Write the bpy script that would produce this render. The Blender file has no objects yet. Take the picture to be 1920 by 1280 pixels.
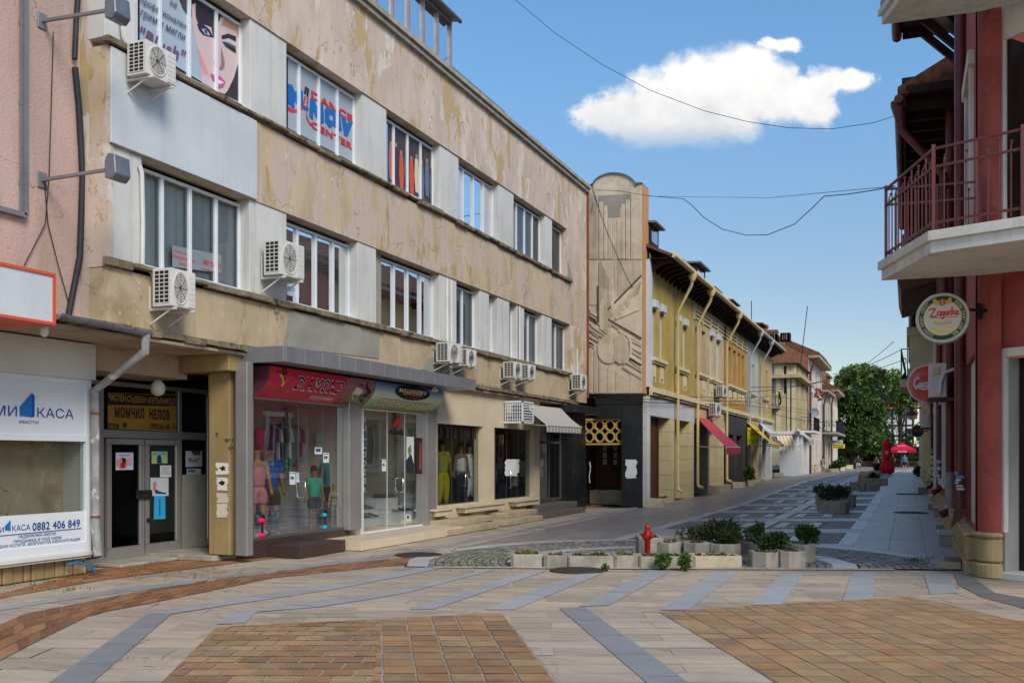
import bpy, bmesh, math, random
from mathutils import Vector, Matrix, geometry
from math import sin, cos, tan, pi, radians, atan2, hypot, sqrt, floor
random.seed(7)
SC = bpy.context.scene
COL = SC.collection
# ---------------------------------------------------------------- camera, sky, sun, exposure
FPX, EYE, HZ, VPX = 1850., 1.65, 857., 1703.
YAW = math.atan((VPX-960)/FPX); CY, SY = cos(YAW), sin(YAW)
cam = bpy.data.objects.new("camera", bpy.data.cameras.new("camera")); COL.objects.link(cam); SC.camera = cam
cam.location = (0, 0, EYE); cam.rotation_euler = (pi/2, 0, YAW)
cam.data.sensor_width = 36; cam.data.lens = FPX/1920*36
cam.data.shift_y = (HZ-640)/1920; cam.data.clip_start = .1; cam.data.clip_end = 3000
SUN_EL, SUN_AZ = radians(39), radians(130)      # azimuth clockwise from +Y
sd = Vector((sin(SUN_AZ)*cos(SUN_EL), cos(SUN_AZ)*cos(SUN_EL), sin(SUN_EL)))
sl = bpy.data.lights.new("sun", 'SUN'); sl.energy = 2.15; sl.angle = radians(24); sl.color = (1, .92, .80)
so = bpy.data.objects.new("sun", sl); COL.objects.link(so)
so.rotation_euler = sd.to_track_quat('Z', 'Y').to_euler()
SC.view_settings.view_transform = 'Standard'; SC.view_settings.look = 'None'
SC.view_settings.exposure = 0.53; SC.view_settings.gamma = 1
try:
    SC.cycles.max_bounces = 10; SC.cycles.diffuse_bounces = 6; SC.cycles.transparent_max_bounces = 12; SC.cycles.caustics_reflective = False; SC.cycles.caustics_refractive = False
    SC.cycles.use_denoising = True
except Exception: pass

class NT:
    "small node-tree writer"
    def __init__(s, nt): s.nt = nt; s.n = nt.nodes; s.l = nt.links
    def put(s, sock, v):
        if v is None: return
        if isinstance(v, bpy.types.NodeSocket): s.l.new(v, sock)
        else:
            if hasattr(sock.default_value, '__len__'):
                if not hasattr(v, '__len__'): v = [v]*len(sock.default_value)
                v = list(v)
                if len(sock.default_value) == 4 and len(v) == 3: v += [1]
            sock.default_value = v
    def node(s, t, *ins, **kw):
        n = s.n.new('ShaderNode'+t)
        for k, v in kw.items():
            if k != 'o': setattr(n, k, v)
        for i, v in enumerate(ins):
            if v is not None: s.put(n.inputs[i], v)
        return n
    def math(s, op, a, b=None, c=None): return s.node('Math', a, b, c, operation=op).outputs[0]
    def vm(s, op, a, b=None): 
        n = s.node('VectorMath', a, b, operation=op); return n.outputs['Value'] if op in ('DOT_PRODUCT', 'LENGTH') else n.outputs[0]
    def mix(s, f, a, b, bt='MIX'):
        n = s.n.new('ShaderNodeMix'); n.data_type = 'RGBA'; n.blend_type = bt
        s.put(n.inputs[0], f); s.put(n.inputs[6], a); s.put(n.inputs[7], b); return n.outputs[2]
    def noise(s, vec, scale, detail=4, rough=.55, dist=0):
        n = s.n.new('ShaderNodeTexNoise'); s.put(n.inputs['Vector'], vec); s.put(n.inputs['Scale'], scale)
        s.put(n.inputs['Detail'], detail); s.put(n.inputs['Roughness'], rough); s.put(n.inputs['Distortion'], dist); return n.outputs[0]
    def step(s, v, lo, hi, a=0, b=1):
        n = s.n.new('ShaderNodeMapRange'); n.interpolation_type = 'SMOOTHSTEP'
        for i, x in enumerate((v, lo, hi, a, b)): s.put(n.inputs[i], x)
        return n.outputs[0]

def lin(r, g=None, b=None):
    if g is None: r, g, b = r
    f = lambda c: (c/255/12.92) if c <= 10 else ((c/255+.055)/1.055)**2.4
    return (f(r), f(g), f(b))

def sky():
    w = bpy.data.worlds.new("World"); SC.world = w; w.use_nodes = True
    T = NT(w.node_tree); T.n.clear()
    st = T.n.new('ShaderNodeTexSky'); st.sky_type = 'NISHITA'; st.sun_disc = False
    st.sun_elevation = SUN_EL; st.sun_rotation = SUN_AZ; st.altitude = 100; st.air_density = 1.0; st.dust_density = .3; st.ozone_density = 1.6
    d = T.node('TexCoord').outputs['Generated']
    # cumulus over the far end of the street: lobes on the tangent plane of one compass direction, broken up by noise
    dz = (sin(-YAW), cos(-YAW), 0)
    f = T.math('MAXIMUM', T.vm('DOT_PRODUCT', d, (-SY, CY, 0)), .02)
    u = T.math('DIVIDE', T.vm('DOT_PRODUCT', d, (CY, SY, 0)), f)
    v = T.math('DIVIDE', T.vm('DOT_PRODUCT', d, (0, 0, 1)), f)
    uv = T.node('CombineXYZ', u, v, 0.0).outputs[0]
    n1 = T.noise(uv, 16, 6, .62); n2 = T.noise(uv, 9, 3, .5); n3 = T.noise(T.vm('ADD', uv, (3.1, 1.7, 0)), 34, 5, .6)
    jit = T.node('CombineXYZ', T.math('MULTIPLY', T.math('SUBTRACT', n1, .5), .085), T.math('MULTIPLY', T.math('SUBTRACT', n2, .5), .05), 0.0).outputs[0]
    uvj = T.vm('ADD', uv, jit)
    lob = [(1136, 225, 55, 42), (1175, 215, 70, 62), (1235, 190, 75, 78), (1300, 165, 78, 82), (1372, 160, 85, 82), (1350, 215, 130, 62),
           (1440, 180, 60, 50), (1480, 205, 90, 45), (1540, 210, 55, 38), (1560, 160, 50, 30), (1600, 155, 50, 22), (1520, 175, 55, 22), (1250, 240, 120, 40), (1462, 102, 42, 20), (1430, 95, 22, 16)]
    acc = None
    for (px, py, a, b) in lob:
        k = T.vm('LENGTH', T.vm('MULTIPLY', T.vm('SUBTRACT', uvj, ((px-960)/FPX, (HZ-py)/FPX, 0)), (FPX/a, FPX/b, 0)))
        k = T.math('SUBTRACT', 1.0, k)
        acc = k if acc is None else T.math('SMOOTH_MAX', acc, k, .22)
    lump = T.math('ADD', acc, T.math('MULTIPLY', T.math('SUBTRACT', n3, .5), .85))
    den = T.step(lump, -.1, .42)
    den = T.math('MULTIPLY', den, T.step(v, (HZ-292)/FPX, (HZ-225)/FPX, .15, 1))
    wisp = T.math('MULTIPLY', T.step(T.noise(uv, 5, 6, .62), .6, .85), .18)
    shade = T.step(T.math('ADD', T.math('MULTIPLY', v, 7), T.math('ADD', T.math('MULTIPLY', n1, .9), T.math('MULTIPLY', n3, .5))), 2.75, 3.6)
    cc = T.mix(shade, (4.0, 4.1, 4.25), (6.0, 5.9, 5.8))
    g1 = T.mix(T.step(v, .1, .46), (.64, .615, .605), (.71, .95, 1.03)); g1 = T.mix(T.step(v, .5, 1.2), g1, (1.0, 1.02, 1.05))
    skc = T.mix(1.0, st.outputs[0], g1, 'MULTIPLY')
    c = T.mix(T.math('MAXIMUM', den, wisp), skc, cc)
    bg = T.node('Background', c, .125); out = T.n.new('ShaderNodeOutputWorld'); T.l.new(bg.outputs[0], out.inputs[0])
sky()

# ---------------------------------------------------------------- points of the place read off the photograph
def ray(px, py):
    u = (px-960)/FPX; return Vector((u*CY-SY, u*SY+CY, (HZ-py)/FPX))
def onx(px, py, X):
    d = ray(px, py); t = X/d.x; return Vector((X, d.y*t, EYE+d.z*t))
def ony(px, py, Y):
    d = ray(px, py); t = Y/d.y; return Vector((d.x*t, Y, EYE+d.z*t))
def yx(px, X): return onx(px, 0, X).y
def gnd(px, py, z=0.):
    d = ray(px, py); t = (z-EYE)/d.z; return Vector((d.x*t, d.y*t, z))
def gz(y):
    return max(0., min(1., (y-34)/24.))*.3
def gg(px, py):
    z = 0.
    for _ in range(6): z = gz(gnd(px, py, z).y)
    return gnd(px, py, z)

# ---------------------------------------------------------------- mesh builder
class MB:
    def __init__(s): s.v = []; s.f = []; s.c = []
    def add(s, vs, fs, tint=None):
        o = len(s.v); s.v += [Vector(p) for p in vs]
        for f in fs: s.f.append([i+o for i in f]); s.c.append(tint or (1, 1, 1))
        return s
    def poly(s, pts, tint=None): return s.add(pts, [list(range(len(pts)))], tint)
    def box(s, x0, x1, y0, y1, z0, z1, tint=None):
        x0, x1 = min(x0, x1), max(x0, x1); y0, y1 = min(y0, y1), max(y0, y1); z0, z1 = min(z0, z1), max(z0, z1)
        return s.add([(x0,y0,z0),(x1,y0,z0),(x1,y1,z0),(x0,y1,z0),(x0,y0,z1),(x1,y0,z1),(x1,y1,z1),(x0,y1,z1)],
              [(0,3,2,1),(4,5,6,7),(0,1,5,4),(1,2,6,5),(2,3,7,6),(3,0,4,7)], tint)
    def extr(s, pts, vec, tint=None, cap=True):
        n = len(pts); vec = Vector(vec); P = [Vector(p) for p in pts]
        fs = [[i, (i+1) % n, n+(i+1) % n, n+i] for i in range(n)]
        if cap: fs += [list(range(n))[::-1], list(range(n, 2*n))]
        return s.add(P+[p+vec for p in P], fs, tint)
    def prism(s, pts, z0, z1, tint=None): return s.extr([(p[0], p[1], z0) for p in pts], (0, 0, z1-z0), tint)
    def bar(s, a, b, w, h=None, tint=None, up=(0, 0, 1)):
        a = Vector(a); b = Vector(b); h = h or w; d = (b-a).normalized(); u = Vector(up)
        if abs(d.dot(u)) > .98: u = Vector((0, 1, 0)) if abs(d.y) < .9 else Vector((1, 0, 0))
        x = d.cross(u).normalized(); y = x.cross(d)
        q = [x*w/2+y*h/2, -x*w/2+y*h/2, -x*w/2-y*h/2, x*w/2-y*h/2]
        return s.extr([a+k for k in q], b-a, tint)
    def tube(s, pts, r, n=8, tint=None, cap=True):
        P = [Vector(p) for p in pts]; m = len(P); R = r if hasattr(r, '__len__') else [r]*m
        vs = []; ref = None
        for i in range(m):
            d = (P[min(i+1, m-1)]-P[max(i-1, 0)]).normalized()
            if ref is None: ref = Vector((0, 0, 1)) if abs(d.z) < .9 else Vector((1, 0, 0))
            x = d.cross(ref).normalized(); y = x.cross(d).normalized(); ref = y
            vs += [P[i]+(x*cos(2*pi*k/n)+y*sin(2*pi*k/n))*R[i] for k in range(n)]
        fs = [[i*n+k, i*n+(k+1) % n, (i+1)*n+(k+1) % n, (i+1)*n+k] for i in range(m-1) for k in range(n)]
        if cap: fs += [list(range(n))[::-1], list(range((m-1)*n, m*n))]
        return s.add(vs, fs, tint)
    def lathe(s, c, prof, n=16, axis='Z', tint=None, sx=1, sy=1):
        c = Vector(c); vs = []
        for (r, z) in prof:
            for k in range(n):
                a = 2*pi*k/n; p = (r*cos(a)*sx, r*sin(a)*sy, z)
                p = {'Z': p, 'X': (z, p[0], p[1]), 'Y': (p[0], z, p[1])}[axis]
                vs.append(c+Vector(p))
        m = len(prof)
        fs = [[i*n+k, i*n+(k+1) % n, (i+1)*n+(k+1) % n, (i+1)*n+k] for i in range(m-1) for k in range(n)]
        fs += [list(range(n))[::-1], list(range((m-1)*n, m*n))]
        return s.add(vs, fs, tint)
    def ell(s, c, rx, ry, rz, n=10, m=7, tint=None):
        return s.lathe(c, [(max(.001, sin(pi*i/m)), -cos(pi*i/m)*rz) for i in range(m+1)], n, 'Z', tint, rx, ry)
    def xform(s, mat, start=0):
        for i in range(start, len(s.v)): s.v[i] = mat @ s.v[i]
        return s
    def build(s, name, mat, parent=None, smooth=False, bevel=0, local=False, kind=None):
        me = bpy.data.meshes.new(name)
        off = Vector((0, 0, 0))
        if parent is not None and not local:
            q = parent
            while q is not None: off += q.location; q = q.parent
        me.from_pydata([tuple(p-off) for p in s.v], [], s.f)
        a = me.color_attributes.new("Col", 'FLOAT_COLOR', 'CORNER')
        buf = []
        for f, t in zip(s.f, s.c): buf += [t[0], t[1], t[2], 1.0]*len(f)
        a.data.foreach_set('color', buf)
        bm = bmesh.new(); bm.from_mesh(me); bmesh.ops.recalc_face_normals(bm, faces=bm.faces) if not getattr(s, 'keep', 0) else None
        if bevel:
            bmesh.ops.remove_doubles(bm, verts=bm.verts, dist=1e-5)
            es = [e for e in bm.edges if len(e.link_faces) == 2 and e.calc_face_angle(0) > .6]
            bmesh.ops.bevel(bm, geom=es, offset=bevel, segments=1, affect='EDGES', profile=.5, clamp_overlap=True)
        if smooth:
            for f in bm.faces: f.smooth = True
            for e in bm.edges:
                if len(e.link_faces) == 2 and e.calc_face_angle(0) > .9: e.smooth = False
        bm.to_mesh(me); bm.free()
        me.materials.append(MAT[mat] if isinstance(mat, str) else mat)
        o = bpy.data.objects.new(name, me); COL.objects.link(o)
        if parent is not None: o.parent = parent
        if kind: o['kind'] = kind
        return o

def thing(name, label, cat, loc=(0, 0, 0), group=None, rz=0):
    o = bpy.data.objects.new(name, None); COL.objects.link(o); o.location = loc; o.rotation_euler = (0, 0, rz)
    o.empty_display_size = .2
    return tag(o, label, cat, group)
def tag(o, label, cat, group=None):
    o['label'] = label; o['category'] = cat
    if group: o['group'] = group
    return o
def dup(root, loc, label, rz=None, group=None, scale=None):
    r = root.copy(); COL.objects.link(r); r.location = loc; r['label'] = label
    if rz is not None: r.rotation_euler = (0, 0, rz)
    if scale: r.scale = scale if hasattr(scale, '__len__') else (scale,)*3
    if group: r['group'] = group
    for ch in list(root.children):
        c = ch.copy(); COL.objects.link(c); c.parent = r
        for g in list(ch.children):
            d = g.copy(); COL.objects.link(d); d.parent = c
    return r

# ---------------------------------------------------------------- materials
MAT = {}
def M(name, col, rough=.75, var=.12, scale=2.5, bump=0., bscale=40, spec=.3, metal=0, col2=None, lo=.52, hi=.6, scale2=1.2,
      stretch=(1, 1, 1), streak=0., dirt=0., attr=True, emit=0, coat=0, col3=None, lo3=.6, hi3=.66, scale3=3., fine=.0, spots=0., crack=0., fleck=None):
    m = bpy.data.materials.new(name); m.use_nodes = True; MAT[name] = m
    T = NT(m.node_tree); b = T.n['Principled BSDF']
    if max(col) > 1: col = lin(col)
    pos = T.node('NewGeometry').outputs['Position']
    p = T.vm('MULTIPLY', pos, stretch)
    c = T.mix(T.step(T.noise(p, scale, 5, .6), .3, .7), [x*(1-var) for x in col], [min(1, x*(1+var)) for x in col])
    if col2 is not None:
        if max(col2) > 1: col2 = lin(col2)
        c = T.mix(T.step(T.noise(p, scale2, 12, .66, .5), lo, hi), c, col2)
    if col3 is not None:
        if max(col3) > 1: col3 = lin(col3)
        c = T.mix(T.step(T.noise(T.vm('ADD', p, (7.3, 2.1, 5.5)), scale3, 12, .66, .4), lo3, hi3), c, col3)
    if streak:
        q = T.vm('MULTIPLY', pos, (3.2, 3.2, .22))
        k = T.math('MULTIPLY', T.step(T.noise(q, 2.2, 5, .6), .48, .75), streak)
        c = T.mix(k, c, [x*.35 for x in col])
    if dirt:
        k = T.math('MULTIPLY', T.step(T.noise(pos, 1.1, 8, .7), .5, .72), dirt)
        c = T.mix(k, c, [x*.4 for x in col])
    if spots:
        vo = T.n.new('ShaderNodeTexVoronoi'); T.put(vo.inputs['Vector'], T.vm('ADD', pos, T.vm('MULTIPLY', T.node('TexNoise', None).outputs[1] if 0 else pos, (0, 0, 0)))); vo.inputs['Scale'].default_value = 3.2
        k = T.math('MULTIPLY', T.step(T.math('ADD', vo.outputs['Distance'], T.math('MULTIPLY', T.noise(pos, 60, 3, .6), .06)), .05, .075, 1, 0), spots); c = T.mix(k, c, [x*.3 for x in col])
        c = T.mix(T.math('MULTIPLY', T.step(T.noise(T.vm('MULTIPLY', pos, (1, 1, 0)), .55, 9, .68, .6), .5, .66), .4*spots), c, [x*.45 for x in col])
    if fleck is not None:
        if max(fleck) > 1: fleck = lin(fleck)
        c = T.mix(T.step(T.noise(T.vm('MULTIPLY', pos, (1, 1, .55)), 5.5, 10, .7, .4), .585, .61), c, fleck)
    if crack:
        wv = T.n.new('ShaderNodeTexNoise'); T.put(wv.inputs['Vector'], pos); wv.inputs['Scale'].default_value = 2.0; wv.inputs['Detail'].default_value = 5
        vo = T.n.new('ShaderNodeTexVoronoi'); vo.feature = 'DISTANCE_TO_EDGE'; vo.inputs['Scale'].default_value = .55; T.put(vo.inputs['Vector'], T.vm('ADD', pos, T.vm('MULTIPLY', wv.outputs[1], (1.1, 1.1, 1.1))))
        k = T.math('MULTIPLY', T.step(vo.outputs['Distance'], .002, .007, 1, 0), T.step(T.noise(pos, .8, 3, .5), .47, .6)); c = T.mix(T.math('MULTIPLY', k, crack), c, [x*.25 for x in col])
    if fine:
        k = T.noise(pos, 90, 3, .6); c = T.mix(fine, c, T.mix(k, (0, 0, 0), (1, 1, 1)), 'OVERLAY')
    if attr:
        at = T.n.new('ShaderNodeAttribute'); at.attribute_name = 'Col'
        c = T.mix(1.0, c, at.outputs['Color'], 'MULTIPLY')
    T.put(b.inputs['Base Color'], c)
    b.inputs['Metallic'].default_value = metal; b.inputs['Specular IOR Level'].default_value = spec
    if coat: b.inputs['Coat Weight'].default_value = coat
    T.put(b.inputs['Roughness'], T.step(T.noise(pos, 5, 4, .6), .3, .7, max(.03, rough-.08), min(1, rough+.08)))
    if bump:
        bn = T.n.new('ShaderNodeBump'); bn.inputs['Strength'].default_value = min(1, bump); bn.inputs['Distance'].default_value = .012
        T.put(bn.inputs['Height'], T.noise(pos, bscale, 6, .65)); T.l.new(bn.outputs[0], b.inputs['Normal'])
    if emit:
        T.put(b.inputs['Emission Color'], c); b.inputs['Emission Strength'].default_value = emit
    return m
def glass(name, tint, refl=1.0, base=.05, rough=.0):
    m = bpy.data.materials.new(name); m.use_nodes = True; MAT[name] = m
    T = NT(m.node_tree); T.n.clear()
    tr = T.node('BsdfTransparent', lin(*tint)); gl = T.node('BsdfGlossy', (.95, .97, 1, 1), rough)
    fr = T.n.new('ShaderNodeFresnel'); fr.inputs[0].default_value = 1.5
    pos = T.node('NewGeometry').outputs['Position']
    bn = T.n.new('ShaderNodeBump'); bn.inputs['Strength'].default_value = .05; bn.inputs['Distance'].default_value = .02
    T.put(bn.inputs['Height'], T.noise(pos, 1.3, 2, .5)); T.l.new(bn.outputs[0], gl.inputs['Normal'])
    k = T.math('MINIMUM', T.math('ADD', T.math('MULTIPLY', fr.outputs[0], refl), base), 1.0)
    mx = T.node('MixShader', k); T.l.new(tr.outputs[0], mx.inputs[1]); T.l.new(gl.outputs[0], mx.inputs[2])
    o = T.n.new('ShaderNodeOutputMaterial'); T.l.new(mx.outputs[0], o.inputs[0])

# ---------------------------------------------------------------- lettering: glyph outlines filled by winding number
_tc = {}
def outline_tris(loops):
    vs = []; ed = []
    for lp in loops:
        o = len(vs); n = len(lp); vs += [Vector(p) for p in lp]; ed += [(o+i, o+(i+1) % n) for i in range(n)]
    r = geometry.delaunay_2d_cdt(vs, ed, [], 0, 1e-6)
    V, Fc = r[0], r[2]; keep = []
    for t in Fc:
        cx = sum(V[i].x for i in t)/3; cy = sum(V[i].y for i in t)/3; w = 0
        for lp in loops:
            n = len(lp)
            for i in range(n):
                x0, y0 = lp[i]; x1, y1 = lp[(i+1) % n]
                if (y0 <= cy) != (y1 <= cy):
                    if x0+(cy-y0)/(y1-y0)*(x1-x0) > cx: w += 1 if y1 > y0 else -1
        if w: keep.append(list(t))
    return [(p.x, p.y) for p in V], keep
def glyphs(body, bold=0., shear=0., space=None):
    key = (body, bold, shear, space)
    if key in _tc: return _tc[key]
    cu = bpy.data.curves.new("lettering", 'FONT'); cu.body = body; cu.size = 1
    cu.space_character = space if space else 1+bold*1.6
    ob = bpy.data.objects.new("lettering", cu); COL.objects.link(ob)
    dg = bpy.context.evaluated_depsgraph_get(); cv = ob.evaluated_get(dg).to_curve(dg)
    loops = []
    for sp in cv.splines:
        bp = sp.bezier_points; n = len(bp); pts = []
        for i in range(n):
            a, b = bp[i], bp[(i+1) % n]
            st = (b.co-a.co).length < 1e-5 or ((a.handle_right-a.co).cross(b.co-a.co).length < 1e-4 and (b.handle_left-b.co).cross(b.co-a.co).length < 1e-4)
            seg = [a.co] if st else geometry.interpolate_bezier(a.co, a.handle_right, b.handle_left, b.co, 5)[:-1]
            for q in seg:
                if not pts or (Vector((q.x, q.y))-pts[-1]).length > 1e-4: pts.append(Vector((q.x, q.y)))
        if len(pts) > 2 and (pts[0]-pts[-1]).length < 1e-4: pts.pop()
        if len(pts) > 2: loops.append(pts)
    COL.objects.unlink(ob); bpy.data.objects.remove(ob)
    if loops:
        big = max(loops, key=lambda L: abs(sum(L[i].x*L[i-1].y-L[i-1].x*L[i].y for i in range(len(L)))))
        sg = 1 if sum(big[i-1].x*big[i].y-big[i].x*big[i-1].y for i in range(len(big))) > 0 else -1
    out = []
    for L in loops:
        n = len(L); R = []
        for i in range(n):
            p = L[i]
            if bold:
                d0 = (p-L[i-1]).normalized(); d1 = (L[(i+1) % n]-p).normalized()
                n0 = Vector((d0.y, -d0.x))*sg; n1 = Vector((d1.y, -d1.x))*sg; k = n0+n1
                if k.length > 1e-3: k = k/max(.45, k.length**2/2)/1.0
                p = p+k*bold*.5
            R.append((p.x+p.y*shear, p.y))
        out.append(R)
    _tc[key] = outline_tris(out) if out else ([], [])
    return _tc[key]
def strokes(paths, w):
    "union of thick round-ended strokes"
    loops = []
    for P in paths:
        P = [Vector(p) for p in P]
        for a, b in zip(P, P[1:]):
            d = (b-a)
            if d.length < 1e-6: continue
            t = atan2(d.y, d.x); r = w/2
            loops.append([(a.x+r*cos(t+pi/2+pi*k/4), a.y+r*sin(t+pi/2+pi*k/4)) for k in range(5)]+[(b.x+r*cos(t-pi/2+pi*k/4), b.y+r*sin(t-pi/2+pi*k/4)) for k in range(5)])
    return outline_tris(loops)
def put2d(mb, vf, surf, box, tint=None, fit=True):
    "lay flat shapes into the box (u0,v0,u1,v1) of a surface given as a function of (u,v)"
    V, Fc = vf
    if not V: return mb
    x0 = min(p[0] for p in V); x1 = max(p[0] for p in V); y0 = min(p[1] for p in V); y1 = max(p[1] for p in V)
    u0, v0, u1, v1 = box
    P = [surf(u0+(p[0]-x0)/(x1-x0)*(u1-u0), v0+(p[1]-y0)/max(1e-6, y1-y0)*(v1-v0)) for p in V] if fit else [surf(u0+p[0]*(u1-u0), v0+p[1]*(v1-v0)) for p in V]
    mb.add(P, Fc, tint); return mb
def flat(o, u, v, lift=0.):
    "surface over the rectangle from corner o with edge vectors u, v (unit square), lifted along its outward normal"
    o = Vector(o); u = Vector(u); v = Vector(v); n = u.cross(v).normalized()*lift
    return lambda a, b: o+u*a+v*b+n
def word(mb, body, surf, box, bold=.03, shear=0., tint=None):
    return put2d(mb, glyphs(body, bold, shear), surf, box, tint)
def word2(mb, body, so, si, box, bo, bi, shear, t_o, t_i):
    "outlined lettering: a fat copy under a slim one, both laid by the slim one's bounds"
    sp = 1+bo*1.3; A, B = glyphs(body, bi, shear, sp), glyphs(body, bo, shear, sp); V = A[0]
    x0 = min(p[0] for p in V); x1 = max(p[0] for p in V); y0 = min(p[1] for p in V); y1 = max(p[1] for p in V); u0, v0, u1, v1 = box
    for (vf, s, t) in ((B, so, t_o), (A, si, t_i)): mb.add([s(u0+(p[0]-x0)/(x1-x0)*(u1-u0), v0+(p[1]-y0)/(y1-y0)*(v1-v0)) for p in vf[0]], vf[1], t)
def shape(mb, pts, surf, tint=None):
    P = [Vector(p) for p in pts]
    V, Fc = outline_tris([[(p.x, p.y) for p in P]])
    return mb.add([surf(a, b) for a, b in V], Fc, tint)
def circ(cx, cy, rx, ry=None, n=24, a0=0, a1=2*pi):
    ry = ry or rx; return [(cx+rx*cos(a0+(a1-a0)*k/n), cy+ry*sin(a0+(a1-a0)*k/n)) for k in range(n + (1 if a1-a0 < 6.2 else 0))]
# ---------------------------------------------------------------- palette
M('plaster', (194, 176, 162), .9, .13, 1.6, .5, 30, .15, col2=(180, 158, 118), lo=.54, hi=.565, scale2=1.3, stretch=(1, 1, .45), col3=(206, 198, 188), lo3=.56, hi3=.60, scale3=1.6, streak=.14, fine=.18, crack=.7, fleck=(176, 156, 122))
M('plaster_ochre', (186, 168, 140), .9, .14, 1.4, .5, 30, .15, col2=(190, 172, 160), lo=.5, hi=.53, scale2=1.9, stretch=(1, 1, .4), col3=(172, 148, 108), lo3=.58, hi3=.62, scale3=1.6, streak=.16, fine=.18, crack=.7, fleck=(198, 184, 174))
M('plaster_low', (180, 162, 134), .9, .12, 1.4, .5, 30, .15, col2=(158, 138, 108), lo=.55, hi=.68, scale2=1.0, stretch=(1, 1, .7), col3=(190, 160, 130), lo3=.62, hi3=.66, scale3=1.1, streak=.25, dirt=.2, fine=.18, crack=.8, fleck=(190, 172, 150))
M('white_coat', (192, 198, 202), .85, .06, 1.0, .25, 40, .2, streak=.12, fine=.1)
M('white_pier', (198, 198, 194), .85, .06, 1.0, .25, 40, .2, streak=.3, dirt=.2, fine=.1)
M('grey_render', (146, 144, 134), .9, .12, 1.5, .4, 25, .15, dirt=.3, fine=.15)
M('pink_wall', (186, 160, 150), .92, .10, 1.2, 1., 26, .12, col2=(170, 146, 122), lo=.57, hi=.72, scale2=.8, stretch=(1, 1, .4), streak=.2, fine=.25, crack=.6)
M('sill', (128, 116, 96), .9, .25, 6, .8, 30, .15, col2=(70, 58, 46), lo=.52, hi=.64, scale2=3.5, dirt=.5)
M('soffit', (168, 150, 130), .9, .15, 1.4, .4, 20, .15, col2=(120, 100, 78), lo=.55, hi=.68, scale2=1.2, dirt=.5)
M('concrete', (158, 152, 140), .9, .16, 3, .7, 35, .2, streak=.5, dirt=.55, fine=.3)
M('concrete_beige', (188, 176, 150), .9, .14, 3, .7, 35, .2, streak=.2, dirt=.45, fine=.3)
M('soil', (44, 34, 26), .95, .3, 8, 1., 30, .1)
M('upvc', (214, 220, 224), .4, .03, 1, 0, spec=.45, dirt=.12)
M('alu', (146, 142, 140), .38, .06, 2, 0, spec=.5, metal=.35, dirt=.15)
M('alu_dark', (92, 90, 92), .4, .08, 2, 0, spec=.5, metal=.3)
M('canopy_metal', (134, 134, 138), .42, .07, 2, 0, spec=.5, metal=.35, dirt=.25, streak=.15)
M('black_stone', (30, 33, 35), .35, .25, 2.5, .1, 30, .5, col2=(62, 70, 72), lo=.6, hi=.8, scale2=2.0, dirt=.2)
M('cream', (206, 190, 148), .85, .08, 1.2, .3, 30, .2, streak=.15, dirt=.12, fine=.1)
M('cream_pipe', (210, 190, 136), .6, .08, 2, 0, dirt=.2)
M('relief', (196, 182, 160), .9, .12, 2.0, .5, 30, .15, col2=(180, 162, 134), lo=.55, hi=.7, scale2=1.1, streak=.34, dirt=.25, fine=.15)
M('relief_dark', (70, 60, 50), .95, .3, 3, .3)
M('orange_side', (188, 142, 100), .9, .08, 1.2, .3, 30, .15, dirt=.1)
M('yellow_house', (174, 152, 88), .9, .12, 1.2, .35, 30, .15, streak=.3, dirt=.25, fine=.15)
M('beige_house', (190, 170, 134), .9, .10, 1.2, .35, 30, .15, streak=.28, dirt=.25, fine=.15)
M('ochre_house', (180, 144, 86), .9, .12, 1.2, .35, 30, .15, streak=.26, dirt=.25, fine=.15)
M('pale_house', (176, 182, 176), .9, .08, 1.2, .35, 30, .15, streak=.25, dirt=.2)
M('tan_house', (188, 164, 118), .9, .08, 1.2, .35, 30, .15, streak=.22, dirt=.2)
M('corner_house', (184, 168, 130), .9, .10, 1.2, .35, 30, .15, streak=.3, dirt=.35)
M('pink_house', (200, 184, 178), .9, .08, 1.2, .3, 30, .15, streak=.2)
M('rose_house', (188, 166, 160), .9, .08, 1.2, .3, 30, .15, streak=.2)
M('green_house', (140, 146, 118), .9, .08, 1.2, .3, 30, .15, streak=.2)
M('white_shop', (214, 216, 214), .8, .05, 1.2, .2, 30, .2, dirt=.12)
M('dark_shop', (66, 64, 64), .8, .1, 1.5, .2, 30, .25, dirt=.2)
M('trim', (206, 192, 158), .85, .08, 2, .2, 30, .2, streak=.2, dirt=.15)
M('red_wall', (158, 80, 72), .85, .12, 1.4, .6, 28, .2, col2=(142, 70, 62), lo=.5, hi=.62, scale2=.9, streak=.25, dirt=.2, fine=.15, crack=.6, fleck=(146, 84, 76))
M('pink_red', (166, 92, 86), .85, .10, 1.4, .4, 28, .2, streak=.25, dirt=.15)
M('white_trim', (208, 206, 196), .85, .07, 1.4, .3, 28, .2, streak=.4, dirt=.4)
M('grey_trim', (158, 156, 150), .85, .08, 1.4, .3, 28, .2, dirt=.2)
M('plinth_stone', (168, 146, 108), .85, .16, 3, .6, 24, .2, col2=(196, 184, 160), lo=.55, hi=.68, scale2=2.2, streak=.4, dirt=.4)
M('maroon_metal', (98, 46, 44), .45, .12, 3, 0, spec=.4, dirt=.25)
M('dark_wood', (42, 22, 18), .7, .3, 4, .3, 20, .3, stretch=(1, 1, .3))
M('brown_wood', (84, 46, 24), .55, .2, 4, .2, 20, .35, stretch=(2, 2, .3))
M('roof_tile', (112, 76, 60), .9, .3, 6, .8, 20, .15, col2=(78, 52, 40), lo=.5, hi=.65, scale2=2.5)
M('roof_sheet', (110, 116, 124), .5, .12, 2, .1, metal=.3, spec=.4)
M('brick_old', (138, 96, 72), .95, .3, 8, .8, 22, .15, col2=(108, 84, 66), lo=.5, hi=.62, scale2=3)
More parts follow.
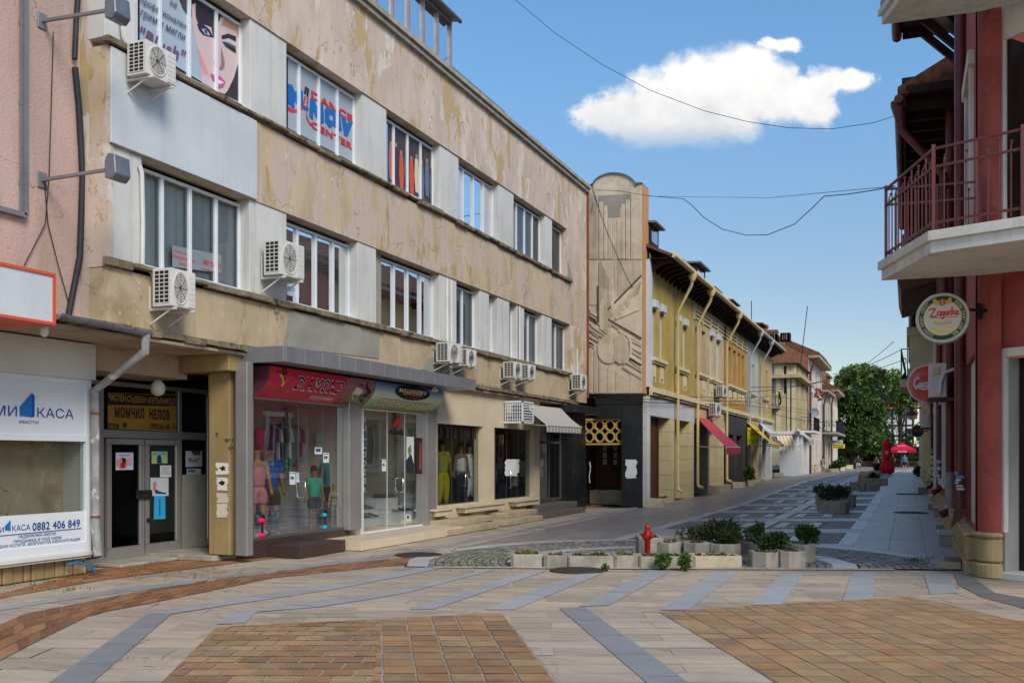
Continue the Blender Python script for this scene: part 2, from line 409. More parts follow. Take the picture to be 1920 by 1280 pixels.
M('gutter_metal', (112, 118, 128), .45, .12, 3, 0, spec=.5, metal=.3, dirt=.3)
M('pipe_grey', (138, 138, 138), .6, .2, 5, .1, spec=.3, col2=(196, 194, 190), lo=.55, hi=.62, scale2=4)
M('black_pipe', (44, 46, 52), .6, .15, 3, 0)
M('cable', (24, 24, 26), .7, .1, 3, 0)
M('white_cable', (206, 206, 200), .6, .06, 3, 0)
M('rust', (120, 60, 40), .8, .2, 6, .2)
M('ac_white', (206, 204, 198), .45, .05, 1.5, 0, spec=.4, dirt=.14)
M('ac_dark', (34, 34, 36), .6, .2, 8, 0)
M('ac_fan', (92, 90, 86), .6, .15, 12, 0)
M('paint', (255, 255, 255), .55, .03, 2, 0, spec=.35)        # printed and painted things take their colour from the face tint
M('paint_worn', (255, 255, 255), .8, .10, 3, .1, spec=.2, dirt=.25)
M('glossy_paint', (255, 255, 255), .25, .03, 2, 0, spec=.5, coat=.3)
M('fabric', (255, 255, 255), .9, .10, 6, .2, 120, .15)
M('skin', (255, 255, 255), .55, .04, 4, 0, spec=.3)
M('leaf', (255, 255, 255), .6, .25, 1.5, 0, spec=.3)
def _leaf():
    T = NT(MAT['leaf'].node_tree); b = T.n['Principled BSDF']; o = T.n['Material Output']; c = b.inputs['Base Color'].links[0].from_socket
    tr = T.node('BsdfTranslucent', T.mix(1.0, c, (1.0, 1.15, .6), 'MULTIPLY')); mx = T.node('MixShader', .2); T.l.new(b.outputs[0], mx.inputs[1]); T.l.new(tr.outputs[0], mx.inputs[2]); T.l.new(mx.outputs[0], o.inputs[0])
_leaf()
M('bark', (70, 56, 44), .95, .25, 5, .8, 16, .1)
M('interior', (188, 186, 178), .9, .06, 1, 0)
M('interior_dark', (58, 56, 54), .9, .2, 1.5, 0)
M('chrome', (200, 200, 204), .18, .03, 1, 0, spec=.6, metal=1)
M('hydrant_red', (150, 22, 20), .38, .14, 6, .15, 30, .45, col2=(110, 14, 14), lo=.58, hi=.7, scale2=6)
M('manhole', (64, 52, 48), .65, .2, 14, .6, 60, .4)
M('tile_beige', (206, 190, 162), .45, .06, 2, 0, spec=.4, dirt=.12)
M('tile_brown', (66, 52, 48), .4, .1, 2, 0, spec=.4)
M('tile_grey', (104, 96, 92), .6, .1, 2, .1)
M('stone_step', (176, 160, 130), .8, .12, 3, .3, 30, .25, dirt=.35)
M('entry_stone', (150, 128, 88), .7, .16, 2, .2, 24, .3, col2=(118, 96, 62), lo=.5, hi=.7, scale2=1.6, stretch=(1, 1, .4), streak=.35)
M('lamp_globe', (200, 196, 184), .4, .03, 1, 0, spec=.4)
M('awning', (255, 255, 255), .75, .06, 3, .1, 60, .2, dirt=.2, streak=.12)
# paving: one colour family each, every stone tinted by its face
M('travertine', (178, 165, 147), .62, .10, 2.2, .4, 30, .32, col2=(170, 154, 134), lo=.52, hi=.7, scale2=1.6, stretch=(.45, 3.0, 1), dirt=.3, fine=.2, col3=(120, 104, 88), lo3=.635, hi3=.665, scale3=3.4, spots=.8, crack=.5)
M('blue_granite', (146, 146, 145), .5, .06, 3, .15, 120, .4, fine=.35, dirt=.12, spots=.6)
M('granite', (168, 166, 164), .4, .06, 2.5, .1, 120, .6, fine=.35, dirt=.25)
M('granite_light', (188, 184, 182), .36, .06, 3, .1, 120, .4, fine=.3, dirt=.2)
M('granite_dark', (146, 140, 136), .42, .08, 2, .1, 120, .42, fine=.3, dirt=.25)
M('brick_paver', (160, 134, 106), .75, .12, 5, .5, 60, .25, fine=.25, dirt=.28, spots=.6)
M('joint', (74, 64, 56), .95, .3, 20, .6, 60, .1, col2=(52, 56, 34), lo=.6, hi=.7, scale2=2)
M('cobble', (150, 146, 140), .55, .22, 9, .5, 40, .35, fine=.2)
M('ground_base', (120, 114, 106), .9, .12, 1, .3)
glass('pane_glass', (232, 238, 238), .9, .03)
glass('shop_glass', (238, 243, 241), .55, .0)
glass('blue_glass', (120, 150, 180), 1.6, .22)
# ---------------------------------------------------------------- the ground
def clip(poly, reg):
    "convex clip of a 2-D polygon"
    n = len(reg); area = sum(reg[i][0]*reg[(i+1) % n][1]-reg[(i+1) % n][0]*reg[i][1] for i in range(n))
    if area < 0: reg = reg[::-1]
    out = list(poly)
    for i in range(n):
        a, b = reg[i], reg[(i+1) % n]; inp, out = out, []
        f = lambda p: (b[0]-a[0])*(p[1]-a[1])-(b[1]-a[1])*(p[0]-a[0])
        for j in range(len(inp)):
            p, q = inp[j-1], inp[j]; fp, fq = f(p), f(q)
            if (fp >= 0) != (fq >= 0):
                t = fp/(fp-fq); out.append((p[0]+(q[0]-p[0])*t, p[1]+(q[1]-p[1])*t))
            if fq >= 0: out.append(q)
        if len(out) < 3: return []
    return out
def rnd_tint(col, v=.1, hue=.03):
    k = 1+random.uniform(-v, v); return tuple(c*k*(1+random.uniform(-hue, hue)) for c in col)
WHITE = (1, 1, 1)
def lay(mb, pts, z, tint):
    if len(pts) < 3: return
    mb.poly([(p[0], p[1], z+gz(p[1])+random.uniform(-.001, .001)) for p in pts], tint)
def inset(pts, d):
    cx = sum(p[0] for p in pts)/len(pts); cy = sum(p[1] for p in pts)/len(pts); o = []
    for p in pts:
        r = hypot(p[0]-cx, p[1]-cy) or 1; k = max(.3, 1-d/r*1.35); o.append((cx+(p[0]-cx)*k, cy+(p[1]-cy)*k))
    return o
def tiles(mb, reg, o, ud, du, dv, z, vd=None, joint=.006, bond=.5, pal=((1, 1, 1),), v=.1, wob=.0, hue=.03):
    "stones of du x dv laid in courses along ud, clipped to a convex region"
    ud = Vector(ud).normalized(); vd = Vector(vd).normalized() if vd is not None else Vector((-ud.y, ud.x)); o = Vector(o)
    M2 = Matrix(((ud.x, vd.x), (ud.y, vd.y))).inverted()
    loc = [M2 @ (Vector(p[:2])-o) for p in reg]
    i0 = floor(min(p.x for p in loc)/du)-1; i1 = floor(max(p.x for p in loc)/du)+1
    j0 = floor(min(p.y for p in loc)/dv)-1; j1 = floor(max(p.y for p in loc)/dv)+1
    for j in range(j0, j1+1):
        sh = (bond*du if j % 2 else 0) + random.uniform(-wob, wob)
        for i in range(i0, i1+1):
            q = [(i*du+sh+joint, j*dv+joint), ((i+1)*du+sh-joint, j*dv+joint), ((i+1)*du+sh-joint, (j+1)*dv-joint), (i*du+sh+joint, (j+1)*dv-joint)]
            if wob: q = [(a+random.uniform(-wob, wob)*.4, b+random.uniform(-wob, wob)*.4) for a, b in q]
            w = [o+ud*a+vd*b for a, b in q]
            c = clip([(p.x, p.y) for p in w], [p[:2] for p in reg])
            if len(c) > 2: lay(mb, c, z, rnd_tint(random.choice(pal), v, hue))
def P2(*px): return [tuple(gnd(*p)[:2]) for p in px]

UH = Vector((CY, SY))                         # courses of the square lie across the view of someone walking in from the crossing
xs = [-400, -60, -20, 10, 40, 400]; ys = [-60, 0, 20, 34, 40, 46, 52, 58, 80, 160, 900]
gm = MB()
for i in range(len(xs)-1):
    for j in range(len(ys)-1):
        gm.poly([(x, y, gz(y)-.03) for x, y in ((xs[i], ys[j]), (xs[i+1], ys[j]), (xs[i+1], ys[j+1]), (xs[i], ys[j+1]))])
gm.build('ground', 'ground_base', kind='structure')

# joint bed under all hand-laid stones of the square
bed = MB(); bed.poly([(x, y, -.014) for x, y in ((-14, 2), (6, 2), (6, 16.9), (-14, 34))])
bed.build('paving_bed', 'joint', kind='structure')

# travertine: the band in front of the street with its fan of blue granite strips, and the fields between the brick areas
tv = MB(); bl = MB(); bk = MB(); cb = MB()
TRP = ((1, 1, 1), (.93, .93, .95), (1.04, 1.0, .95), (.86, .85, .85))
_tz = [-.0078]
def trav(reg, du=1.05, dv=.42, bond=.37):
    _tz[0] += .0005; tiles(tv, reg, (0, 0), UH, du, dv, _tz[0], joint=.0045, bond=bond, pal=TRP, v=.06, wob=.02)
far_l, far_r = gnd(760, 1064), gnd(1840, 1069)
trav(P2((650, 1060), (1860, 1069), (1860, 1078), (650, 1072)), .9, .18)
# band split so every field is convex
tiles(tv, [(-13, 1.5), (7, 1.5), (7, 16.5), (-5.6, 13.6), (-9.2, 31), (-13, 31)][0:0] or [(-13, 1.5), (7, 1.5), (7, 18.2), (-13, 10.2)], (0, 0), UH, 1.1, .43, -.0088, joint=.003, bond=.37, pal=TRP, v=.06, wob=.02)
tiles(tv, [(-13, 9.5), (-6.6, 12.3), (-9.2, 31.5), (-13, 31.5)], (0, 0), UH, 1.1, .43, -.0098, joint=.003, bond=.37, pal=TRP, v=.06, wob=.02)
trav(P2((600, 1070), (1800, 1075), (1800, 1120), (1236, 1143), (900, 1143), (400, 1148), (400, 1105)))
trav(P2((400, 1146), (960, 1142), (945, 1152), (440, 1172)), .8, .3)
trav(P2((936, 1142), (1240, 1140), (1500, 1310), (1090, 1330)), 1.0, .33)
trav(P2((1700, 1118), (1810, 1106), (1960, 1135), (2000, 1185), (1920, 1166)), 1., .4)
trav(P2((0, 1128), (400, 1072), (430, 1090), (0, 1172)), .9, .4)
trav(P2((-150, 1150), (0, 1122), (0, 1172), (-150, 1215)), .9, .4)
trav(P2((400, 1070), (760, 1026), (790, 1042), (430, 1090)), .9, .4)
trav(P2((760, 1026), (1120, 952), (1200, 953), (790, 1042)), .9, .4)

def strip(mb, A, B, n, z, tint, v=.06, joint=.004, cols=1, pal=None, stag=False):
    "stones between two edge lines given in photograph points"
    a = [Vector(p) for p in P2(*A)]; b = [Vector(p) for p in P2(*B)]
    def at(L, t):
        d = [0]
        for i in range(1, len(L)): d.append(d[-1]+(L[i]-L[i-1]).length)
        s = t*d[-1]
        for i in range(1, len(L)):
            if s <= d[i]+1e-9: return L[i-1]+(L[i]-L[i-1])*((s-d[i-1])/max(1e-9, d[i]-d[i-1]))
        return L[-1]
    for i in range(n):
        for k in range(cols):
            off = (.5 if stag and k % 2 else 0)
            t0 = min(1, max(0, (i+off)/n)); t1 = min(1, (i+1+off)/n)
            if t1-t0 < 1e-6: continue
            q = []
            for t, m in ((t0, k/cols), (t0, (k+1)/cols), (t1, (k+1)/cols), (t1, k/cols)): q.append(at(a, t).lerp(at(b, t), m))
            lay(mb, inset([(p.x, p.y) for p in q], joint), z, rnd_tint(random.choice(pal) if pal else tint, v))
G1 = (1.22, 1.24, 1.28)
for A, B, n in [
    (((1597, 1071), (1580, 1125)), ((1641, 1071), (1637, 1122)), 2), (((1467, 1071), (1410, 1133)), ((1511, 1071), (1465, 1132)), 2),
    (((1341, 1070), (1236, 1143)), ((1385, 1070), (1293, 1142)), 3), (((1219, 1068), (1084, 1136)), ((1257, 1070), (1142, 1134)), 3),
    (((1080, 1076), (908, 1142)), ((1132, 1073), (964, 1142)), 3), (((994, 1068), (766, 1141)), ((1028, 1068), (814, 1141)), 4),
    (((915, 1066), (740, 1108), (560, 1128), (434, 1147)), ((933, 1066), (752, 1113), (600, 1137), (481, 1146)), 7),
    (((800, 1062), (620, 1095), (420, 1122), (277, 1149)), ((840, 1062), (640, 1102), (450, 1130), (321, 1150)), 7),
    (((1732, 1075), (1744, 1113)), ((1778, 1077), (1798, 1111)), 1)]:
    strip(bl, A, B, n, .0, G1, .07)
strip(bl, ((434, 1147), (406, 1169)), ((481, 1145), (459, 1168)), 1, .0, G1)
strip(bl, ((277, 1149), (75, 1290)), ((321, 1150), (160, 1290)), 4, .0, (.86, .87, .9), .05)
strip(bl, ((1048, 1139), (1205, 1272), (1260, 1320)), ((1098, 1138), (1240, 1240), (1345, 1320)), 5, .0, (.84, .86, .9), .04)
strip(bl, ((0, 1137), (150, 1112), (400, 1082), (760, 1034), (1190, 950)), ((0, 1144), (150, 1120), (400, 1088), (760, 1040), (1200, 952)), 30, .0, (1.05, 1.06, 1.1), .1)
strip(bl, ((1788, 1075), (1802, 1109), (1960, 1150)), ((1827, 1077), (1852, 1108), (1990, 1132)), 3, .0, (.6, .58, .58), .04)

BRP = ((1, .98, .88), (.92, .88, .78), (.84, .7, .6), (1.0, .9, .76), (.74, .64, .58), (.98, .95, .8), (.78, .77, .76), (1.0, .82, .66), (.9, .8, .66))
BRW = ((.72, .5, .42), (.66, .46, .4), (.8, .58, .46), (.9, .72, .56), (.62, .45, .4), (.84, .62, .46))
BRY = ((1, .98, .86), (.97, .93, .8), (1.02, .92, .74), (.93, .9, .8), (1.0, .95, .84), (1.0, .86, .7), (.86, .84, .8))
# brick field before the camera: stack-bonded columns on its right, broken courses on its left
vdir = Vector(P2((940, 1148))[0])-Vector(P2((1045, 1280))[0])
RA = P2((716, 1159), (940, 1148), (1085, 1330), (690, 1330)); RB = P2((440, 1172), (716, 1159), (690, 1330), (250, 1330), (405, 1176))
tiles(bk, RA, P2((940, 1148))[0], UH, .255, .27, .0, vd=vdir, joint=.008, bond=0, pal=BRP, v=.1, wob=.004)
tiles(bk, RB, P2((716, 1159))[0], UH, .255, .24, .0, joint=.008, bond=.5, pal=BRP, v=.12, wob=.006)
vdr = Vector(P2((1235, 1146))[0])-Vector(P2((1460, 1280))[0])
RC = P2((1235, 1146), (1440, 1132), (1705, 1118), (1960, 1174), (2150, 1330), (1540, 1330))
tiles(bk, RC, P2((1235, 1146))[0], UH, .262, .262, .0, vd=vdr, joint=.0045, bond=0, pal=BRY, v=.11, wob=.004, hue=.04)
# the curved brown band and the red strip along the shop fronts
strip(bk, ((-160, 1230), (0, 1170), (44, 1150), (158, 1128), (277, 1104), (475, 1074), (760, 1043), (812, 1034)),
      ((-160, 1330), (0, 1237), (87, 1192), (174, 1150), (300, 1126), (515, 1082), (770, 1056), (815, 1046)), 40, .0, (.8, .6, .5), .12, .005, 4, BRW, True)
strip(bk, ((-160, 1150), (0, 1112), (190, 1064), (480, 1036), (680, 1012), (900, 985), (1125, 944)),
      ((-160, 1160), (0, 1120), (200, 1085), (480, 1050), (760, 1014), (950, 977), (1130, 947)), 60, .0, (.9, .62, .5), .14, .004, 3, ((.92, .6, .46), (.8, .52, .42), (.95, .68, .52)), True)

# half rose of cobbles before the planters
C0 = Vector((-3.38, 15.45)); fl = Vector(P2((960, 1063))[0]); fd = (Vector(P2((1750, 1067))[0])-fl).normalized()
fn = Vector((-fd.y, fd.x)); b0 = (C0-fl).dot(fn)
def rose(mb, r0, r1, z, dr, da, tint, v, joint, pal=None, pattern=True):
    nr = max(1, round((r1-r0)/dr))
    for i in range(nr):
        ra = r0+(r1-r0)*i/nr; rb = r0+(r1-r0)*(i+1)/nr; n = max(6, round(2*pi*rb/da)); ph = random.random()
        for k in range(n):
            a0 = 2*pi*(k+ph)/n; a1 = 2*pi*(k+1+ph)/n
            q = [C0+Vector((cos(a), sin(a)))*r for a, r in ((a0, ra), (a1, ra), (a1, rb), (a0, rb))]
            if max((p-fl).dot(fn) for p in q) < .0: continue
            if min((p-fl).dot(fn) for p in q) < 0:
                q = [Vector(p) for p in clip([tuple(p) for p in q], [tuple(fl-fd*20), tuple(fl+fd*20), tuple(fl+fd*20+fn*30), tuple(fl-fd*20+fn*30)])]
                if len(q) < 3: continue
            lay(mb, inset([(p.x+random.uniform(-1, 1)*joint*.4, p.y+random.uniform(-1, 1)*joint*.4) for p in q], joint), z+random.uniform(0, .004), rnd_tint(pal and random.choice(pal) or tint, v))
CBP = ((.9, .92, .92), (1.1, 1.1, 1.08), (.75, .78, .76), (1.25, 1.22, 1.15), (.85, .9, .82))
gl = MB(); gr = MB()
rbed = MB(); m = 40
_rb = clip([(C0.x+4.3*cos(2*pi*k/m), C0.y+4.3*sin(2*pi*k/m)) for k in range(m)], [tuple(fl-fd*20), tuple(fl+fd*20), tuple(fl+fd*20+fn*30), tuple(fl-fd*20+fn*30)])
rbed.poly([(p[0], p[1], -.0008) for p in _rb])
rbed.build('cobble_bed', 'joint', kind='structure')
rose(cb, .0+.2, 2.35, .004, .12, .15, (1, 1, 1), .15, .011, CBP)
rose(gl, 2.35, 2.72, .004, .4, .9, (.98, 1, 1.03), .05, .004)
rose(cb, 2.72, 3.95, .004, .12, .15, (1, 1, 1), .15, .011, CBP)
rose(gl, 3.95, 4.28, .004, .4, 1.0, (.98, .99, 1.02), .05, .004)

# street: granite pavements at both sides, cross bands and framed cobble fields between
XL, XLB, XR, XRB = -8.05, -5.55, .80, -.95     # walls and inner edges of the pavements
SK = SY/CY
HP = [tuple(fl-fd*30), tuple(fl+fd*30), tuple(fl+fd*30+fn*60), tuple(fl-fd*30+fn*60)]
def inrose(pts): return all((Vector(p)-C0).length < 4.25 for p in pts)
def sk(x, w): return (x, w+SK*(x+3))
def slab(mb, x0, x1, w0, w1, z, tint, v=.05, joint=.004, n=1, bed=False):
    for i in range(n):
        a = x0+(x1-x0)*i/n; b = x0+(x1-x0)*(i+1)/n
        pts = [sk(a, w0), sk(b, w0), sk(b, w1), sk(a, w1)]
        if inrose(pts) or max((Vector(p)-fl).dot(fn) for p in pts) < .02: continue
        if min((Vector(p)-fl).dot(fn) for p in pts) < 0: pts = clip(pts, HP)
        if len(pts) > 2: lay(mb, inset(pts, joint), z, rnd_tint(tint, v))
sbed = MB()
for y in range(12, 190, 2): sbed.poly([(-15, y+SK*0, -.02+gz(y)), (3, y, -.02+gz(y)), (3, y+2, -.02+gz(y+2)), (-15, y+2, -.02+gz(y+2))])
sbed.build('street_bed', 'joint', kind='structure')
gd = MB()
w = 11.
while w < 130:
    d = .9 if w < 60 else 2.4
    for k in range(3):            # right pavement
        a = XRB+(XR+.1-XRB)*k/3; slab(gr, a, XRB+(XR+.1-XRB)*(k+1)/3, w, w+d, .0, (.98, 1, 1.04), .07)
    for k in range(4):
        a = XL-.1+(XLB-XL+.1)*k/4; slab(gd, a, XL-.1+(XLB-XL+.1)*(k+1)/4, w+(.45 if k % 2 else 0), w+d+(.45 if k % 2 else 0), -.0083, (1, .98, .97), .1)
    w += d
w = 12.
while w < 33:
    for k in range(2): slab(gd, -9.7+k*.8, -8.9+k*.8, w+.4*k, w+.9+.4*k, -.0125, (1, .98, .97), .1)
    w += .9
# shop-side pavement runs on in front of the long building up to the corner block
per = 4.25; w0 = 13.6
def cobbles(x0, x1, wa, wb, zz=.003):
    s = .13 if wa < 34 else (.26 if wa < 60 else .6)
    if (x1-x0) < .05 or wb-wa < .04: return
    n = max(1, round((x1-x0)/s)); m2 = max(1, round((wb-wa)/s))
    for j in range(m2):
        for i in range(n):
            sh = (.5 if j % 2 else 0)
            a = x0+(x1-x0)*max(0, (i+sh-.0))/n; b = min(x1, x0+(x1-x0)*(i+1+sh)/n)
            slab(cb, a, b, wa+(wb-wa)*j/m2, wa+(wb-wa)*(j+1)/m2, zz, random.choice(CBP), .14, .011 if s < .2 else .016)
XM = (XLB+XRB)/2
for i in range(28):
    wb = w0+per*i
    big = wb > 60
    slab(gr, XLB, XRB, wb, wb+1.15, .0, (1.02, 1.04, 1.08), .06, n=5)
    slab(gl, XLB, XRB, wb+1.15, wb+1.24, .0, (1.05, 1.05, 1.05), .05, n=4)
    f0, f1 = wb+1.24, wb+per
    if f0 > 110: break
    for (a, b, flip) in ((XLB, XM-.16, 0), (XM+.16, XRB, 1)):
        slab(gl, *((a, a+.3) if not flip else (b-.3, b)), f0, f1, .0, (1.0, 1.0, 1.02), .05)
        xa, xb = (a+.3, b) if not flip else (a, b-.3)
        r0, r1 = (xa+.75, xb-.1) if not flip else (xa+.1, xb-.75)
        q0, q1 = f0+.62, f1-.62
        slab(gl, r0, r1, q0, q0+.22, .0, (1, 1, 1), .06, n=3); slab(gl, r0, r1, q1-.22, q1, .0, (1, 1, 1), .06, n=3)
        slab(gl, r0, r0+.26, q0+.22, q1-.22, .0, (1.02, 1.02, 1.02), .05); slab(gl, r1-.26, r1, q0+.22, q1-.22, .0, (1.02, 1.02, 1.02), .05)
        cobbles(xa, xb, f0, q0); cobbles(xa, xb, q1, f1); cobbles(xa, r0, q0, q1); cobbles(r1, xb, q0, q1); cobbles(r0+.26, r1-.26, q0+.22, q1-.22)
    slab(gl, XM-.16, XM+.16, f0, f1, .0, (1.02, 1.02, 1.03), .05)
# dark granite before the corner block reaches across to the brick strip
far_plaza = MB(); far_plaza.poly([(x, y, gz(y)-.014) for x, y in ((-60, 104), (40, 104), (40, 240), (-60, 240))]); far_plaza.build('square_beyond', 'granite_dark', kind='structure')
for i in range(22):
    a = fl-fd*8+fd*.62*i; q = [a-fn*.16, a+fd*.61-fn*.16, a+fd*.61+fn*.05, a+fn*.05]
    if -6.9 < q[0].x < 1.0: lay(tv, [tuple(p) for p in q], .0065, rnd_tint((1.04, 1.02, 1.0), .06))
tv.build('travertine_paving', 'travertine', kind='structure'); bl.build('granite_strips', 'blue_granite', kind='structure'); bk.build('brick_paving', 'brick_paver', kind='structure')
cb.build('cobble_paving', 'cobble', kind='structure'); gl.build('light_granite_paving', 'granite_light', kind='structure')
gr.build('granite_paving', 'granite', kind='structure'); gd.build('dark_granite_paving', 'granite_dark', kind='structure')
# ---------------------------------------------------------------- small generic builders
def opening_wall(mb, X, y0, y1, z0, z1, ops, depth, sgn=1, tint=None, axis='x'):
    "front skin of a wall with rectangular openings (ya,yb,za,zb) and reveals running back by depth; sgn = side the wall faces"
    P = (lambda x, y, z: (x, y, z)) if axis == 'x' else (lambda x, y, z: (y, x, z))
    ysx = sorted({y0, y1, *[v for o in ops for v in o[:2]]}); zsx = sorted({z0, z1, *[v for o in ops for v in o[2:4]]})
    ysx = [v for v in ysx if y0-1e-6 <= v <= y1+1e-6]; zsx = [v for v in zsx if z0-1e-6 <= v <= z1+1e-6]
    for a, b in zip(ysx, ysx[1:]):
        for c, d in zip(zsx, zsx[1:]):
            m, n = (a+b)/2, (c+d)/2
            if any(o[0] < m < o[1] and o[2] < n < o[3] for o in ops): continue
            mb.poly([P(X, a, c), P(X, b, c), P(X, b, d), P(X, a, d)], tint)
    B = X-sgn*depth
    for (a, b, c, d) in ops:
        mb.poly([P(X, a, c), P(B, a, c), P(B, a, d), P(X, a, d)], tint); mb.poly([P(X, b, c), P(B, b, c), P(B, b, d), P(X, b, d)], tint)
        mb.poly([P(X, a, d), P(B, a, d), P(B, b, d), P(X, b, d)], tint); mb.poly([P(X, a, c), P(B, a, c), P(B, b, c), P(X, b, c)], tint)
    return mb
def window(parent, X, y0, y1, z0, z1, n, sgn=1, mat='upvc', fw=.052, back='interior_dark', blind=None, curtain=None, axis='x', gm='pane_glass', transom=None):
    "frame with mullions (thing part), one glass pane and what hangs behind it as sub-parts"
    P = (lambda x, y, z: (x, y, z)) if axis == 'x' else (lambda x, y, z: (y, x, z))
    def bx(m, xa, xb, ya, yb, za, zb, t=None):
        if axis == 'x': m.box(xa, xb, ya, yb, za, zb, t)
        else: m.box(ya, yb, xa, xb, za, zb, t)
    y0, y1 = min(y0, y1), max(y0, y1)
    f = MB(); d = .05; xa, xb = X-d*sgn, X
    bx(f, xa, xb, y0, y1, z0, z0+fw); bx(f, xa, xb, y0, y1, z1-fw, z1); bx(f, xa, xb, y0, y0+fw, z0+fw, z1-fw); bx(f, xa, xb, y1-fw, y1, z0+fw, z1-fw)
    for k in range(1, n):
        m = y0+(y1-y0)*k/n; bx(f, xa-.003*sgn, xb+.012*sgn, m-fw*.62, m+fw*.62, z0+fw, z1-fw)
    if transom: bx(f, xa, xb+.005*sgn, y0+fw, y1-fw, transom-fw*.4, transom+fw*.4)
    fr = f.build('window', mat, parent, bevel=.004)
    g = MB(); xg = X-d*.6*sgn; g.poly([P(xg, y0+fw*.5, z0+fw*.5), P(xg, y1-fw*.5, z0+fw*.5), P(xg, y1-fw*.5, z1-fw*.5), P(xg, y0+fw*.5, z1-fw*.5)]); g.build('pane', gm, fr)
    b = MB(); xk = X-.95*sgn
    for q in ([P(xk, y0-.2, z0-.05), P(xk, y1+.2, z0-.05), P(xk, y1+.2, z1+.05), P(xk, y0-.2, z1+.05)], [P(X-.06*sgn, y0-.2, z0-.05), P(xk, y0-.2, z0-.05), P(xk, y0-.2, z1+.05), P(X-.06*sgn, y0-.2, z1+.05)],
              [P(X-.06*sgn, y1+.2, z0-.05), P(xk, y1+.2, z0-.05), P(xk, y1+.2, z1+.05), P(X-.06*sgn, y1+.2, z1+.05)], [P(X-.06*sgn, y0-.2, z0-.05), P(xk, y0-.2, z0-.05), P(xk, y1+.2, z0-.05), P(X-.06*sgn, y1+.2, z0-.05)],
              [P(X-.06*sgn, y0-.2, z1+.05), P(xk, y0-.2, z1+.05), P(xk, y1+.2, z1+.05), P(X-.06*sgn, y1+.2, z1+.05)]): b.poly(q)
    b.build('room_recess', back, fr)
    if blind:
        c = MB(); t = blind; k = int((y1-y0)/.1)
        for i in range(k):
            a = y0+(y1-y0)*(i+.04)/k; e = y0+(y1-y0)*(i+.96)/k; sk_ = .02*sgn*(1 if i % 2 else -1)
            q = [P(X-.13*sgn-.02*sgn, a, z0), P(X-.13*sgn+sk_*.5, e, z0), P(X-.13*sgn+sk_*.5, e, z1), P(X-.13*sgn-.02*sgn, a, z1)]
            c.poly(q, rnd_tint(t, .07, .01))
        c.build('blind', 'fabric', fr)
    if curtain:
        c = MB(); a0, a1, t = curtain; N = 24; pts = []
        for i in range(N+1):
            y = y0+(y1-y0)*(a0+(a1-a0)*i/N); pts.append((X-.16*sgn-.03*sgn*sin(i*2.2), y))
        for p, q in zip(pts, pts[1:]): c.poly([P(p[0], p[1], z0), P(q[0], q[1], z0), P(q[0], q[1], z1), P(p[0], p[1], z1)], t)
        c.build('curtain', 'fabric', fr)
    return fr
def wire(name, pts, r, label, cat='cable', mat='cable', group=None, n=6):
    o = MB().tube(pts, r, n).build(name, mat, None, smooth=True); return tag(o, label, cat, group)
def sag(a, b, s, n=16):
    a, b = Vector(a), Vector(b); return [a.lerp(b, i/n)-Vector((0, 0, s*4*(i/n)*(1-i/n))) for i in range(n+1)]

# ---------------------------------------------------------------- the long building with peeling plaster
XF = -9.81
YC0 = yx(200, XF); YC1 = yx(1100, XF)          # its two ends
ZU0, ZU1, ZM0, ZM1, ZR = 7.20, 8.72, 4.29, 5.80, 10.33
bld = thing('apartment_block', 'long three storey block with peeling pink and ochre plaster and white window bands', 'building', (XF-6, 20, 0))
m = MB()
m.box(XF-.3, XF, YC0, YC1, ZU1, ZR)
m.box(XF-12, XF-.31, YC0, YC1, ZU1+.35, ZR-.02)
m.build('parapet_wall', 'plaster', bld)
m = MB(); m.box(XF-.3, XF, YC0, YC1, ZM1, ZU0-.11); m.build('middle_wall', 'plaster_ochre', bld)
m = MB(); m.box(XF-.3, XF, YC0, YC1, 3.43, ZM0-.12); m.build('lower_wall', 'plaster_low', bld)
# end wall towards the crossing, back volume, roof
m = MB(); m.box(XF-12, XF-.305, YC0+.004, YC0+.3, 3.43, ZU1+.34); m.box(XF-12, XF-1.3, YC0+.31, YC1, 3.43, ZU1+.34); m.build('core_wall', 'plaster', bld)
m = MB()
m.box(XF-.5, XF+.10, YC0-.05, YC1+.02, ZR, ZR+.09); m.box(XF-.5, XF+.16, YC0-.05, YC1+.02, ZR+.10, ZR+.2)
m.box(XF-12, XF-.51, YC0, YC1, ZR, ZR+.16); m.build('roof_edge', 'concrete', bld)
# sills: cracked concrete ledges, broken in places
def ledge(z0, z1, ys_, proj, seedn, mat='sill'):
    random.seed(seedn); m = MB(); y = ys_[0]
    while y < ys_[1]:
        L = random.uniform(.35, .9); e = min(ys_[1], y+L); d = random.uniform(-.02, .02); k = random.uniform(0, .03) if random.random() < .7 else .05
        m.box(XF-.02, XF+proj+d, y, e-.004, z0+k, z1-random.uniform(0, .012)); y = e
    return m.build('sill', mat, bld, bevel=.01)
ledge(ZU0-.11, ZU0, (YC0-.06, yx(1069, XF)), .09, 3); ledge(ZM0-.12, ZM0, (YC0-.06, yx(1068, XF)), .09, 4)
random.seed(11)
def band(z0, z1, piers, wins, X):
    for (a, b, off) in piers:
        m = MB(); m.box(X-.34, X+off, yx(a, X), yx(b, X), z0+.002, z1-.002); m.build('pier', 'white_pier' if off > -.1 else 'grey_render', bld, bevel=.006)
    for w in wins:
        a, b, n = w[:3]; kw = w[3] if len(w) > 3 else {}
        window(bld, X-.2, yx(a, X), yx(b, X), z0+.02, z1-.07, n, **kw)
        m2 = MB(); m2.box(X-.22, X+.02, yx(a, X), yx(b, X), z0+.001, z0+.025); m2.build('sill', 'upvc', bld)
GB = (.86, .9, .9); TN = (.55, .5, .42)
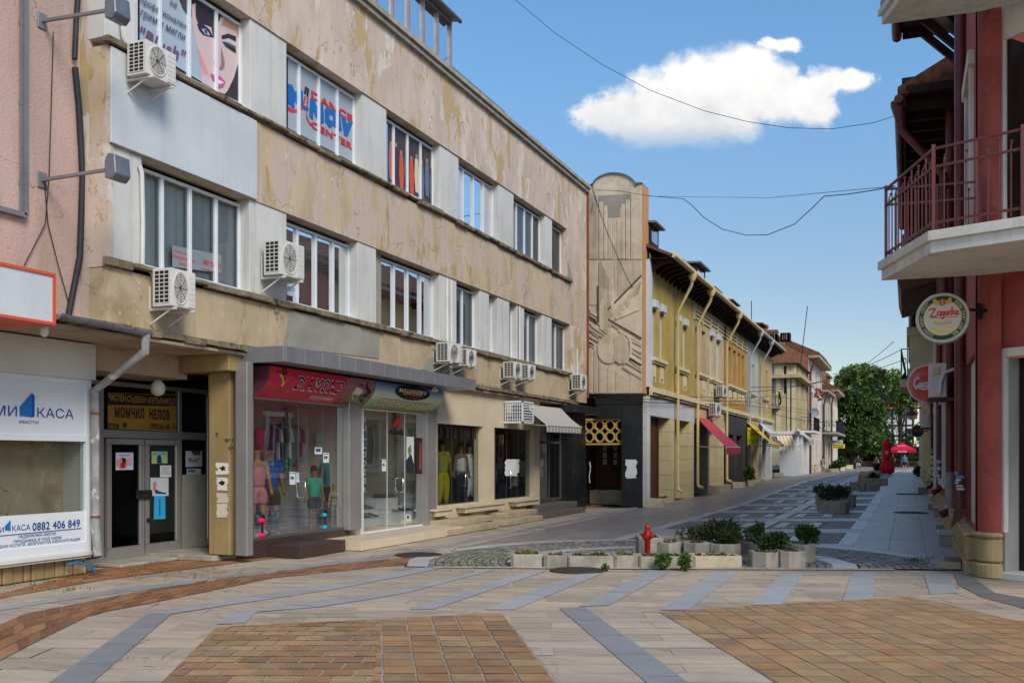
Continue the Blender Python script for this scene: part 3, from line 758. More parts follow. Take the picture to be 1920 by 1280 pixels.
band(ZU0, ZU1, [(200, 262, -.03), (472, 540, -.03), (682, 727, -.03), (827, 862, -.03), (937, 965, -.03), (1024, 1037, -.03)],
     [(262, 472, 4, dict(back='interior')), (540, 682, 4, dict(back='interior')), (727, 827, 4), (862, 937, 4, dict(curtain=(.0, 1, (.8, .78, .74)))), (965, 1024, 4, dict(curtain=(0, .9, (.62, .55, .46)))), (1037, 1063, 1, dict(back='interior'))], XF)
band(ZM0, ZM1, [(213, 268, -.02), (470, 539, -.02), (672, 707, -.02), (707, 728, -.16), (826, 858, -.03), (902, 919, -.03), (935, 957, -.03), (972, 986, -.05), (1018, 1036, -.03)],
     [(268, 470, 4, dict(blind=GB)), (539, 672, 4, dict(blind=(.8, .84, .78))), (728, 826, 4, dict(curtain=(.1, .7, (.6, .46, .34)))), (858, 902, 2, dict(blind=(.74, .8, .82))), (919, 935, 1), (957, 972, 1), (986, 1018, 2, dict(blind=GB)), (1036, 1069, 2, dict(blind=GB))], XF)
m = MB(); m.box(XF-.34, XF-.001, yx(1063, XF), YC1, ZU0-.12, ZU1); m.build('end_wall', 'plaster', bld); m = MB(); m.box(XF-.34, XF-.001, yx(1069, XF), YC1, ZM0-.13, ZM1); m.build('end_wall', 'plaster', bld); m = MB(); m.box(XF-.34, XF-.001, YC0, yx(213, XF), ZM0-.13, ZM1); m.build('end_wall', 'plaster', bld)
m = MB(); m.box(XF+.002, XF+.045, YC0+.04, yx(478, XF), ZM1+.01, ZU0-.12); m.build('insulation_panel', 'white_coat', bld, bevel=.006)
m = MB(); m.extr([onx(*p, XF+.002) for p in ((543, 583), (712, 622), (710, 672), (530, 650))], (.012, 0, 0)); m.build('render_patch', 'grey_render', bld)
m = MB(); m.extr([onx(*p, XF+.002) for p in ((800, 672), (826, 664), (826, 686), (862, 694), (858, 712), (790, 692))], (.01, 0, 0)); m.build('render_patch', 'grey_render', bld); m = MB(); m.extr([onx(*p, XF+.002) for p in ((1064, 488), (1070, 510), (1072, 535), (1066, 545), (1065, 530))], (.01, 0, 0)); m.build('render_patch', 'grey_render', bld)
# slab over the ground floor: cracked edge, underside
m = MB(); random.seed(5); y = YC0-1.2
while y < YC1-1.2:
    L = random.uniform(.2, .6); e = min(YC1-1.2, y+L); m.box(XF-2.2, XF+.12+random.uniform(-.03, .03), y, e-.003, 3.31+random.uniform(0, .03), 3.425-random.uniform(0, .02)); y = e
m.build('ledge', 'sill', bld)
m = MB(); m.box(XF-3.2, XF+.06, YC0-1.6, YC1, 3.26, 3.305); m.build('soffit', 'soffit', bld)
# glazed room on the roof
yb, ya = yx(848, XF), yx(600, XF); zt = onx(848, 42, XF-.0).z
m = MB()
for yy in [ya+(yb-ya)*k/8 for k in range(9)]: m.box(XF-.1, XF-.02, yy-.03, yy+.03, ZR+.2, zt)
m.box(XF-.12, XF+.0, ya, yb, ZR+.2, ZR+.27); m.box(XF-.12, XF, ya, yb, zt-.06, zt+.02); m.box(XF-1.8, XF-.12, yb-.06, yb, zt-.06, zt); m.box(XF-1.8, XF-1.72, yb-.06, yb, ZR+.2, zt)
gh = m.build('roof_conservatory', 'alu', bld)
m = MB(); m.poly([(XF-.07, ya, ZR+.25), (XF-.07, yb, ZR+.25), (XF-.07, yb, zt), (XF-.07, ya, zt)]); m.poly([(XF-.07, yb-.03, ZR+.25), (XF-1.8, yb-.03, ZR+.25), (XF-1.8, yb-.03, zt), (XF-.07, yb-.03, zt)]); m.build('pane', 'blue_glass', gh)
m = MB(); m.extr([(XF+.12, ya, zt+.02), (XF-2, ya, zt+.5), (XF-2, ya, zt+.56), (XF+.12, ya, zt+.08)], (0, yb-ya+.1, 0)); m.tube([(XF+.14, ya, zt+.05), (XF+.14, yb+.15, zt+.05)], .05); m.build('canopy_roof', 'alu_dark', gh)
m = MB(); m.box(XF-1.7, XF-1.6, ya, yb, ZR+.2, zt); m.build('back_wall', 'interior_dark', gh)
m = MB(); m.box(XF-1.5, XF-.4, yb+.6, yb+4.2, ZR+.16, ZR+.75); m.build('roof_box', 'roof_sheet', bld)
m = MB(); m.tube([(XF+.02, YC1+.03, 3.6), (XF+.02, YC1+.03, ZR)], .05); m.build('downpipe', 'rust', bld, smooth=True)
# old cable conduits on the front
for px in (838, 846, 974): MB().tube([Vector((XF+.0, yx(px, XF), ZM1-.05)), Vector((XF+.0, yx(px, XF), ZM0-.0)), Vector((XF+.12, yx(px, XF)+.03, ZM0-.15))], .028, 6).build('conduit', 'white_cable', bld, smooth=True)
for P, r in (([(XF+.02, yx(1081, XF), 5.1), (XF+.02, yx(1081, XF), 4.0)], .028), ([onx(*p, XF+.03) for p in ((262, 310), (266, 325), (268, 420), (267, 495), (285, 512), (290, 530))], .03), ([onx(*p, XF+.04) for p in ((228, 30), (232, 70), (245, 100), (262, 112))], .035)): MB().tube(P, r, 6).build('conduit', 'white_cable', bld, smooth=True)

# ---- ground floor fronts
XG = -11.53
def px_box(mb, X, a, b, z0, z1, th, tint=None): mb.box(X-th, X, yx(a, X), yx(b, X), z0, z1, tint)
# entrance lobby: door wall in aluminium, stone jamb, dropped ceiling
ent = bld
m = MB(); m.box(XG-.3, XG+.75, YC0-1.4, 12.8, 2.9, 2.98); m.build('entrance_ceiling', 'soffit', bld)
m = MB(); m.box(XG+.45, XG+.75, YC0-1.4, 12.8, 2.98, 3.26); m.build('entrance_beam', 'soffit', bld)
m = MB(); ya, yb = yx(160, XG), yx(393, XG)
def vb(mb, px, w, z0, z1, X=XG, d=.07): y = yx(px, X); mb.box(X-d, X, y-w/2, y+w/2, z0, z1)
zt_, zd = 2.84, onx(270, 822, XG).z
for px, w in ((192, .07), (338, .09), (393, .07)): vb(m, px, w, .02, zt_)
m.box(XG-.07, XG+.002, ya, yb, zd, zd+.13); m.box(XG-.07, XG+.002, ya, yb, zt_-.07, zt_); m.box(XG-.07, XG+.002, ya, yb, .02, .1)
m.build('entrance_frame', 'alu', bld, bevel=.006)
m = MB(); m.poly([(XG-.04, ya, .1), (XG-.04, yb, .1), (XG-.04, yb, zt_), (XG-.04, ya, zt_)]); m.build('entrance_glazing', 'shop_glass', bld)
for (a, b) in ((198, 268), (270, 336)):
    d = MB(); y0, y1 = yx(a, XG), yx(b, XG); X = XG+.03
    d.box(X-.05, X, y0, y1, .04, .24); d.box(X-.05, X, y0, y1, zd-.1, zd-.01); d.box(X-.05, X, y0, y0+.1, .24, zd-.1); d.box(X-.05, X, y1-.1, y1, .24, zd-.1)
    do = d.build('door', 'alu', bld, bevel=.006)
    g = MB(); g.poly([(X-.02, y0+.1, .24), (X-.02, y1-.1, .24), (X-.02, y1-.1, zd-.1), (X-.02, y0+.1, zd-.1)]); g.build('pane', 'shop_glass', do)
    k = MB()
    if b < 300: k.box(X, X+.04, y1-.2, y1+.14, .98, 1.12)
    else: k.box(X+.002, X+.03, y0+.02, y0+.09, .6, .66)
    k.build('handle', 'ac_dark', do, bevel=.004)
m = MB(); m.poly([(XG-3, ya-1, 0.02), (XG-3, yb+.5, .02), (XG-3, yb+.5, 3), (XG-3, ya-1, 3)]); m.poly([(XG-3, yb+.4, 0.02), (XG-.1, yb+.4, .02), (XG-.1, yb+.4, 3), (XG-3, yb+.4, 3)]); m.box(XG-3, XG-.08, ya, yb+.4, 0, .03); m.box(XG-3, XG-.08, ya, yb+.4, 3.0, 3.1); m.build('lobby', 'interior_dark', bld)
m = MB(); m.box(XG-.02, XG+.0, yx(343, XG), yx(391, XG), .1, 1.35); m.build('frosted_panel', 'grey_render', bld)
m = MB(); m.box(-10.37, -9.97, 12.82, 12.98, .1, 3.0); m.box(XG, XF+.0, 12.6, 12.99, 3.0, 3.26); m.box(-11.6, -10.375, 12.9, 12.98, .1, 3.0) if 0 else None; m.build('stone_pier', 'entry_stone', bld, bevel=.01)
m = MB(); m.box(XG-.1, -10.9, yx(165, XG), yx(470, -10.9), 0, .05); m.box(XG, -10.2, yx(372, -10.5), yx(470, -10.3), .0, .09); m.build('step', 'concrete', bld, bevel=.01)
m = MB(); yl = yx(297, -10.9); m.lathe((-10.9, yx(296, -10.9), 2.72), [(.02, .14), (.06, .12), (.1, .07), (.115, 0), (.1, -.06), (.06, -.1), (.01, -.115)], 16); m.build('ceiling_lamp', 'lamp_globe', bld, smooth=True)

# the two sport shops under the metal canopy
XS = -9.86
m = MB(); cy0, cy1 = yx(536, -9.0), yx(892, -9.0)
m.box(XF+.13, -9.03, cy0, cy1, 3.16, 3.385)
for k in range(14):
    a = cy0+(cy1-cy0)*k/14; m.box(-9.03, -9.0, a+.004, a+(cy1-cy0)/14-.004, 3.14, 3.39)
m.box(-9.81, -9.03, cy0-.02, cy0, 3.14, 3.39)
m.build('shop_canopy', 'canopy_metal', bld, bevel=.004)
def pilaster(a, b, X, z0=.1, z1=3.15, d=.4, mat='alu'):
    m = MB(); m.box(X-d, X, yx(a, X), yx(b, X), z0, z1); return m.build('pilaster', mat, bld, bevel=.008)
pilaster(463, 475, -9.62, .1, 3.15, -9.62-ony(441, 900, yx(463, -9.62)).x); pilaster(655, 678, -9.74, .28, 3.0, .14); pilaster(801, 819, -9.74, .12, 3.0, .3)
m = MB(); m.box(XS-.9, XS+.02, yx(475, XS), yx(655, XS), 2.6, 3.14); m.box(XS-2.6, XS+.02, yx(655, XS), yx(819, XS), 2.6, 3.14); m.build('shop_lintel', 'soffit', bld)
def shop_room(a, b, zf, zc, depth, mat='interior', floor='interior', X=XS, lw=True):
    m = MB(); y0, y1 = yx(a, X), yx(b, X); B = X-depth
    m.poly([(B, y0, zf), (B, y1, zf), (B, y1, zc), (B, y0, zc)])
    m.poly([(B, y1, zf), (X-.05, y1, zf), (X-.05, y1, zc), (B, y1, zc)])
    if lw: m.poly([(B, y0, zf), (X-.05, y0, zf), (X-.05, y0, zc), (B, y0, zc)])
    m.poly([(B, y0, zc), (X-.05, y0, zc), (X-.05, y1, zc), (B, y1, zc)])
    m.build('shop_wall', mat, bld)
    m = MB(); m.box(B, X-.04, y0, y1, zf-.1, zf); m.build('shop_floor', floor, bld)
def shop_pane(a, b, z0, z1, X, joints=(), mat='shop_glass', fr='alu'):
    y0, y1 = yx(a, X), yx(b, X)
    m = MB(); m.box(X-.05, X+.01, y0, y1, z0-.05, z0); m.box(X-.05, X+.01, y0, y1, z1, z1+.05); m.box(X-.05, X+.01, y0-.03, y0, z0-.05, z1+.05); m.box(X-.05, X+.01, y1, y1+.03, z0-.05, z1+.05)
    for j in joints: yy = yx(j, X); m.box(X-.02, X-.008, yy-.004, yy+.004, z0, z1)
    w = m.build('shop_window', fr, bld); g = MB(); g.poly([(X-.015, y0, z0), (X-.015, y1, z0), (X-.015, y1, z1), (X-.015, y0, z1)]); g.build('pane', mat, w); return w
shop_room(475, 655, .32, 2.62, .92, 'interior', 'tile_grey')
W_A = shop_pane(475, 655, .34, 2.58, XS, (561, 606), fr='alu_dark')
m = MB(); m.box(XS-.9, XS+.01, yx(475, XS), yx(655, XS), 0, .3); m.box(XS, -9.2, yx(563, -9.2), yx(648, -9.2)+.0, 0, .2); m.build('shop_plinth', 'tile_brown', bld, bevel=.005)
m = MB(); m.box(XS-.9, XS-.82, yx(475, XS), yx(563, XS-.8), .32, 2.6); m.build('slatted_panel', 'grey_render', bld)
shop_room(678, 801, .17, 2.62, 2.2, 'interior', 'tile_beige')
W_B = shop_pane(681, 800, .19, 2.58, XS, (727, 760), fr='upvc')
m = MB(); m.box(XS-2.2, -8.95, yx(678, -8.95), yx(868, -8.95), 0, .15); m.box(XS-2.2, -8.955, yx(678, -8.95), yx(868, -8.95), .15, .165); m.build('step', 'tile_beige', bld, bevel=.006)
# the clothes shop and the awning door: rendered front with ledges and steps
XT = -9.88
W_C = []
ops = [(yx(820, XT), yx(906, XT), .55, 2.42), (yx(927, XT), yx(1001, XT), .55, 2.42)]
m = MB(); opening_wall(m, XT, yx(816, XT), yx(1012, XT), 0, 3.3, ops, .25); m.build('shop_front_wall', 'tile_beige', bld)
for (a, b) in ((819, 906), (926, 1001)):
    shop_room(a, b, .5, 2.44, 1.15, 'interior' if a < 900 else 'brown_wood', 'tile_grey', XT-.25); W_C = (W_C if a > 900 else []) + [0]; W_C[-1] = shop_pane(a+2, b-1, .55, 2.40, XT-.12, (a+(b-a)*.33, a+(b-a)*.62), fr='alu_dark')
m = MB()
for (a, b) in ((818, 850), (874, 949), (971, 1012)):
    m.box(XT, XT+.28, yx(a, XT+.28), yx(b, XT+.28), .46, .50); m.box(XT, XT+.24, yx(a+1, XT+.24), yx(b-2, XT+.24), .34, .46)
m.build('ledge', 'tile_beige', bld, bevel=.006)
m = MB()
for (a, b) in ((838, 935), (948, 1018)):
    m.box(XT, XT+.95, yx(a, XT+.95), yx(b, XT+.95), 0, .13); m.box(XT, XT+.6, yx(a+4, XT+.6), yx(b-10, XT+.6), .13, .26)
m.build('step', 'stone_step', bld, bevel=.012)
GC = [(206, 60, 90), (40, 44, 60), (190, 190, 186), (30, 120, 150), (96, 60, 120), (60, 130, 96), (200, 170, 70), (120, 40, 50), (150, 160, 180)]
def garments(grp, X, pa, pb, z, n, where):
    rg = random.Random(n*7+int(pa)); y0, y1 = yx(pa, X), yx(pb, X)
    rod = MB().tube([(X, y0, z+.04), (X, y1, z+.04)], .012, 6).build('garment_rod', 'chrome', None); tag(rod, 'chrome clothes rod '+where, 'clothes rod')
    for k in range(n):
        y = y0+(y1-y0)*(k+.5)/n; L = rg.uniform(.5, .8); m = MB(); c = lin(*GC[rg.randrange(9)]); d = .05
        m.extr([(X+dx, y-d/2, z+dz) for dx, dz in ((-.2, -.05), (-.04, .02), (.04, .02), (.2, -.05), (.22, -.28), (.15, -.28), (.16, -L), (-.16, -L), (-.15, -.28), (-.22, -.28))], (0, d, 0), c)
        tag(m.build('garment', 'fabric', None, bevel=.01), 'garment in a tight row on the rod '+where, 'garment', grp)
garments('garments on the sportswear rod', XS-.7, 500, 562, 2.2, 9, 'at the back of the sportswear window'); garments('garments on the clothes shop rod', XT-1.15, 832, 900, 2.1, 10, 'at the back of the first clothes window'); garments('garments on the second clothes rod', XT-1.15, 940, 992, 2.1, 8, 'at the back of the second clothes window')
# metal door bay and black stone corner
XD = -10.1
m = MB()
for px in (1012, 1030, 1052, 1064): vb(m, px, .08, .35, 2.75, XD)
m.box(XD-.07, XD+.003, yx(1012, XD), yx(1066, XD), 2.06, 2.14); m.box(XD-.07, XD+.003, yx(1012, XD), yx(1066, XD), .32, .42); m.box(XD-.07, XD+.003, yx(1012, XD), yx(1066, XD), 2.7, 2.78)
dr = m.build('door', 'alu_dark', bld, bevel=.005)
g = MB(); g.poly([(XD-.03, yx(1012, XD), .4), (XD-.03, yx(1066, XD), .4), (XD-.03, yx(1066, XD), 2.75), (XD-.03, yx(1012, XD), 2.75)]); g.build('pane', 'shop_glass', dr)
h = MB(); yh = yx(1043, XD); h.tube([(XD, yh, 1.2), (XD+.08, yh, 1.2), (XD+.08, yh, 1.55), (XD, yh, 1.55)], .015, 6); vb(h, 1041, .05, .4, 2.06, XD+.004); h.build('handle', 'ac_dark', dr)
m = MB(); m.box(XD-.5, XD-.45, yx(1012, XD), yx(1066, XD), .3, 2.8); m.build('door_screen', 'interior', bld)
m = MB(); m.box(XD-.5, -9.05, yx(1010, -9.05), yx(1098, -9.05), 0, .15); m.box(XD-.5, -9.5, yx(1012, -9.5), yx(1082, -9.5), .15, .3); m.build('step', 'tile_grey', bld, bevel=.006)
m = MB(); m.box(XD-.4, -9.72, yx(1064, -9.9), YC1-.4, .0, 3.3); m.box(XF-.6, XF+.5, yx(1052, XF), YC1, 3.02, 3.25); m.build('black_corner', 'black_stone', bld, bevel=.006)
# ---------------------------------------------------------------- pink corner block and estate office
XP = -10.27
pk = thing('pink_building', 'pale pink rough plastered building cut off by the left edge', 'building', (XP-4, 7, 0))
m = MB(); m.box(XP-6, XP, 3, YC0-.002, 3.3, 12.5); m.build('wall', 'pink_wall', pk)
m = MB(); m.box(XP-6, XP-.9, 3, yx(190, XP-.6), 0, 3.25); m.build('ground_floor_wall', 'plaster_low', pk)
m = MB(); m.box(XP-.3, XF+.12, 3, YC0-1.2, 3.31, 3.42); m.build('ledge', 'sill', pk, bevel=.01)
gb = onx(107, 598, XF+.2); ge = onx(280, 631, XF+.2)
m = MB(); g0 = (XF+.2, gb.y, 3.40); g1 = (XF+.2, ge.y, 3.35)
N = 8
for k in range(N):
    a0, a1 = pi+pi*k/N, pi+pi*(k+1)/N
    m.poly([(g0[0]+.07*cos(a0), g0[1], g0[2]+.07*sin(a0)), (g1[0]+.07*cos(a0), g1[1], g1[2]+.07*sin(a0)), (g1[0]+.07*cos(a1), g1[1], g1[2]+.07*sin(a1)), (g0[0]+.07*cos(a1), g0[1], g0[2]+.07*sin(a1))])
m.poly([(g1[0]+.07*cos(pi+pi*k/N), g1[1], g1[2]+.07*sin(pi+pi*k/N)) for k in range(N+1)])
gut = m.build('gutter', 'gutter_metal', pk, smooth=True)
m = MB()
for k in range(4):
    y = g0[1]+(g1[1]-g0[1])*(k+.15)/4; m.tube([(g0[0]+.075*cos(a), y, 3.38+.075*sin(a)) for a in [pi+pi*i/6 for i in range(7)]], .008, 5)
m.build('gutter_strap', 'rust', gut)
xb_ = -10.62
p0 = Vector((XF+.2, yx(273, XF+.2), 3.33)); pb = onx(178, 732, xb_); pe = onx(184, 1043, xb_+.12); pm = onx(179, 985, xb_)
m = MB(); m.tube([p0, p0-Vector((0, 0, .24)), (pb.x, pb.y, pb.z), (pm.x, pm.y, pm.z), (pe.x, pe.y, max(.05, pe.z))], .062, 12)
dpp = m.build('downpipe', 'pipe_grey', pk, smooth=True)
m = MB()
for py in (775, 968): q = onx(179, py, xb_); m.lathe((q.x, q.y, q.z), [(.07, -.015), (.072, 0), (.07, .015)], 12)
m.build('pipe_clamp', 'rust', dpp)
m = MB(); A = onx(47, 0, XP+.05); B = onx(47, 404, XP+.05); C = onx(0, 398, XP+.05)
m.bar((A.x, B.y, A.z+1.5), B, .06); m.bar(B, (B.x, B.y-3, B.z), .06); m.bar((A.x, B.y-.06, A.z+1.5), (B.x, B.y-.06, B.z), .02)
for k in range(4): m.bar((XP, B.y-.03, B.z+.4+k*1.0), (XP+.05, B.y-.03, B.z+.4+k*1.0), .05)
tag(m.build('empty_sign_frame', 'canopy_metal', None), 'bare grey metal sign frame on the pink wall', 'frame')
tag(MB().tube([onx(*p, XP+.05) for p in ((148, -30), (143, 40), (140, 111))], .035, 8).build('cable_conduit', 'black_pipe', None, smooth=True), 'short upper length of black conduit on the pink wall', 'conduit')
tag(MB().tube([onx(*p, XP+.05) for p in ((141, 127), (148, 200), (155, 330), (150, 480), (128, 594))], .04, 8).build('cable_conduit', 'black_pipe', None, smooth=True), 'long black conduit down the pink wall to the gutter', 'conduit')
for P, lb in ((((100, 60), (96, 200), (92, 330), (85, 420), (45, 498)), 'thin slack wire hanging down the pink wall to the blank sign'), (((84, 345), (90, 420), (110, 500), (131, 575)), 'thin wire from the lower lamp bracket to the gutter')):
    wire('cable', [onx(*p, XP+.03) for p in P], .006, lb)
def floodlight(py, label):
    a = onx(78, py+18, XP); end = ony(222, py-2, a.y); t = thing('floodlight', label, 'lamp', (a.x, a.y, a.z))
    m = MB(); m.box(XP, XP+.02, a.y-.07, a.y+.07, a.z-.1, a.z+.1); m.bar((XP, a.y, a.z), (end.x+.06, a.y, end.z+.02), .04); m.build('arm', 'canopy_metal', t, bevel=.003)
    m = MB(); L = Vector((end.x-.02, a.y, end.z+.02))
    m.extr([L+Vector((dx, -.13, dz)) for dx, dz in ((-.08, -.14), (.03, -.17), (.1, -.1), (.08, .13), (-.02, .16), (-.07, .1))], (0, .26, 0)); m.build('lamp_housing', 'gutter_metal', t, bevel=.01)
    m = MB(); m.box(L.x-.1, L.x-.082, a.y-.1, a.y+.1, L.z-.1, L.z+.08); m.build('lens', 'blue_glass', t)
floodlight(320, 'grey floodlight on a long arm above the entrance, lower of two')
floodlight(22, 'grey floodlight on a long arm near the top, upper of two')
# blank light box
XLX = XF+.27; q0, q1 = onx(105, 513, XLX), onx(105, 610, XLX); ls = thing('light_box_sign', 'blank white light box with orange edge on the pink wall', 'sign', (XF, q0.y-2, q1.z))
m = MB(); m.box(XP, XLX-.02, q0.y-3.5, q0.y-.02, q1.z+.02, q0.z-.02); m.build('panel', 'white_coat', ls)
m = MB()
for b in ((q0.y-3.5, q0.y, q1.z, q1.z+.035), (q0.y-3.5, q0.y, q0.z-.035, q0.z), (q0.y-.035, q0.y, q1.z+.035, q0.z-.035)): m.box(XP, XLX, *b)
m.build('edge_trim', 'paint', ls); 
for p in ls.children:
    if p.name.startswith('edge'): p.data.color_attributes['Col'].data.foreach_set('color', list((*lin(206, 84, 50), 1))*len(p.data.loops))
m = MB(); c = onx(83, 612, XF); m.lathe((XF, c.y, q1.z-.0), [(.05, .0), (.055, -.05), (.05, -.08), (.03, -.11), (.01, -.12)], 12); tag(m.build('security_camera', 'ac_white', None, smooth=True), 'small dome security camera under the blank light box', 'camera')
# estate office front
XO = -10.72; of = thing('estate_office_front', 'white estate agency shop front with blue lettering', 'shop front', (XO, 9, 0))
yo = yx(172, XO); L0 = 6.5
zt, zb = onx(172, 705, XO).z, onx(170, 1050, XO).z
m = MB(); m.box(XO-.4, XO+.06, L0, yo+.02, 2.74, 3.24); m.build('fascia', 'ac_white', of, bevel=.005)
z_ = lambda py: onx(165, py, XO).z
m = MB()
za, zs0, zs1, zw0, zw1 = z_(1032), z_(816), z_(722), z_(1014), z_(826)
m.box(XO-.1, XO, yo-.1, yo, za, 2.74); m.box(XO-.1, XO, L0, yo-.1, 2.66, 2.74); m.box(XO-.1, XO, L0, yo-.1, zs0-.09, zs0); m.box(XO-.1, XO, L0, yo-.1, za, zw0); m.box(XO-.6, XO-.1, yo-.06, yo, .2, 2.74)
m.build('frame', 'upvc', of, bevel=.006)
m = MB(); m.box(XO-.3, XO+.04, L0, yo+.03, za-.06, za); m.box(XO-.3, XO+.01, L0, yo, .24, za-.065); m.build('apron', 'ac_white', of, bevel=.006)
m = MB(); m.box(XO-.08, XO-.02, L0, yo-.1, zs0, 2.66); sg = m.build('sign_panel', 'paint', of)
m = MB(); zm = onx(165, 957, XO).z; m.box(XO-.06, XO-.015, L0, yo-.1, zw0, zm); st_ = m.build('lower_panel', 'paint', of)
for p in (sg, st_): p.data.color_attributes['Col'].data.foreach_set('color', list((.66, .69, .72, 1))*len(p.data.loops))
m = MB(); m.poly([(XO-.05, L0, zm), (XO-.05, yo-.1, zm), (XO-.05, yo-.1, zs0-.09), (XO-.05, L0, zs0-.09)]); m.build('pane', 'shop_glass', of)
m = MB(); m.poly([(XO-1.6, L0-2, .5), (XO-1.6, yo, .5), (XO-1.6, yo, 2.7), (XO-1.6, L0-2, 2.7)]); m.poly([(XO-1.6, yo-.08, .5), (XO-.1, yo-.08, .5), (XO-.1, yo-.08, 2.7), (XO-1.6, yo-.08, 2.7)]); m.box(XO-1.6, XO-.1, L0, yo-.1, .45, .5); m.box(XO-1.6, XO-.1, L0, yo-.1, 2.6, 2.64); m.build('room', 'interior', of)
m = MB(); m.box(XO-1.0, XO-.95, yx(62, XO-1), yx(52, XO-1), .5, 2.6); m.box(XO-.8, XO-.75, yx(128, XO-.8), yx(136, XO-.8), .5, 2.6); m.box(XO-1.5, XO-1.3, L0, yx(50, XO-1.5), .5, 2.6); m.build('partition', 'interior_dark', of)
BLU = lin(28, 72, 142)
sfy = lambda a, b: Vector((XO-.012, a, b))
def txt(mb, s, a, b, X, bold=.03, tint=(0, 0, 0), shear=0, lift=0):
    "lettering between two photograph corners (top-left, bottom-right) on the plane x=X"
    A = onx(a[0], a[1], X); B = onx(b[0], b[1], X)
    zt0 = onx(a[0], a[1], X).z; word(mb, s, lambda u, v: Vector((X+lift, u, v)), (A.y, B.z, B.y, A.z), bold, shear, tint)
m = MB(); X_ = XO-.012
def zz(px, py, X=XO): return onx(px, py, X).z
def line(s, x0, x1, zb_, zt2, X, bold=.0, tint=BLU, shear=0, mb=None): word(mb, s, lambda u, v: Vector((X, u, v)), (yx(x0, X), zb_, yx(x1, X), zt2), bold, shear, tint)
zl0, zl1 = zz(100, 783), zz(100, 765)
line('КАСА', 70, 138, zl0, zl1, X_, .0, BLU, mb=m); line('АМИ', -34, 32, zl0, zl1, X_, .0, BLU, mb=m); line('ИМОТИ', 36, 72, zz(55, 794), zz(55, 788), X_, .0, BLU, mb=m)
B1 = [onx(*p, X_+.001) for p in ((37, 762), (60, 736), (60, 782), (37, 779))]; B2 = [onx(*p, X_+.001) for p in ((60, 736), (65, 742), (65, 781), (60, 782))]
m.poly(B1, lin(30, 110, 180)); m.poly(B2, lin(20, 80, 150))
m.keep = 1; m.build('lettering', 'paint', sg); m = MB(); X2 = XO-.006
line('0882 406 849', 61, 150, zz(105, 991), zz(105, 976), X2, .035, BLU, mb=m); line('КАСА', 23, 57, zz(40, 994), zz(40, 983), X2, 0, BLU, mb=m); line('АМИ', -22, 7, zz(0, 998), zz(0, 988), X2, 0, BLU, mb=m)
for pts, c in ((((9, 986), (20, 974), (20, 994), (9, 993)), (30, 110, 180)),): m.poly([onx(*p, X2+.001) for p in pts], lin(*c))
m.poly([onx(*p, X2) for p in ((-30, 1006), (153, 989), (153, 990.3), (-30, 1007.5))], BLU)
line('НЕДВИЖИМИ ИМОТИ,', 35, 106, zz(70, 1006), zz(70, 1000), X2, .02, BLU, mb=m); line('ПРОДАЖБА И ПОД НАЕМ', 26, 115, zz(70, 1014.5), zz(70, 1008), X2, .02, BLU, mb=m); line('СЧЕТОВОДНИ УСЛУГИ, БЕЗПЛАТНА КОНСУЛТАЦИЯ', -42, 150, zz(55, 1022.5), zz(55, 1016.5), X2, .02, BLU, mb=m)
m.keep = 1; m.build('lettering', 'paint', st_)
m = MB(); random.seed(3); y = L0
while y < yo-.05:
    L = random.uniform(.1, .22); m.box(XO-.5, XO-.1+random.uniform(-.03, .02), y, min(y+L, yo)-.01, 0, .3); y += L
m.build('footing', 'entry_stone', of, bevel=.02)
wire('hose', [(XO+.0, yx(125, XO), .18), (XO+.05, yx(140, XO), .2), (XO+.1, yx(160, XO), .12), (XO+.12, yx(167, XO), .02)], .018, 'blue hose poking out under the estate office front', 'hose', 'paint')
for o in [o for o in COL.objects if o.name == 'hose']: o.data.color_attributes['Col'].data.foreach_set('color', list((*lin(30, 110, 160), 1))*len(o.data.loops))

# ---------------------------------------------------------------- relief wall and black passage
YW = gnd(1205, 951).y; XW0, XW1 = ony(1100, 500, YW).x, ony(1204, 500, YW).x
rw = thing('relief_wall', 'tall beige end wall with carved dove relief and arched top', 'wall', (XW1-1, YW, 0))
Wp = lambda px, py, d=0.: ony(px, py, YW)-Vector((0, d, 0))
zt = ony(1150, 738, YW).z
top = [Wp(1100, 350), Wp(1112, 351)]+[Wp(1152+42*cos(a), 354-28*sin(a)) for a in [pi*.97-pi*.92*k/14 for k in range(15)]]+[Wp(1193, 345), Wp(1204, 345)]
m = MB(); m.extr([Wp(1100, 738)]+top+[Wp(1204, 738)], (0, .8, 0)); m.build('wall', 'relief', rw)
m = MB(); m.box(XW1+.002, XW1+.02, YW+.002, YW+.8, zt, Wp(1204, 345).z); m.build('side_face', 'orange_side', rw)
m = MB()
for a, b in zip(top, top[1:]):
    P = [Vector((q.x, YW+y, q.z+dz)) for q, y, dz in ((a, -.06, .0), (b, -.06, .0), (b, .86, .0), (a, .86, .0))]
    U = [p+Vector((0, 0, .045)) for p in P]
    m.add(P+U, [(0, 3, 2, 1), (4, 5, 6, 7), (0, 1, 5, 4), (2, 3, 7, 6)])
m.build('coping', 'roof_sheet', rw)
rw_ = random.Random(17)
def rel(name, polys, d, mat='relief', base=0., bev=.012):
    for P in polys:
        k = rw_.uniform(.62, 1.08) if name in ('ray', 'feather', 'wing') else rw_.uniform(.86, 1.06)
        m = MB(); m.extr([Wp(*p, base) for p in P], (0, -d*.62, 0), (k, k*.98, k*.95)); m.build(name, mat, rw, bevel=bev)
rel('grey_patch', [((1123, 367), (1181, 364), (1181, 384), (1163, 388), (1163, 407), (1139, 408), (1139, 390), (1123, 378))], .02, 'grey_render', bev=0)
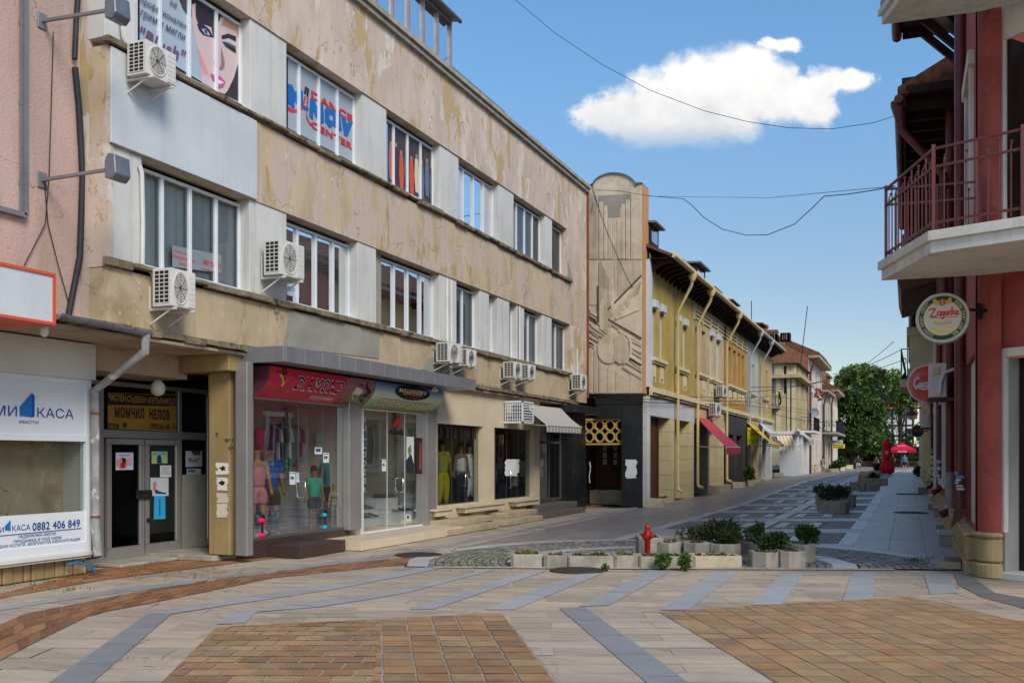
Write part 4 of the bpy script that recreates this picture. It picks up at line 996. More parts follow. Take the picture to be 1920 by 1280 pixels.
# stepped fluting
rel('flute', [((1123, 379), (1131, 379), (1131, 486), (1123, 486)), ((1132, 386), (1139, 386), (1139, 486), (1132, 486)), ((1140, 409), (1148, 409), (1148, 486), (1140, 486)), ((1157, 409), (1164, 409), (1164, 486), (1157, 486)), ((1165, 383), (1172, 383), (1172, 486), (1165, 486)), ((1173, 374), (1181, 374), (1181, 486), (1173, 486))], .035)
def feather(x, y0, y1, w): 
    return [(x-w, y1), (x+w*.6, y1+4), (x+w, y1-4), (x+w, y0+9), (x+w*.6, y0+3), (x, y0), (x-w*.7, y0+4), (x-w, y0+10)]
FE = [(1127, 488, 570, 4.5), (1132, 500, 575, 4.6), (1140, 516, 580, 4.6), (1146, 526, 585, 4.4), (1127, 535, 605, 5), (1135, 541, 612, 4.6), (1142, 547, 612, 4.5), (1149, 546, 590, 4), (1129, 560, 618, 5), (1136, 568, 624, 4.6)]
for k, (x, a, b, w) in enumerate(FE): rel('feather', [feather(x, a, b, w)], .045+.004*k, bev=.02)
rel('wing', [((1135, 585), (1203, 516), (1203, 560), (1198, 582), (1150, 602), (1141, 598))], .05)
rnd = random.Random(2)
for k in range(13):
    t = k/12; x = 1150+t*50; y = 584-t*56; 
    rel('feather', [((x, y), (x+3, y+2), (x-2+rnd.uniform(-2, 2), y+20+rnd.uniform(0, 6)), (x-7, y+24), (x-9, y+18))], .065+.003*(k % 3), bev=.014)
rel('breast', [((1122, 604), (1131, 602), (1143, 616), (1146, 618), (1172, 634), (1182, 640), (1177, 642), (1150, 640), (1130, 622), (1121, 606))], .055)
for a in ((1100, 576, 1120, 586), (1107, 583, 1120, 590), (1107, 590, 1120, 597), (1100, 592, 1150, 618), (1100, 600, 1150, 630), (1108, 608, 1150, 636), (1100, 614, 1130, 630), (1110, 622, 1123, 630), (1100, 626, 1122, 638), (1100, 634, 1115, 644), (1100, 641, 1113, 649),
          (1140, 598, 1203, 632), (1146, 606, 1190, 632), (1160, 618, 1203, 642), (1176, 632, 1203, 646), (1182, 648, 1203, 660), (1182, 655, 1203, 668), (1180, 664, 1203, 680), (1180, 672, 1203, 690), (1153, 664, 1203, 694), (1168, 686, 1203, 708)):
    x0, y0, x1, y1 = a; rel('ray', [((x0, y0), (x1, y1), (x1, y1+4.2), (x0, y0+4.2))], .05+.006*((x0+y0) % 4), bev=.008)
rel('disc', [[(1142+22*cos(a), 655+27*sin(a)) for a in [2*pi*k/28 for k in range(28)]]], .06)
rel('disc', [[(1162+16*cos(a), 654+29*sin(a)) for a in [-pi/2+pi*k/14 for k in range(15)]]+[(1150, 674), (1153, 655), (1150, 636)]], .085)
rel('disc', [[(1163+18*cos(a), 652+30*sin(a)) for a in [-.9+2.2*k/12 for k in range(13)]]+[(1163+23*cos(a), 652+33*sin(a)) for a in [1.3-2.2*k/12 for k in range(13)]]], .07)
rel('panel', [((1123, 690), (1138, 688), (1138, 737), (1123, 737)), ((1139.5, 690), (1152.5, 694), (1152.5, 737), (1139.5, 737)), ((1154, 694), (1180, 712), (1180, 737), (1154, 737)), ((1181.5, 700), (1203, 710), (1203, 737), (1181.5, 737)), ((1101, 652), (1111, 652), (1111, 737), (1101, 737)), ((1113, 646), (1121, 668), (1121, 737), (1113, 737)),
              ((1101, 360), (1121, 368), (1121, 486), (1101, 486)), ((1183, 364), (1203, 350), (1203, 486), (1183, 486)), ((1101, 488), (1121, 488), (1121, 572), (1101, 572)), ((1158, 488), (1203, 488), (1203, 512), (1158, 556))], .03, bev=.006)
for x0, y0, x1, y1 in ((1148.6, 409, 1148.9, 486), (1152.5, 409, 1152.8, 600), (1122, 366, 1122.3, 737), (1182, 366, 1182.3, 516), (1101, 487, 1203, 487.4), (1131.5, 386, 1131.8, 488), (1172.5, 383, 1172.8, 488)):
    m = MB(); m.extr([Wp(x0, y0), Wp(x1, y0), Wp(x1, y1), Wp(x0, y1)], (0, -.004, 0)); m.build('joint', 'relief_dark', rw)
for (xa, ya, xb, yb_) in ((1136, 585, 1203, 517), (1121, 606, 1100, 590), (1141, 599, 1203, 634), (1122, 604, 1122, 536), (1180, 672, 1203, 684), (1112, 645, 1100, 640)):
    m = MB(); m.bar(Wp(xa, ya, .02), Wp(xb, yb_, .02), .05, .05); m.build('grime_line', 'relief_dark', rw)
# black stone base with the passage
bb = thing('black_passage', 'black stone clad passage entrance under the relief wall', 'entrance', (XW1-1, YW, 0))
zo = ony(1130, 784, YW).z; xo0, xo1 = ony(1093, 800, YW).x, ony(1165, 800, YW).x
m = MB(); m.box(xo1, XW1+.02, YW-.02, YW+.8, 0, zt-.002); m.build('pillar', 'black_stone', bb, bevel=.01)
m = MB()
for k in range(7): m.box(XW1+.022, XW1+.06, YW+.01, YW+.79, .02+k*.52, .02+k*.52+.512)
m.build('side_tiles', 'white_pier', bb)
m = MB(); m.box(ony(1117, 760, YW).x, xo1-.002, YW-.02, YW+.8, zo, zt-.002); m.box(ony(1117, 760, YW).x-.02, XW1+.04, YW-.05, YW-.022, zt-.34, zt-.003); m.build('lintel', 'black_stone', bb)
m = MB(); m.box(ony(1064, 760, YW).x-.2, xo0, YW-.6, YW+.4, 0, zo+.4); m.build('column', 'black_stone', bb, bevel=.01)
# torn poster remains
def torn(name, cx, cy, rx, ry, surf, seed, label, cat='torn poster', col=(.75, .76, .78), n=26, jag=.35, group=None):
    r = random.Random(seed); h_ = 8; side = lambda sg: [(cx+sg*rx*(1-(r.random()**1.6)*jag*.8), cy-ry+2*ry*(i+r.uniform(-.3, .3))/h_) for i in range(h_+1)]
    P = side(-1)+side(1)[::-1]
    m = MB(); m.keep = 1; V, Fc = outline_tris([P]); m.add([surf(a, b) for a, b in V], Fc, col); o = m.build(name, 'paint_worn', None)
    o.modifiers.new('thickness', 'SOLIDIFY').thickness = .002
    return tag(o, label, cat, group)
torn('torn_poster', 1184, 879, 12, 17, lambda a, b: ony(a, b, YW-.024), 4, 'torn white poster remains on the black pillar by the passage', n=40, jag=.5)
# octagon lattice in the opening
gz0, gz1 = ony(1130, 832, YW).z, ony(1130, 785, YW).z; gl_ = MB(); nx, nz = 4, 2; cw = (xo1-xo0+.12)/nx; chh = (gz1-gz0-.08)/nz
for i in range(nx):
    for j in range(nz):
        cx = xo0+cw*(i+.5); cz = gz0+.05+chh*(j+.5)
        oc = lambda k, r: (cx+cw/2*r*cos(pi/8+pi*k/4)/cos(pi/8), cz+chh/2*r*sin(pi/8+pi*k/4)/cos(pi/8))
        for k in range(8):
            a, b, c, d = oc(k, .97), oc(k+1, .97), oc(k+1, .7), oc(k, .7)
            gl_.extr([(a[0], YW+.1, a[1]), (b[0], YW+.1, b[1]), (c[0], YW+.1, c[1]), (d[0], YW+.1, d[1])], (0, .14, 0))
gl_.box(xo0, xo1, YW+.08, YW+.24, gz0-.03, gz0+.03); gl_.box(xo0, xo1, YW+.08, YW+.24, gz1-.05, gz1+.02)
M('lattice', (188, 156, 92), .8, .1, 2, .2, dirt=.2); gl_.build('lattice', 'lattice', bb)
# passage interior: timber doors, steps
YI = YW+2.6
m = MB(); m.box(xo0-2, xo1+.6, YI+.1, YI+.2, 0, zt); m.box(xo0-.45, xo0-.35, YW+.4, YI, 0, zt); m.box(xo1+.45, xo1+.55, YW+.8, YI, 0, zt); m.box(xo0-.5, xo1+.5, YW+.81, YI, zo+.5, zo+.6); m.build('passage_wall', 'brown_wood', bb)
m = MB()
for i in range(6):
    a = xo0-.3+(xo1-xo0+.9)*i/6; m.box(a, a+.08, YI, YI+.09, .55, 2.9)
m.box(xo0-.4, xo1+.5, YI+.02, YI+.06, .55, 1.05); m.box(xo0-.4, xo1+.5, YI, YI+.09, 1.05, 1.12); m.box(xo0-.4, xo1+.5, YI, YI+.09, 2.3, 2.4); wd = m.build('timber_front', 'brown_wood', bb)
m = MB(); m.poly([(xo0-.3, YI+.08, 1.12), (xo1+.5, YI+.08, 1.12), (xo1+.5, YI+.08, 2.9), (xo0-.3, YI+.08, 2.9)]); m.build('pane', 'pane_glass', wd)
m = MB()
for x, w, n, c, z, dz, h_ in ((.9, .28, 7, (150, 96, 30), 2.1, .12, .06), (1.35, .15, 3, (150, 96, 30), 2.1, .12, .06), (-.1, .25, 3, (190, 180, 160), 1.9, .26, .2), (.3, .15, 3, (180, 176, 160), 1.9, .26, .18)):
    for k in range(n): m = MB(); m.box(xo0+x, xo0+x+w*random.uniform(.8, 1), YI+.065, YI+.072, z-k*dz, z-k*dz+h_, lin(*c)); m.build('notice', 'paint', bb)
m = MB(); m.box(xo0-.3, xo1+.4, YI-.9, YI, 0, .5); m.box(xo0+.75, xo1+.4, YI-1.2, YI-.91, 0, .34); m.box(xo0+1.0, xo1+.4, YI-1.5, YI-1.21, 0, .18); m.build('step', 'stone_step', bb, bevel=.01)
# ---------------------------------------------------------------- the row of old houses on the left
XH = -8.0; GR = .3
Y_ = lambda px: yx(px, XH)
hz = lambda px, py: onx(px, py, XH).z
ZE, ZF = 8.35, 3.92                  # eave and the ledge over the shops
rng = random.Random(21)
def house(name, label, a, b, mat, wins, zs, low, shut=None, frieze=False, cream='trim'):
    y0, y1 = Y_(a), Y_(b); h = thing(name, label, 'house', (XH-4, (y0+y1)/2, gz(y0)))
    ops = [(Y_(p), Y_(q), zs[0], zs[1]) for p, q in wins]
    m = MB(); opening_wall(m, XH, y0, y1, ZF, ZE+.1, ops, .28); m.build('upper_wall', mat, h)
    m = MB(); m.box(XH-8, XH-.35, y0+.01, y1-.01, ZF, ZE); m.build('core_wall', mat, h)
    for i, (p, q, c, d) in enumerate(ops):
        window(h, XH-.2, p, q, c, d, 1 if q-p < 1 else 2, fw=.05, mat='upvc' if shut and i in shut else 'brown_wood', transom=c+(d-c)*.7)
        if shut and i in shut:
            m = MB(); m.box(XH-.1, XH+.12, p-.03, q+.03, d-.02, d+.24); sb = m.build('shutter_box', 'white_coat', h, bevel=.01)
            m = MB()
            for k in range(14): z = c+(d-c)*k/14; m.box(XH-.1, XH-.085+.012, p, q, z+.004, z+(d-c)/14-.004)
            m.build('roller_shutter', 'white_coat', sb)
    # sills run under pairs, with stepped aprons
    for i in range(0, len(ops), 2):
        pr = ops[i:i+2]; s0, s1 = pr[0][0]-.18, pr[-1][1]+.18
        m = MB(); m.box(XH-.02, XH+.14, s0, s1, zs[0]-.13, zs[0]); m.box(XH-.02, XH+.09, s0+.05, s1-.05, zs[0]-.2, zs[0]-.131); m.build('sill', cream, h, bevel=.012)
        for (p, q, c, d) in pr:
            m = MB(); w = q-p; m.extr([(XH-.01, p+w*u, zs[0]-.2-.62*v) for u, v in ((0, 0), (1, 0), (1, 1), (.85, 1), (.85, .72), (.15, .72), (.15, 1), (0, 1))], (.035, 0, 0)); m.build('apron_panel', cream, h)
    if frieze:
        m = MB()
        for k in range(3): z = frieze+k*.17; m.box(XH-.01, XH+.05, y0+.1, y1-.1, z, z+.07)
        n = max(2, int((y1-y0)/1.5))
        for k in range(n+1): y = y0+(y1-y0)*k/n; m.box(XH-.01, XH+.055, y-.1, y+.1, frieze-.06, frieze+.5)
        m.build('frieze', cream, h)
    m = MB(); yy = y0
    while yy < y1-.05:
        L = rng.uniform(1.2, 3); e = min(y1, yy+L); m.box(XH-.02, XH+.16, yy+.02, e-.05, ZF-.12, ZF+.06); m.box(XH-.02, XH+.1, yy+.02, e-.05, ZF-.2, ZF-.121); yy = e
    m.build('ledge', cream, h, bevel=.012)
    # roof with rafter feet and gutter
    m = MB(); E_ = XH+.78
    m.add([(E_, y0, ZE-.08), (E_, y1, ZE-.08), (XH-4.5, y1, ZE+2.3), (XH-4.5, y0, ZE+2.3), (E_, y0, ZE+.02), (E_, y1, ZE+.02), (XH-4.5, y1, ZE+2.42), (XH-4.5, y0, ZE+2.42)], [(0, 1, 2, 3), (4, 5, 6, 7), (0, 1, 5, 4), (1, 2, 6, 5), (3, 0, 4, 7)])
    m.add([(XH-4.5, y0, ZE+2.42), (XH-4.5, y1, ZE+2.42), (XH-8, y1, ZE+.5), (XH-8, y0, ZE+.5)], [(0, 1, 2, 3)])
    rf = m.build('roof', 'roof_tile', h)
    m = MB(); m.box(XH, E_-.03, y0+.002, y1-.002, ZE-.1, ZE-.085); n = int((y1-y0)/.62)
    for k in range(n): 
        y = y0+(y1-y0)*(k+.5)/n
        m.extr([(XH, y-.06, ZE-.1), (E_-.08, y-.06, ZE-.1), (E_-.08, y-.06, ZE-.2), (XH+.35, y-.06, ZE-.26), (XH+.12, y-.06, ZE-.42), (XH, y-.06, ZE-.46)], (0, .12, 0))
    m.build('eave_bracket', 'dark_wood', rf)
    m = MB(); m.tube([(E_+.04, y0, ZE-.03), (E_+.04, y1, ZE-.03)], .085, 8); m.build('gutter', low.get('pipe', 'cream_pipe'), rf, smooth=True)
    if low.get('dp'):
        y = Y_(low['dp']); zb_ = gz(y)+(.42 if a < 1400 else .1)
        m = MB(); m.lathe((E_-.0, y-.5, ZE-.35), [(.08, 0), (.19, .22), (.2, .3)], 10); P = [(E_, y-.5, ZE-.3), (E_-.05, y-.45, ZE-.5), (XH+.14, y, ZE-1.35), (XH+.14, y, zb_+.05)]
        m.tube(P, .06, 10); m.tube([(XH+.14, y, zb_+.1), (XH+.18, y-.05, zb_), (XH+.36, y-.12, zb_-.05)], .062, 10); m.build('downpipe', low.get('pipe', 'cream_pipe'), h, smooth=True)
    return h, y0, y1
def pier(h, y0, y1, z1, mat, X=XH, d=1.7):
    m = MB(); g = gz(y0)-.05; z = g
    while z < z1-.05:
        e = min(z1, z+.52); m.box(X-d, X, y0, y1, z+.006, e-.006); m.box(X-d+.01, X-.008, y0+.008, y1-.008, z-.001, z+.007) if z > g else None; z = e
    return m.build('pier', mat, h)
h1, a, b = house('yellow_house', 'old mustard yellow house with white shutter boxes next to the relief wall', 1217.4, 1301, 'yellow_house', [(1223, 1229), (1237, 1243.5), (1267, 1272.5), (1280.5, 1286.5)], (5.02, 6.72), dict(dp=1264), shut=(0, 1, 2, 3))
m = MB(); m.box(XH-.3, XH+.02, a, Y_(1222), ZF+.08, ZE-.1); m.build('white_strip', 'white_coat', h1)
m = MB(); m.box(XH-1.7, XH+.004, a, b, 3.05, ZF-.2); m.build('shop_band', 'white_coat', h1)
pier(h1, a, a+.15, 3.05, 'white_pier', d=.1); pier(h1, Y_(1256), Y_(1266), 3.05, 'cream', d=2.6); pier(h1, Y_(1293), b, 3.05, 'cream', d=2.4)
m = MB(); m.box(XH-2.75, XH-2.7, YI+.3, b, 0, 3.1); m.build('arcade_back', 'cream', h1)
def lattice(h, y0, y1, z0, z1, X):
    m = MB(); n = 3
    for i in range(n):
        cy = y0+(y1-y0)*(i+.5)/n; w = (y1-y0)/n/2
        for j in range(2):
            cz = z0+(z1-z0)*(j+.5)/2; hh = (z1-z0)/4; P = [(X, cy+w*cos(t), cz+hh*sin(t)) for t in [2*pi*k/8 for k in range(9)]]; m.tube(P, .035, 5)
    m.box(X-.04, X+.04, y0-.05, y1+.05, z0-.06, z0); m.box(X-.04, X+.04, y0-.05, y1+.05, z1, z1+.05); m.box(X-.04, X+.04, y0-.06, y0-.0, z0, z1); m.box(X-.04, X+.04, y1, y1+.06, z0, z1); m.build('lattice', 'lattice', h)
lattice(h1, Y_(1225), Y_(1236), 1.95, 2.85, XH-.55); lattice(h1, Y_(1270), Y_(1277), 1.95, 2.85, XH-.55)
h2, a, b = house('beige_house', 'old beige house with striped frieze and red shop awning', 1301, 1358, 'beige_house', [(1304, 1310.5), (1316, 1323), (1331, 1336.5), (1343, 1349)], (5.12, 6.95), dict(dp=1302), shut=(2, 3), frieze=7.25)
m = MB(); m.box(XH-1.7, XH+.004, a, b, 3.0, ZF-.2); m.build('shop_band', 'beige_house', h2)
pier(h2, Y_(1326), Y_(1330), 3.0, 'grey_trim', d=1.2); pier(h2, Y_(1345), b-.1, 3.0, 'cream')
m = MB(); m.box(XH-2.3, XH-2.2, a, b, 0, 3.1); m.build('arcade_back', 'orange_side', h2)
m = MB(); m.box(XH-.6, XH-.55, Y_(1330), Y_(1345), gz(44)+.3, 2.9); sw = m.build('shop_window', 'alu', h2)
m = MB(); m.poly([(XH-.5, Y_(1330), .5), (XH-.5, Y_(1345), .5), (XH-.5, Y_(1345), 2.9), (XH-.5, Y_(1330), 2.9)]); m.build('pane', 'blue_glass', sw)
m = MB(); m.box(XH-1, XH+.5, Y_(1330), Y_(1350), 0, gz(44)+.3); m.build('step', 'stone_step', h2, bevel=.01)
h3, a, b = house('ochre_house', 'old ochre house over a charcoal painted shop front', 1358, 1400, 'ochre_house', [(1366, 1371), (1375, 1380.5), (1384, 1388.5), (1391, 1395.5)], (5.15, 6.95), dict(dp=1357.5), frieze=7.25)
m = MB(); opening_wall(m, XH+.03, a, b, 0, ZF-.2, [(Y_(1364.5), Y_(1375), gz(50)+.1, 2.75), (Y_(1380), Y_(1391), gz(52)+.1, 2.75)], .35); m.build('shop_front', 'dark_shop', h3)
m = MB(); m.box(XH-.4, XH-.33, a, b, .0, 2.8); m.build('shop_shutter', 'interior_dark', h3)
h4, a, b = house('pale_blue_house', 'narrow pale blue grey house with white downpipe', 1400, 1422, 'pale_house', [(1404, 1407), (1411, 1414.5)], (5.2, 6.8), dict(dp=1401, pipe='pale_house'))
m = MB(); opening_wall(m, XH+.03, a, b, 0, ZF-.2, [(Y_(1403), Y_(1412), gz(55)+.1, 2.7)], .5); m.build('shop_front', 'beige_house', h4)
m = MB(); m.box(XH-.6, XH-.52, a, b, .0, 2.8); m.build('shop_window', 'blue_glass', h4)
h5, a, b = house('tan_house', 'narrow tan house at the end of the old row', 1422, 1447, 'tan_house', [(1425, 1428.5), (1436, 1439)], (5.2, 6.9), dict(dp=1422.5, pipe='pale_house'))
m = MB(); opening_wall(m, XH+.03, a, b, 0, ZF-.2, [(Y_(1425), Y_(1433), gz(60)+.1, 2.7), (Y_(1436), Y_(1443), gz(60)+.1, 2.7)], .5); m.build('shop_front', 'white_pier', h5)
m = MB(); m.box(XH-.6, XH-.52, a, b, .0, 2.8); m.build('shop_window', 'blue_glass', h5)
# dormers, each a small thing of the roof it stands on
for (hh, px, z, w, hgt, mt, nm) in ((h1, 1230, ZE+.5, 1.2, .7, 'roof_sheet', 0), (h1, 1285, ZE+.3, 2.2, .4, 'roof_sheet', 0), (h2, 1316, ZE+.45, 2.0, .8, 'roof_sheet', 0), (h2, 1341, ZE+.35, 1.6, .4, 'roof_tile', 0), (h3, 1375, ZE+.4, 2.0, .5, 'roof_tile', 0), (h5, 1430, ZE+.4, 2., .7, 'roof_tile', 0)):
    y = Y_(px); X = XH+.05
    m = MB(); m.box(X-2.4, X-.1, y-w/2, y+w/2, z-.5, z+hgt); d = m.build('dormer', 'dark_wood', hh)
    m = MB(); m.extr([(X+.12, y-w/2-.1, z+hgt-.04), (X+.12, y-w/2-.1, z+hgt+.03), (X-2.6, y-w/2-.1, z+hgt+.2), (X-2.6, y-w/2-.1, z+hgt+.1)], (0, w+.2, 0)); m.build('dormer_roof', mt, d)
    m = MB(); m.poly([(X-.095, y-w*.35, z+.1), (X-.095, y+w*.35, z+.1), (X-.095, y+w*.35, z+hgt-.15), (X-.095, y-w*.35, z+hgt-.15)]); m.build('pane', 'blue_glass', d)

# ---------------------------------------------------------------- buildings past the side street
YS = 75.
def P75(px, py): return ony(px, py, YS)
cx1 = P75(1490, 800).x; zc = P75(1470, 705).z; za_ = P75(1470, 681).z; zfl = P75(1470, 808).z
YB = yx(1515, cx1)
ch = thing('corner_house', 'yellowish corner house with iron balconies over a white shop', 'house', (cx1-4, YS+5, GR))
m = MB(); w0x = cx1-7
opening_wall(m, YS, w0x, cx1-.6, zfl, za_, [(P75(1446, 0).x, P75(1452, 0).x, P75(0, 773).z, P75(0, 733).z), (P75(1467, 0).x, P75(1476, 0).x, P75(0, 773).z, P75(0, 733).z), (P75(1447, 0).x, P75(1452, 0).x, P75(0, 700).z, P75(0, 692).z), (P75(1467, 0).x, P75(1475, 0).x, P75(0, 700).z, P75(0, 691).z)], .25, -1, axis='y')
m.poly([(cx1-.6, YS, zfl), (cx1, YS+.6, zfl), (cx1, YS+.6, za_), (cx1-.6, YS, za_)])
sops = [(YB-9, YB-8, P75(0, 773).z, P75(0, 733).z), (YB-5.2, YB-4.2, P75(0, 773).z, P75(0, 733).z), (YB-2, YB-1.1, P75(0, 773).z, P75(0, 733).z)]
opening_wall(m, cx1, YS+.6, YB, zfl, za_, sops, .25); m.build('upper_wall', 'corner_house', ch)
for (p, q, c, d) in ((1446, 1452, 773, 733), (1467, 1476, 773, 733), (1447, 1452, 700, 692), (1467, 1475, 700, 691)): window(ch, YS+.2, P75(p, 0).x, P75(q, 0).x, P75(0, c).z, P75(0, d).z, 1, -1, axis='y', fw=.09, mat='upvc' if c > 750 else 'brown_wood')
for o in sops: window(ch, cx1-.2, *o, 1, fw=.09)
m = MB(); m.box(w0x, cx1+.5, YS-.5, YS+.3, zc-.15, zc+.1); m.box(cx1-.3, cx1+.5, YS+.301, YB, zc-.15, zc+.1); m.build('cornice', 'corner_house', ch)
for p in (1459, 1480, 1486): 
    m = MB(); x = P75(p, 0).x; m.box(x-.16, x+.16, YS-.07, YS+.05, zfl, zc-.15); m.build('pilaster_strip', 'trim', ch)
m = MB(); m.box(w0x, cx1-.9, YS+.9, YB, GR, za_); m.build('core_wall', 'corner_house', ch)
m = MB(); m.add([(w0x, YS-.3, za_), (cx1+.3, YS-.3, za_), (cx1+.3, YB, za_), (w0x, YB, za_), (w0x, YS+4, za_+.75), (cx1-3.5, YS+4, za_+.75), (cx1-3.5, YB, za_+.75), (w0x, YB, za_+.75)], [(0, 1, 5, 4), (1, 2, 6, 5), (4, 5, 6, 7), (0, 1, 2, 3)]); m.build('roof', 'roof_tile', ch)
m = MB(); m.box(w0x, cx1+.25, YS-.35, YB, zfl-.25, zfl-.02); m.build('shop_cornice', 'white_shop', ch, bevel=.02)
m = MB(); opening_wall(m, YS-.05, w0x, cx1+.1, GR-.1, zfl-.25, [(P75(1434, 0).x, P75(1462, 0).x, GR+.05, 3.1)], .9, -1, axis='y'); opening_wall(m, cx1+.1, YS-.05, YB, GR-.1, zfl-.25, [(YS+2.2, YS+4.2, GR+.2, 3.2), (YS+6, YS+8, GR+.2, 3.2)], .4); m.build('shop_wall', 'white_shop', ch)
m = MB(); m.box(w0x, cx1-.3, YS+.8, YS+.87, 0, 3.4); m.box(cx1-.4, cx1-.32, YS+1, YB, 0, 3.4); m.build('shop_glazing', 'blue_glass', ch)
def iron_rail(parent, P, z0, z1, n, r=.016, belly=.0, name='balcony_railing', mat='cable'):
    m = MB(); P = [Vector((p[0], p[1], 0)) for p in P]
    for a, b in zip(P, P[1:]):
        for z in (z0+.06, z1): m.bar(a+Vector((0, 0, z)), b+Vector((0, 0, z)), .035)
        k = max(2, int(n*(b-a).length))
        out = Vector((b-a).normalized().cross(Vector((0, 0, 1)))) 
        for i in range(k+1):
            q = a.lerp(b, i/k); m.tube([q+Vector((0, 0, z0)), q+out*belly+Vector((0, 0, z0+(z1-z0)*.3)), q+Vector((0, 0, z1))], r, 5)
            if i < k: c = a.lerp(b, (i+.5)/k); m.tube([c+(b-a).normalized()*.06*cos(t)+Vector((0, 0, z0+(z1-z0)*.6+.13*sin(t))) for t in [2*pi*j/8 for j in range(9)]], r*.8, 4)
    return m.build(name, mat, parent)
bx0, bx1 = P75(1445, 0).x, P75(1464, 0).x; zbal = P75(0, 788).z
m = MB(); m.box(bx0-.4, bx1, YS-.9, YS, zbal-.22, zbal); m.build('balcony_slab', 'grey_render', ch); iron_rail(ch, ((bx0, YS-.85), (bx1-.05, YS-.85), (bx1-.05, YS)), zbal, zbal+1.0, 5, belly=.1)
m = MB(); m.box(cx1, cx1+1, YS+4.5, YB-.4, zfl-.02, zfl+.16); m.build('balcony_slab', 'white_shop', ch); iron_rail(ch, ((cx1, YS+4.6), (cx1+.95, YS+4.6), (cx1+.95, YB-.5)), zfl+.16, zfl+1.2, 3)
# brick fire wall with chimneys behind, pink, green and rose houses
fw = thing('brick_gable', 'bare brick fire wall with three chimneys above the corner house', 'wall', (-14, 89, 0))
YG = yx(1513, cx1)+.3
Q = lambda px, py: ony(px, py, YG)
m = MB(); P = [Q(1424, 700), Q(1424, 632), Q(1436, 628), Q(1514, 668), Q(1514, 700)]; m.extr(P+[Q(1514, 800), Q(1424, 800)], (0, .5, 0)); m.build('wall', 'brick_old', fw)
for (p, q, t, b) in ((1408, 1437, 610, 650), (1437, 1456, 619, 655), (1455, 1471, 634, 660)):
    m = MB(); A = Q(p, t); B = Q(q, b); m.box(A.x, B.x, YG-.2, YG+.8, B.z, A.z); m.box(A.x-.08, B.x+.08, YG-.28, YG+.88, A.z-.2, A.z-.002); m.build('chimney', 'brick_old', fw)
for (p0_, p1_, lb) in (((1409, 612), (1409, 564), 'vertical roof aerial beside the brick chimneys'), ((1501, 684), (1514, 574), 'tall leaning roof aerial over the corner house')):
    wire('roof_aerial', [ony(*p0_, YG-1), ony(*p1_, YG-1)], .035, lb, 'aerial')
def far_house(name, label, a, b, mat, ztop, rows, eave=.9, zg=GR, X=None, base=None, roofm='roof_tile'):
    X = cx1 if X is None else X; y0, y1 = yx(a, X), yx(b, X); h = thing(name, label, 'house', (X-4, (y0+y1)/2, zg))
    ops = []
    for (c, d, n) in rows:
        for k in range(n): w = (y1-y0)/n; ops.append((y0+w*(k+.3), y0+w*(k+.7), c, d))
    m = MB(); opening_wall(m, X, y0, y1, zg-.1, ztop, ops, .3); m.build('wall', mat, h)
    for o in ops: window(h, X-.2, *o, 1 if o[1]-o[0] < 1.6 else 2, fw=.1)
    for o in ops:
        m = MB(); m.box(X-.01, X+.1, o[0]-.2, o[1]+.2, o[2]-.2, o[2]-.02); m.box(X-.01, X+.08, o[0]-.22, o[0]-.02, o[2], o[3]+.2); m.box(X-.01, X+.08, o[1]+.02, o[1]+.22, o[2], o[3]+.2); m.build('window_surround', 'white_trim', h)
    m = MB(); m.box(X-9, X-.31, y0+.02, y1-.02, zg-.1, ztop); m.build('core_wall', mat, h)
    m = MB(); m.extr([(X+eave, y0, ztop-.1), (X+eave, y0, ztop+.12), (X-4.5, y0, ztop+2.6), (X-9.5, y0, ztop+.12), (X-9.5, y0, ztop-.1)], (0, y1-y0, 0)); m.build('roof', roofm, h)
    m = MB(); m.box(X, X+eave, y0, y1, ztop-.3, ztop-.105); m.build('eave', 'soffit', h)
    m = MB(); m.tube([(X+eave, y0+.2, ztop), (X+.3, y0+.2, ztop-1), (X+.15, y0+.2, ztop-1.6), (X+.15, y0+.2, zg)], .09, 8); m.build('downpipe', 'maroon_metal', h, smooth=True)
    return h, X, y0, y1
hp, X, y0, y1 = far_house('pink_house', 'tall pale pink house beyond the corner house', 1515.5, 1541, 'pink_house', onx(1541, 690, cx1).z, [(7.4, 9.2, 3), (4.7, 6.6, 3), (1.2, 3.2, 3)])
hg, X, y0, y1 = far_house('green_house', 'low greenish house with long iron balcony', 1541.5, 1556, 'green_house', onx(1556, 740, cx1).z, [(4.6, 7.0, 2), (.6, 3.2, 2)], .6)
m = MB(); m.box(X, X+1.4, y0, y1+3, 3.9, 4.1); m.build('balcony_slab', 'grey_render', hg); iron_rail(hg, ((X, y0), (X+1.3, y0), (X+1.3, y1+3)), 4.1, 5.2, 2.5, .03)
hr, X, y0, y1 = far_house('rose_house', 'rose house with brick chimneys at the end of the left row', 1556.5, 1570, 'rose_house', onx(1570, 740, cx1).z, [(4.6, 7.2, 4), (.6, 3.2, 4)], .8)
for k, (p, w) in enumerate(((1547, 2.0), (1556, 2.6), (1565, 1.6))):
    y = yx(p, X); z = onx(p, 668 if k == 1 else 700, X).z
    m = MB(); m.box(X-2.4, X-.6, y-w, y+w, 6.5, z); m.box(X-2.6, X-.4, y-w-.2, y+w+.2, z-.5, z-.2); m.build('chimney', 'brick_old', hr, bevel=.05)

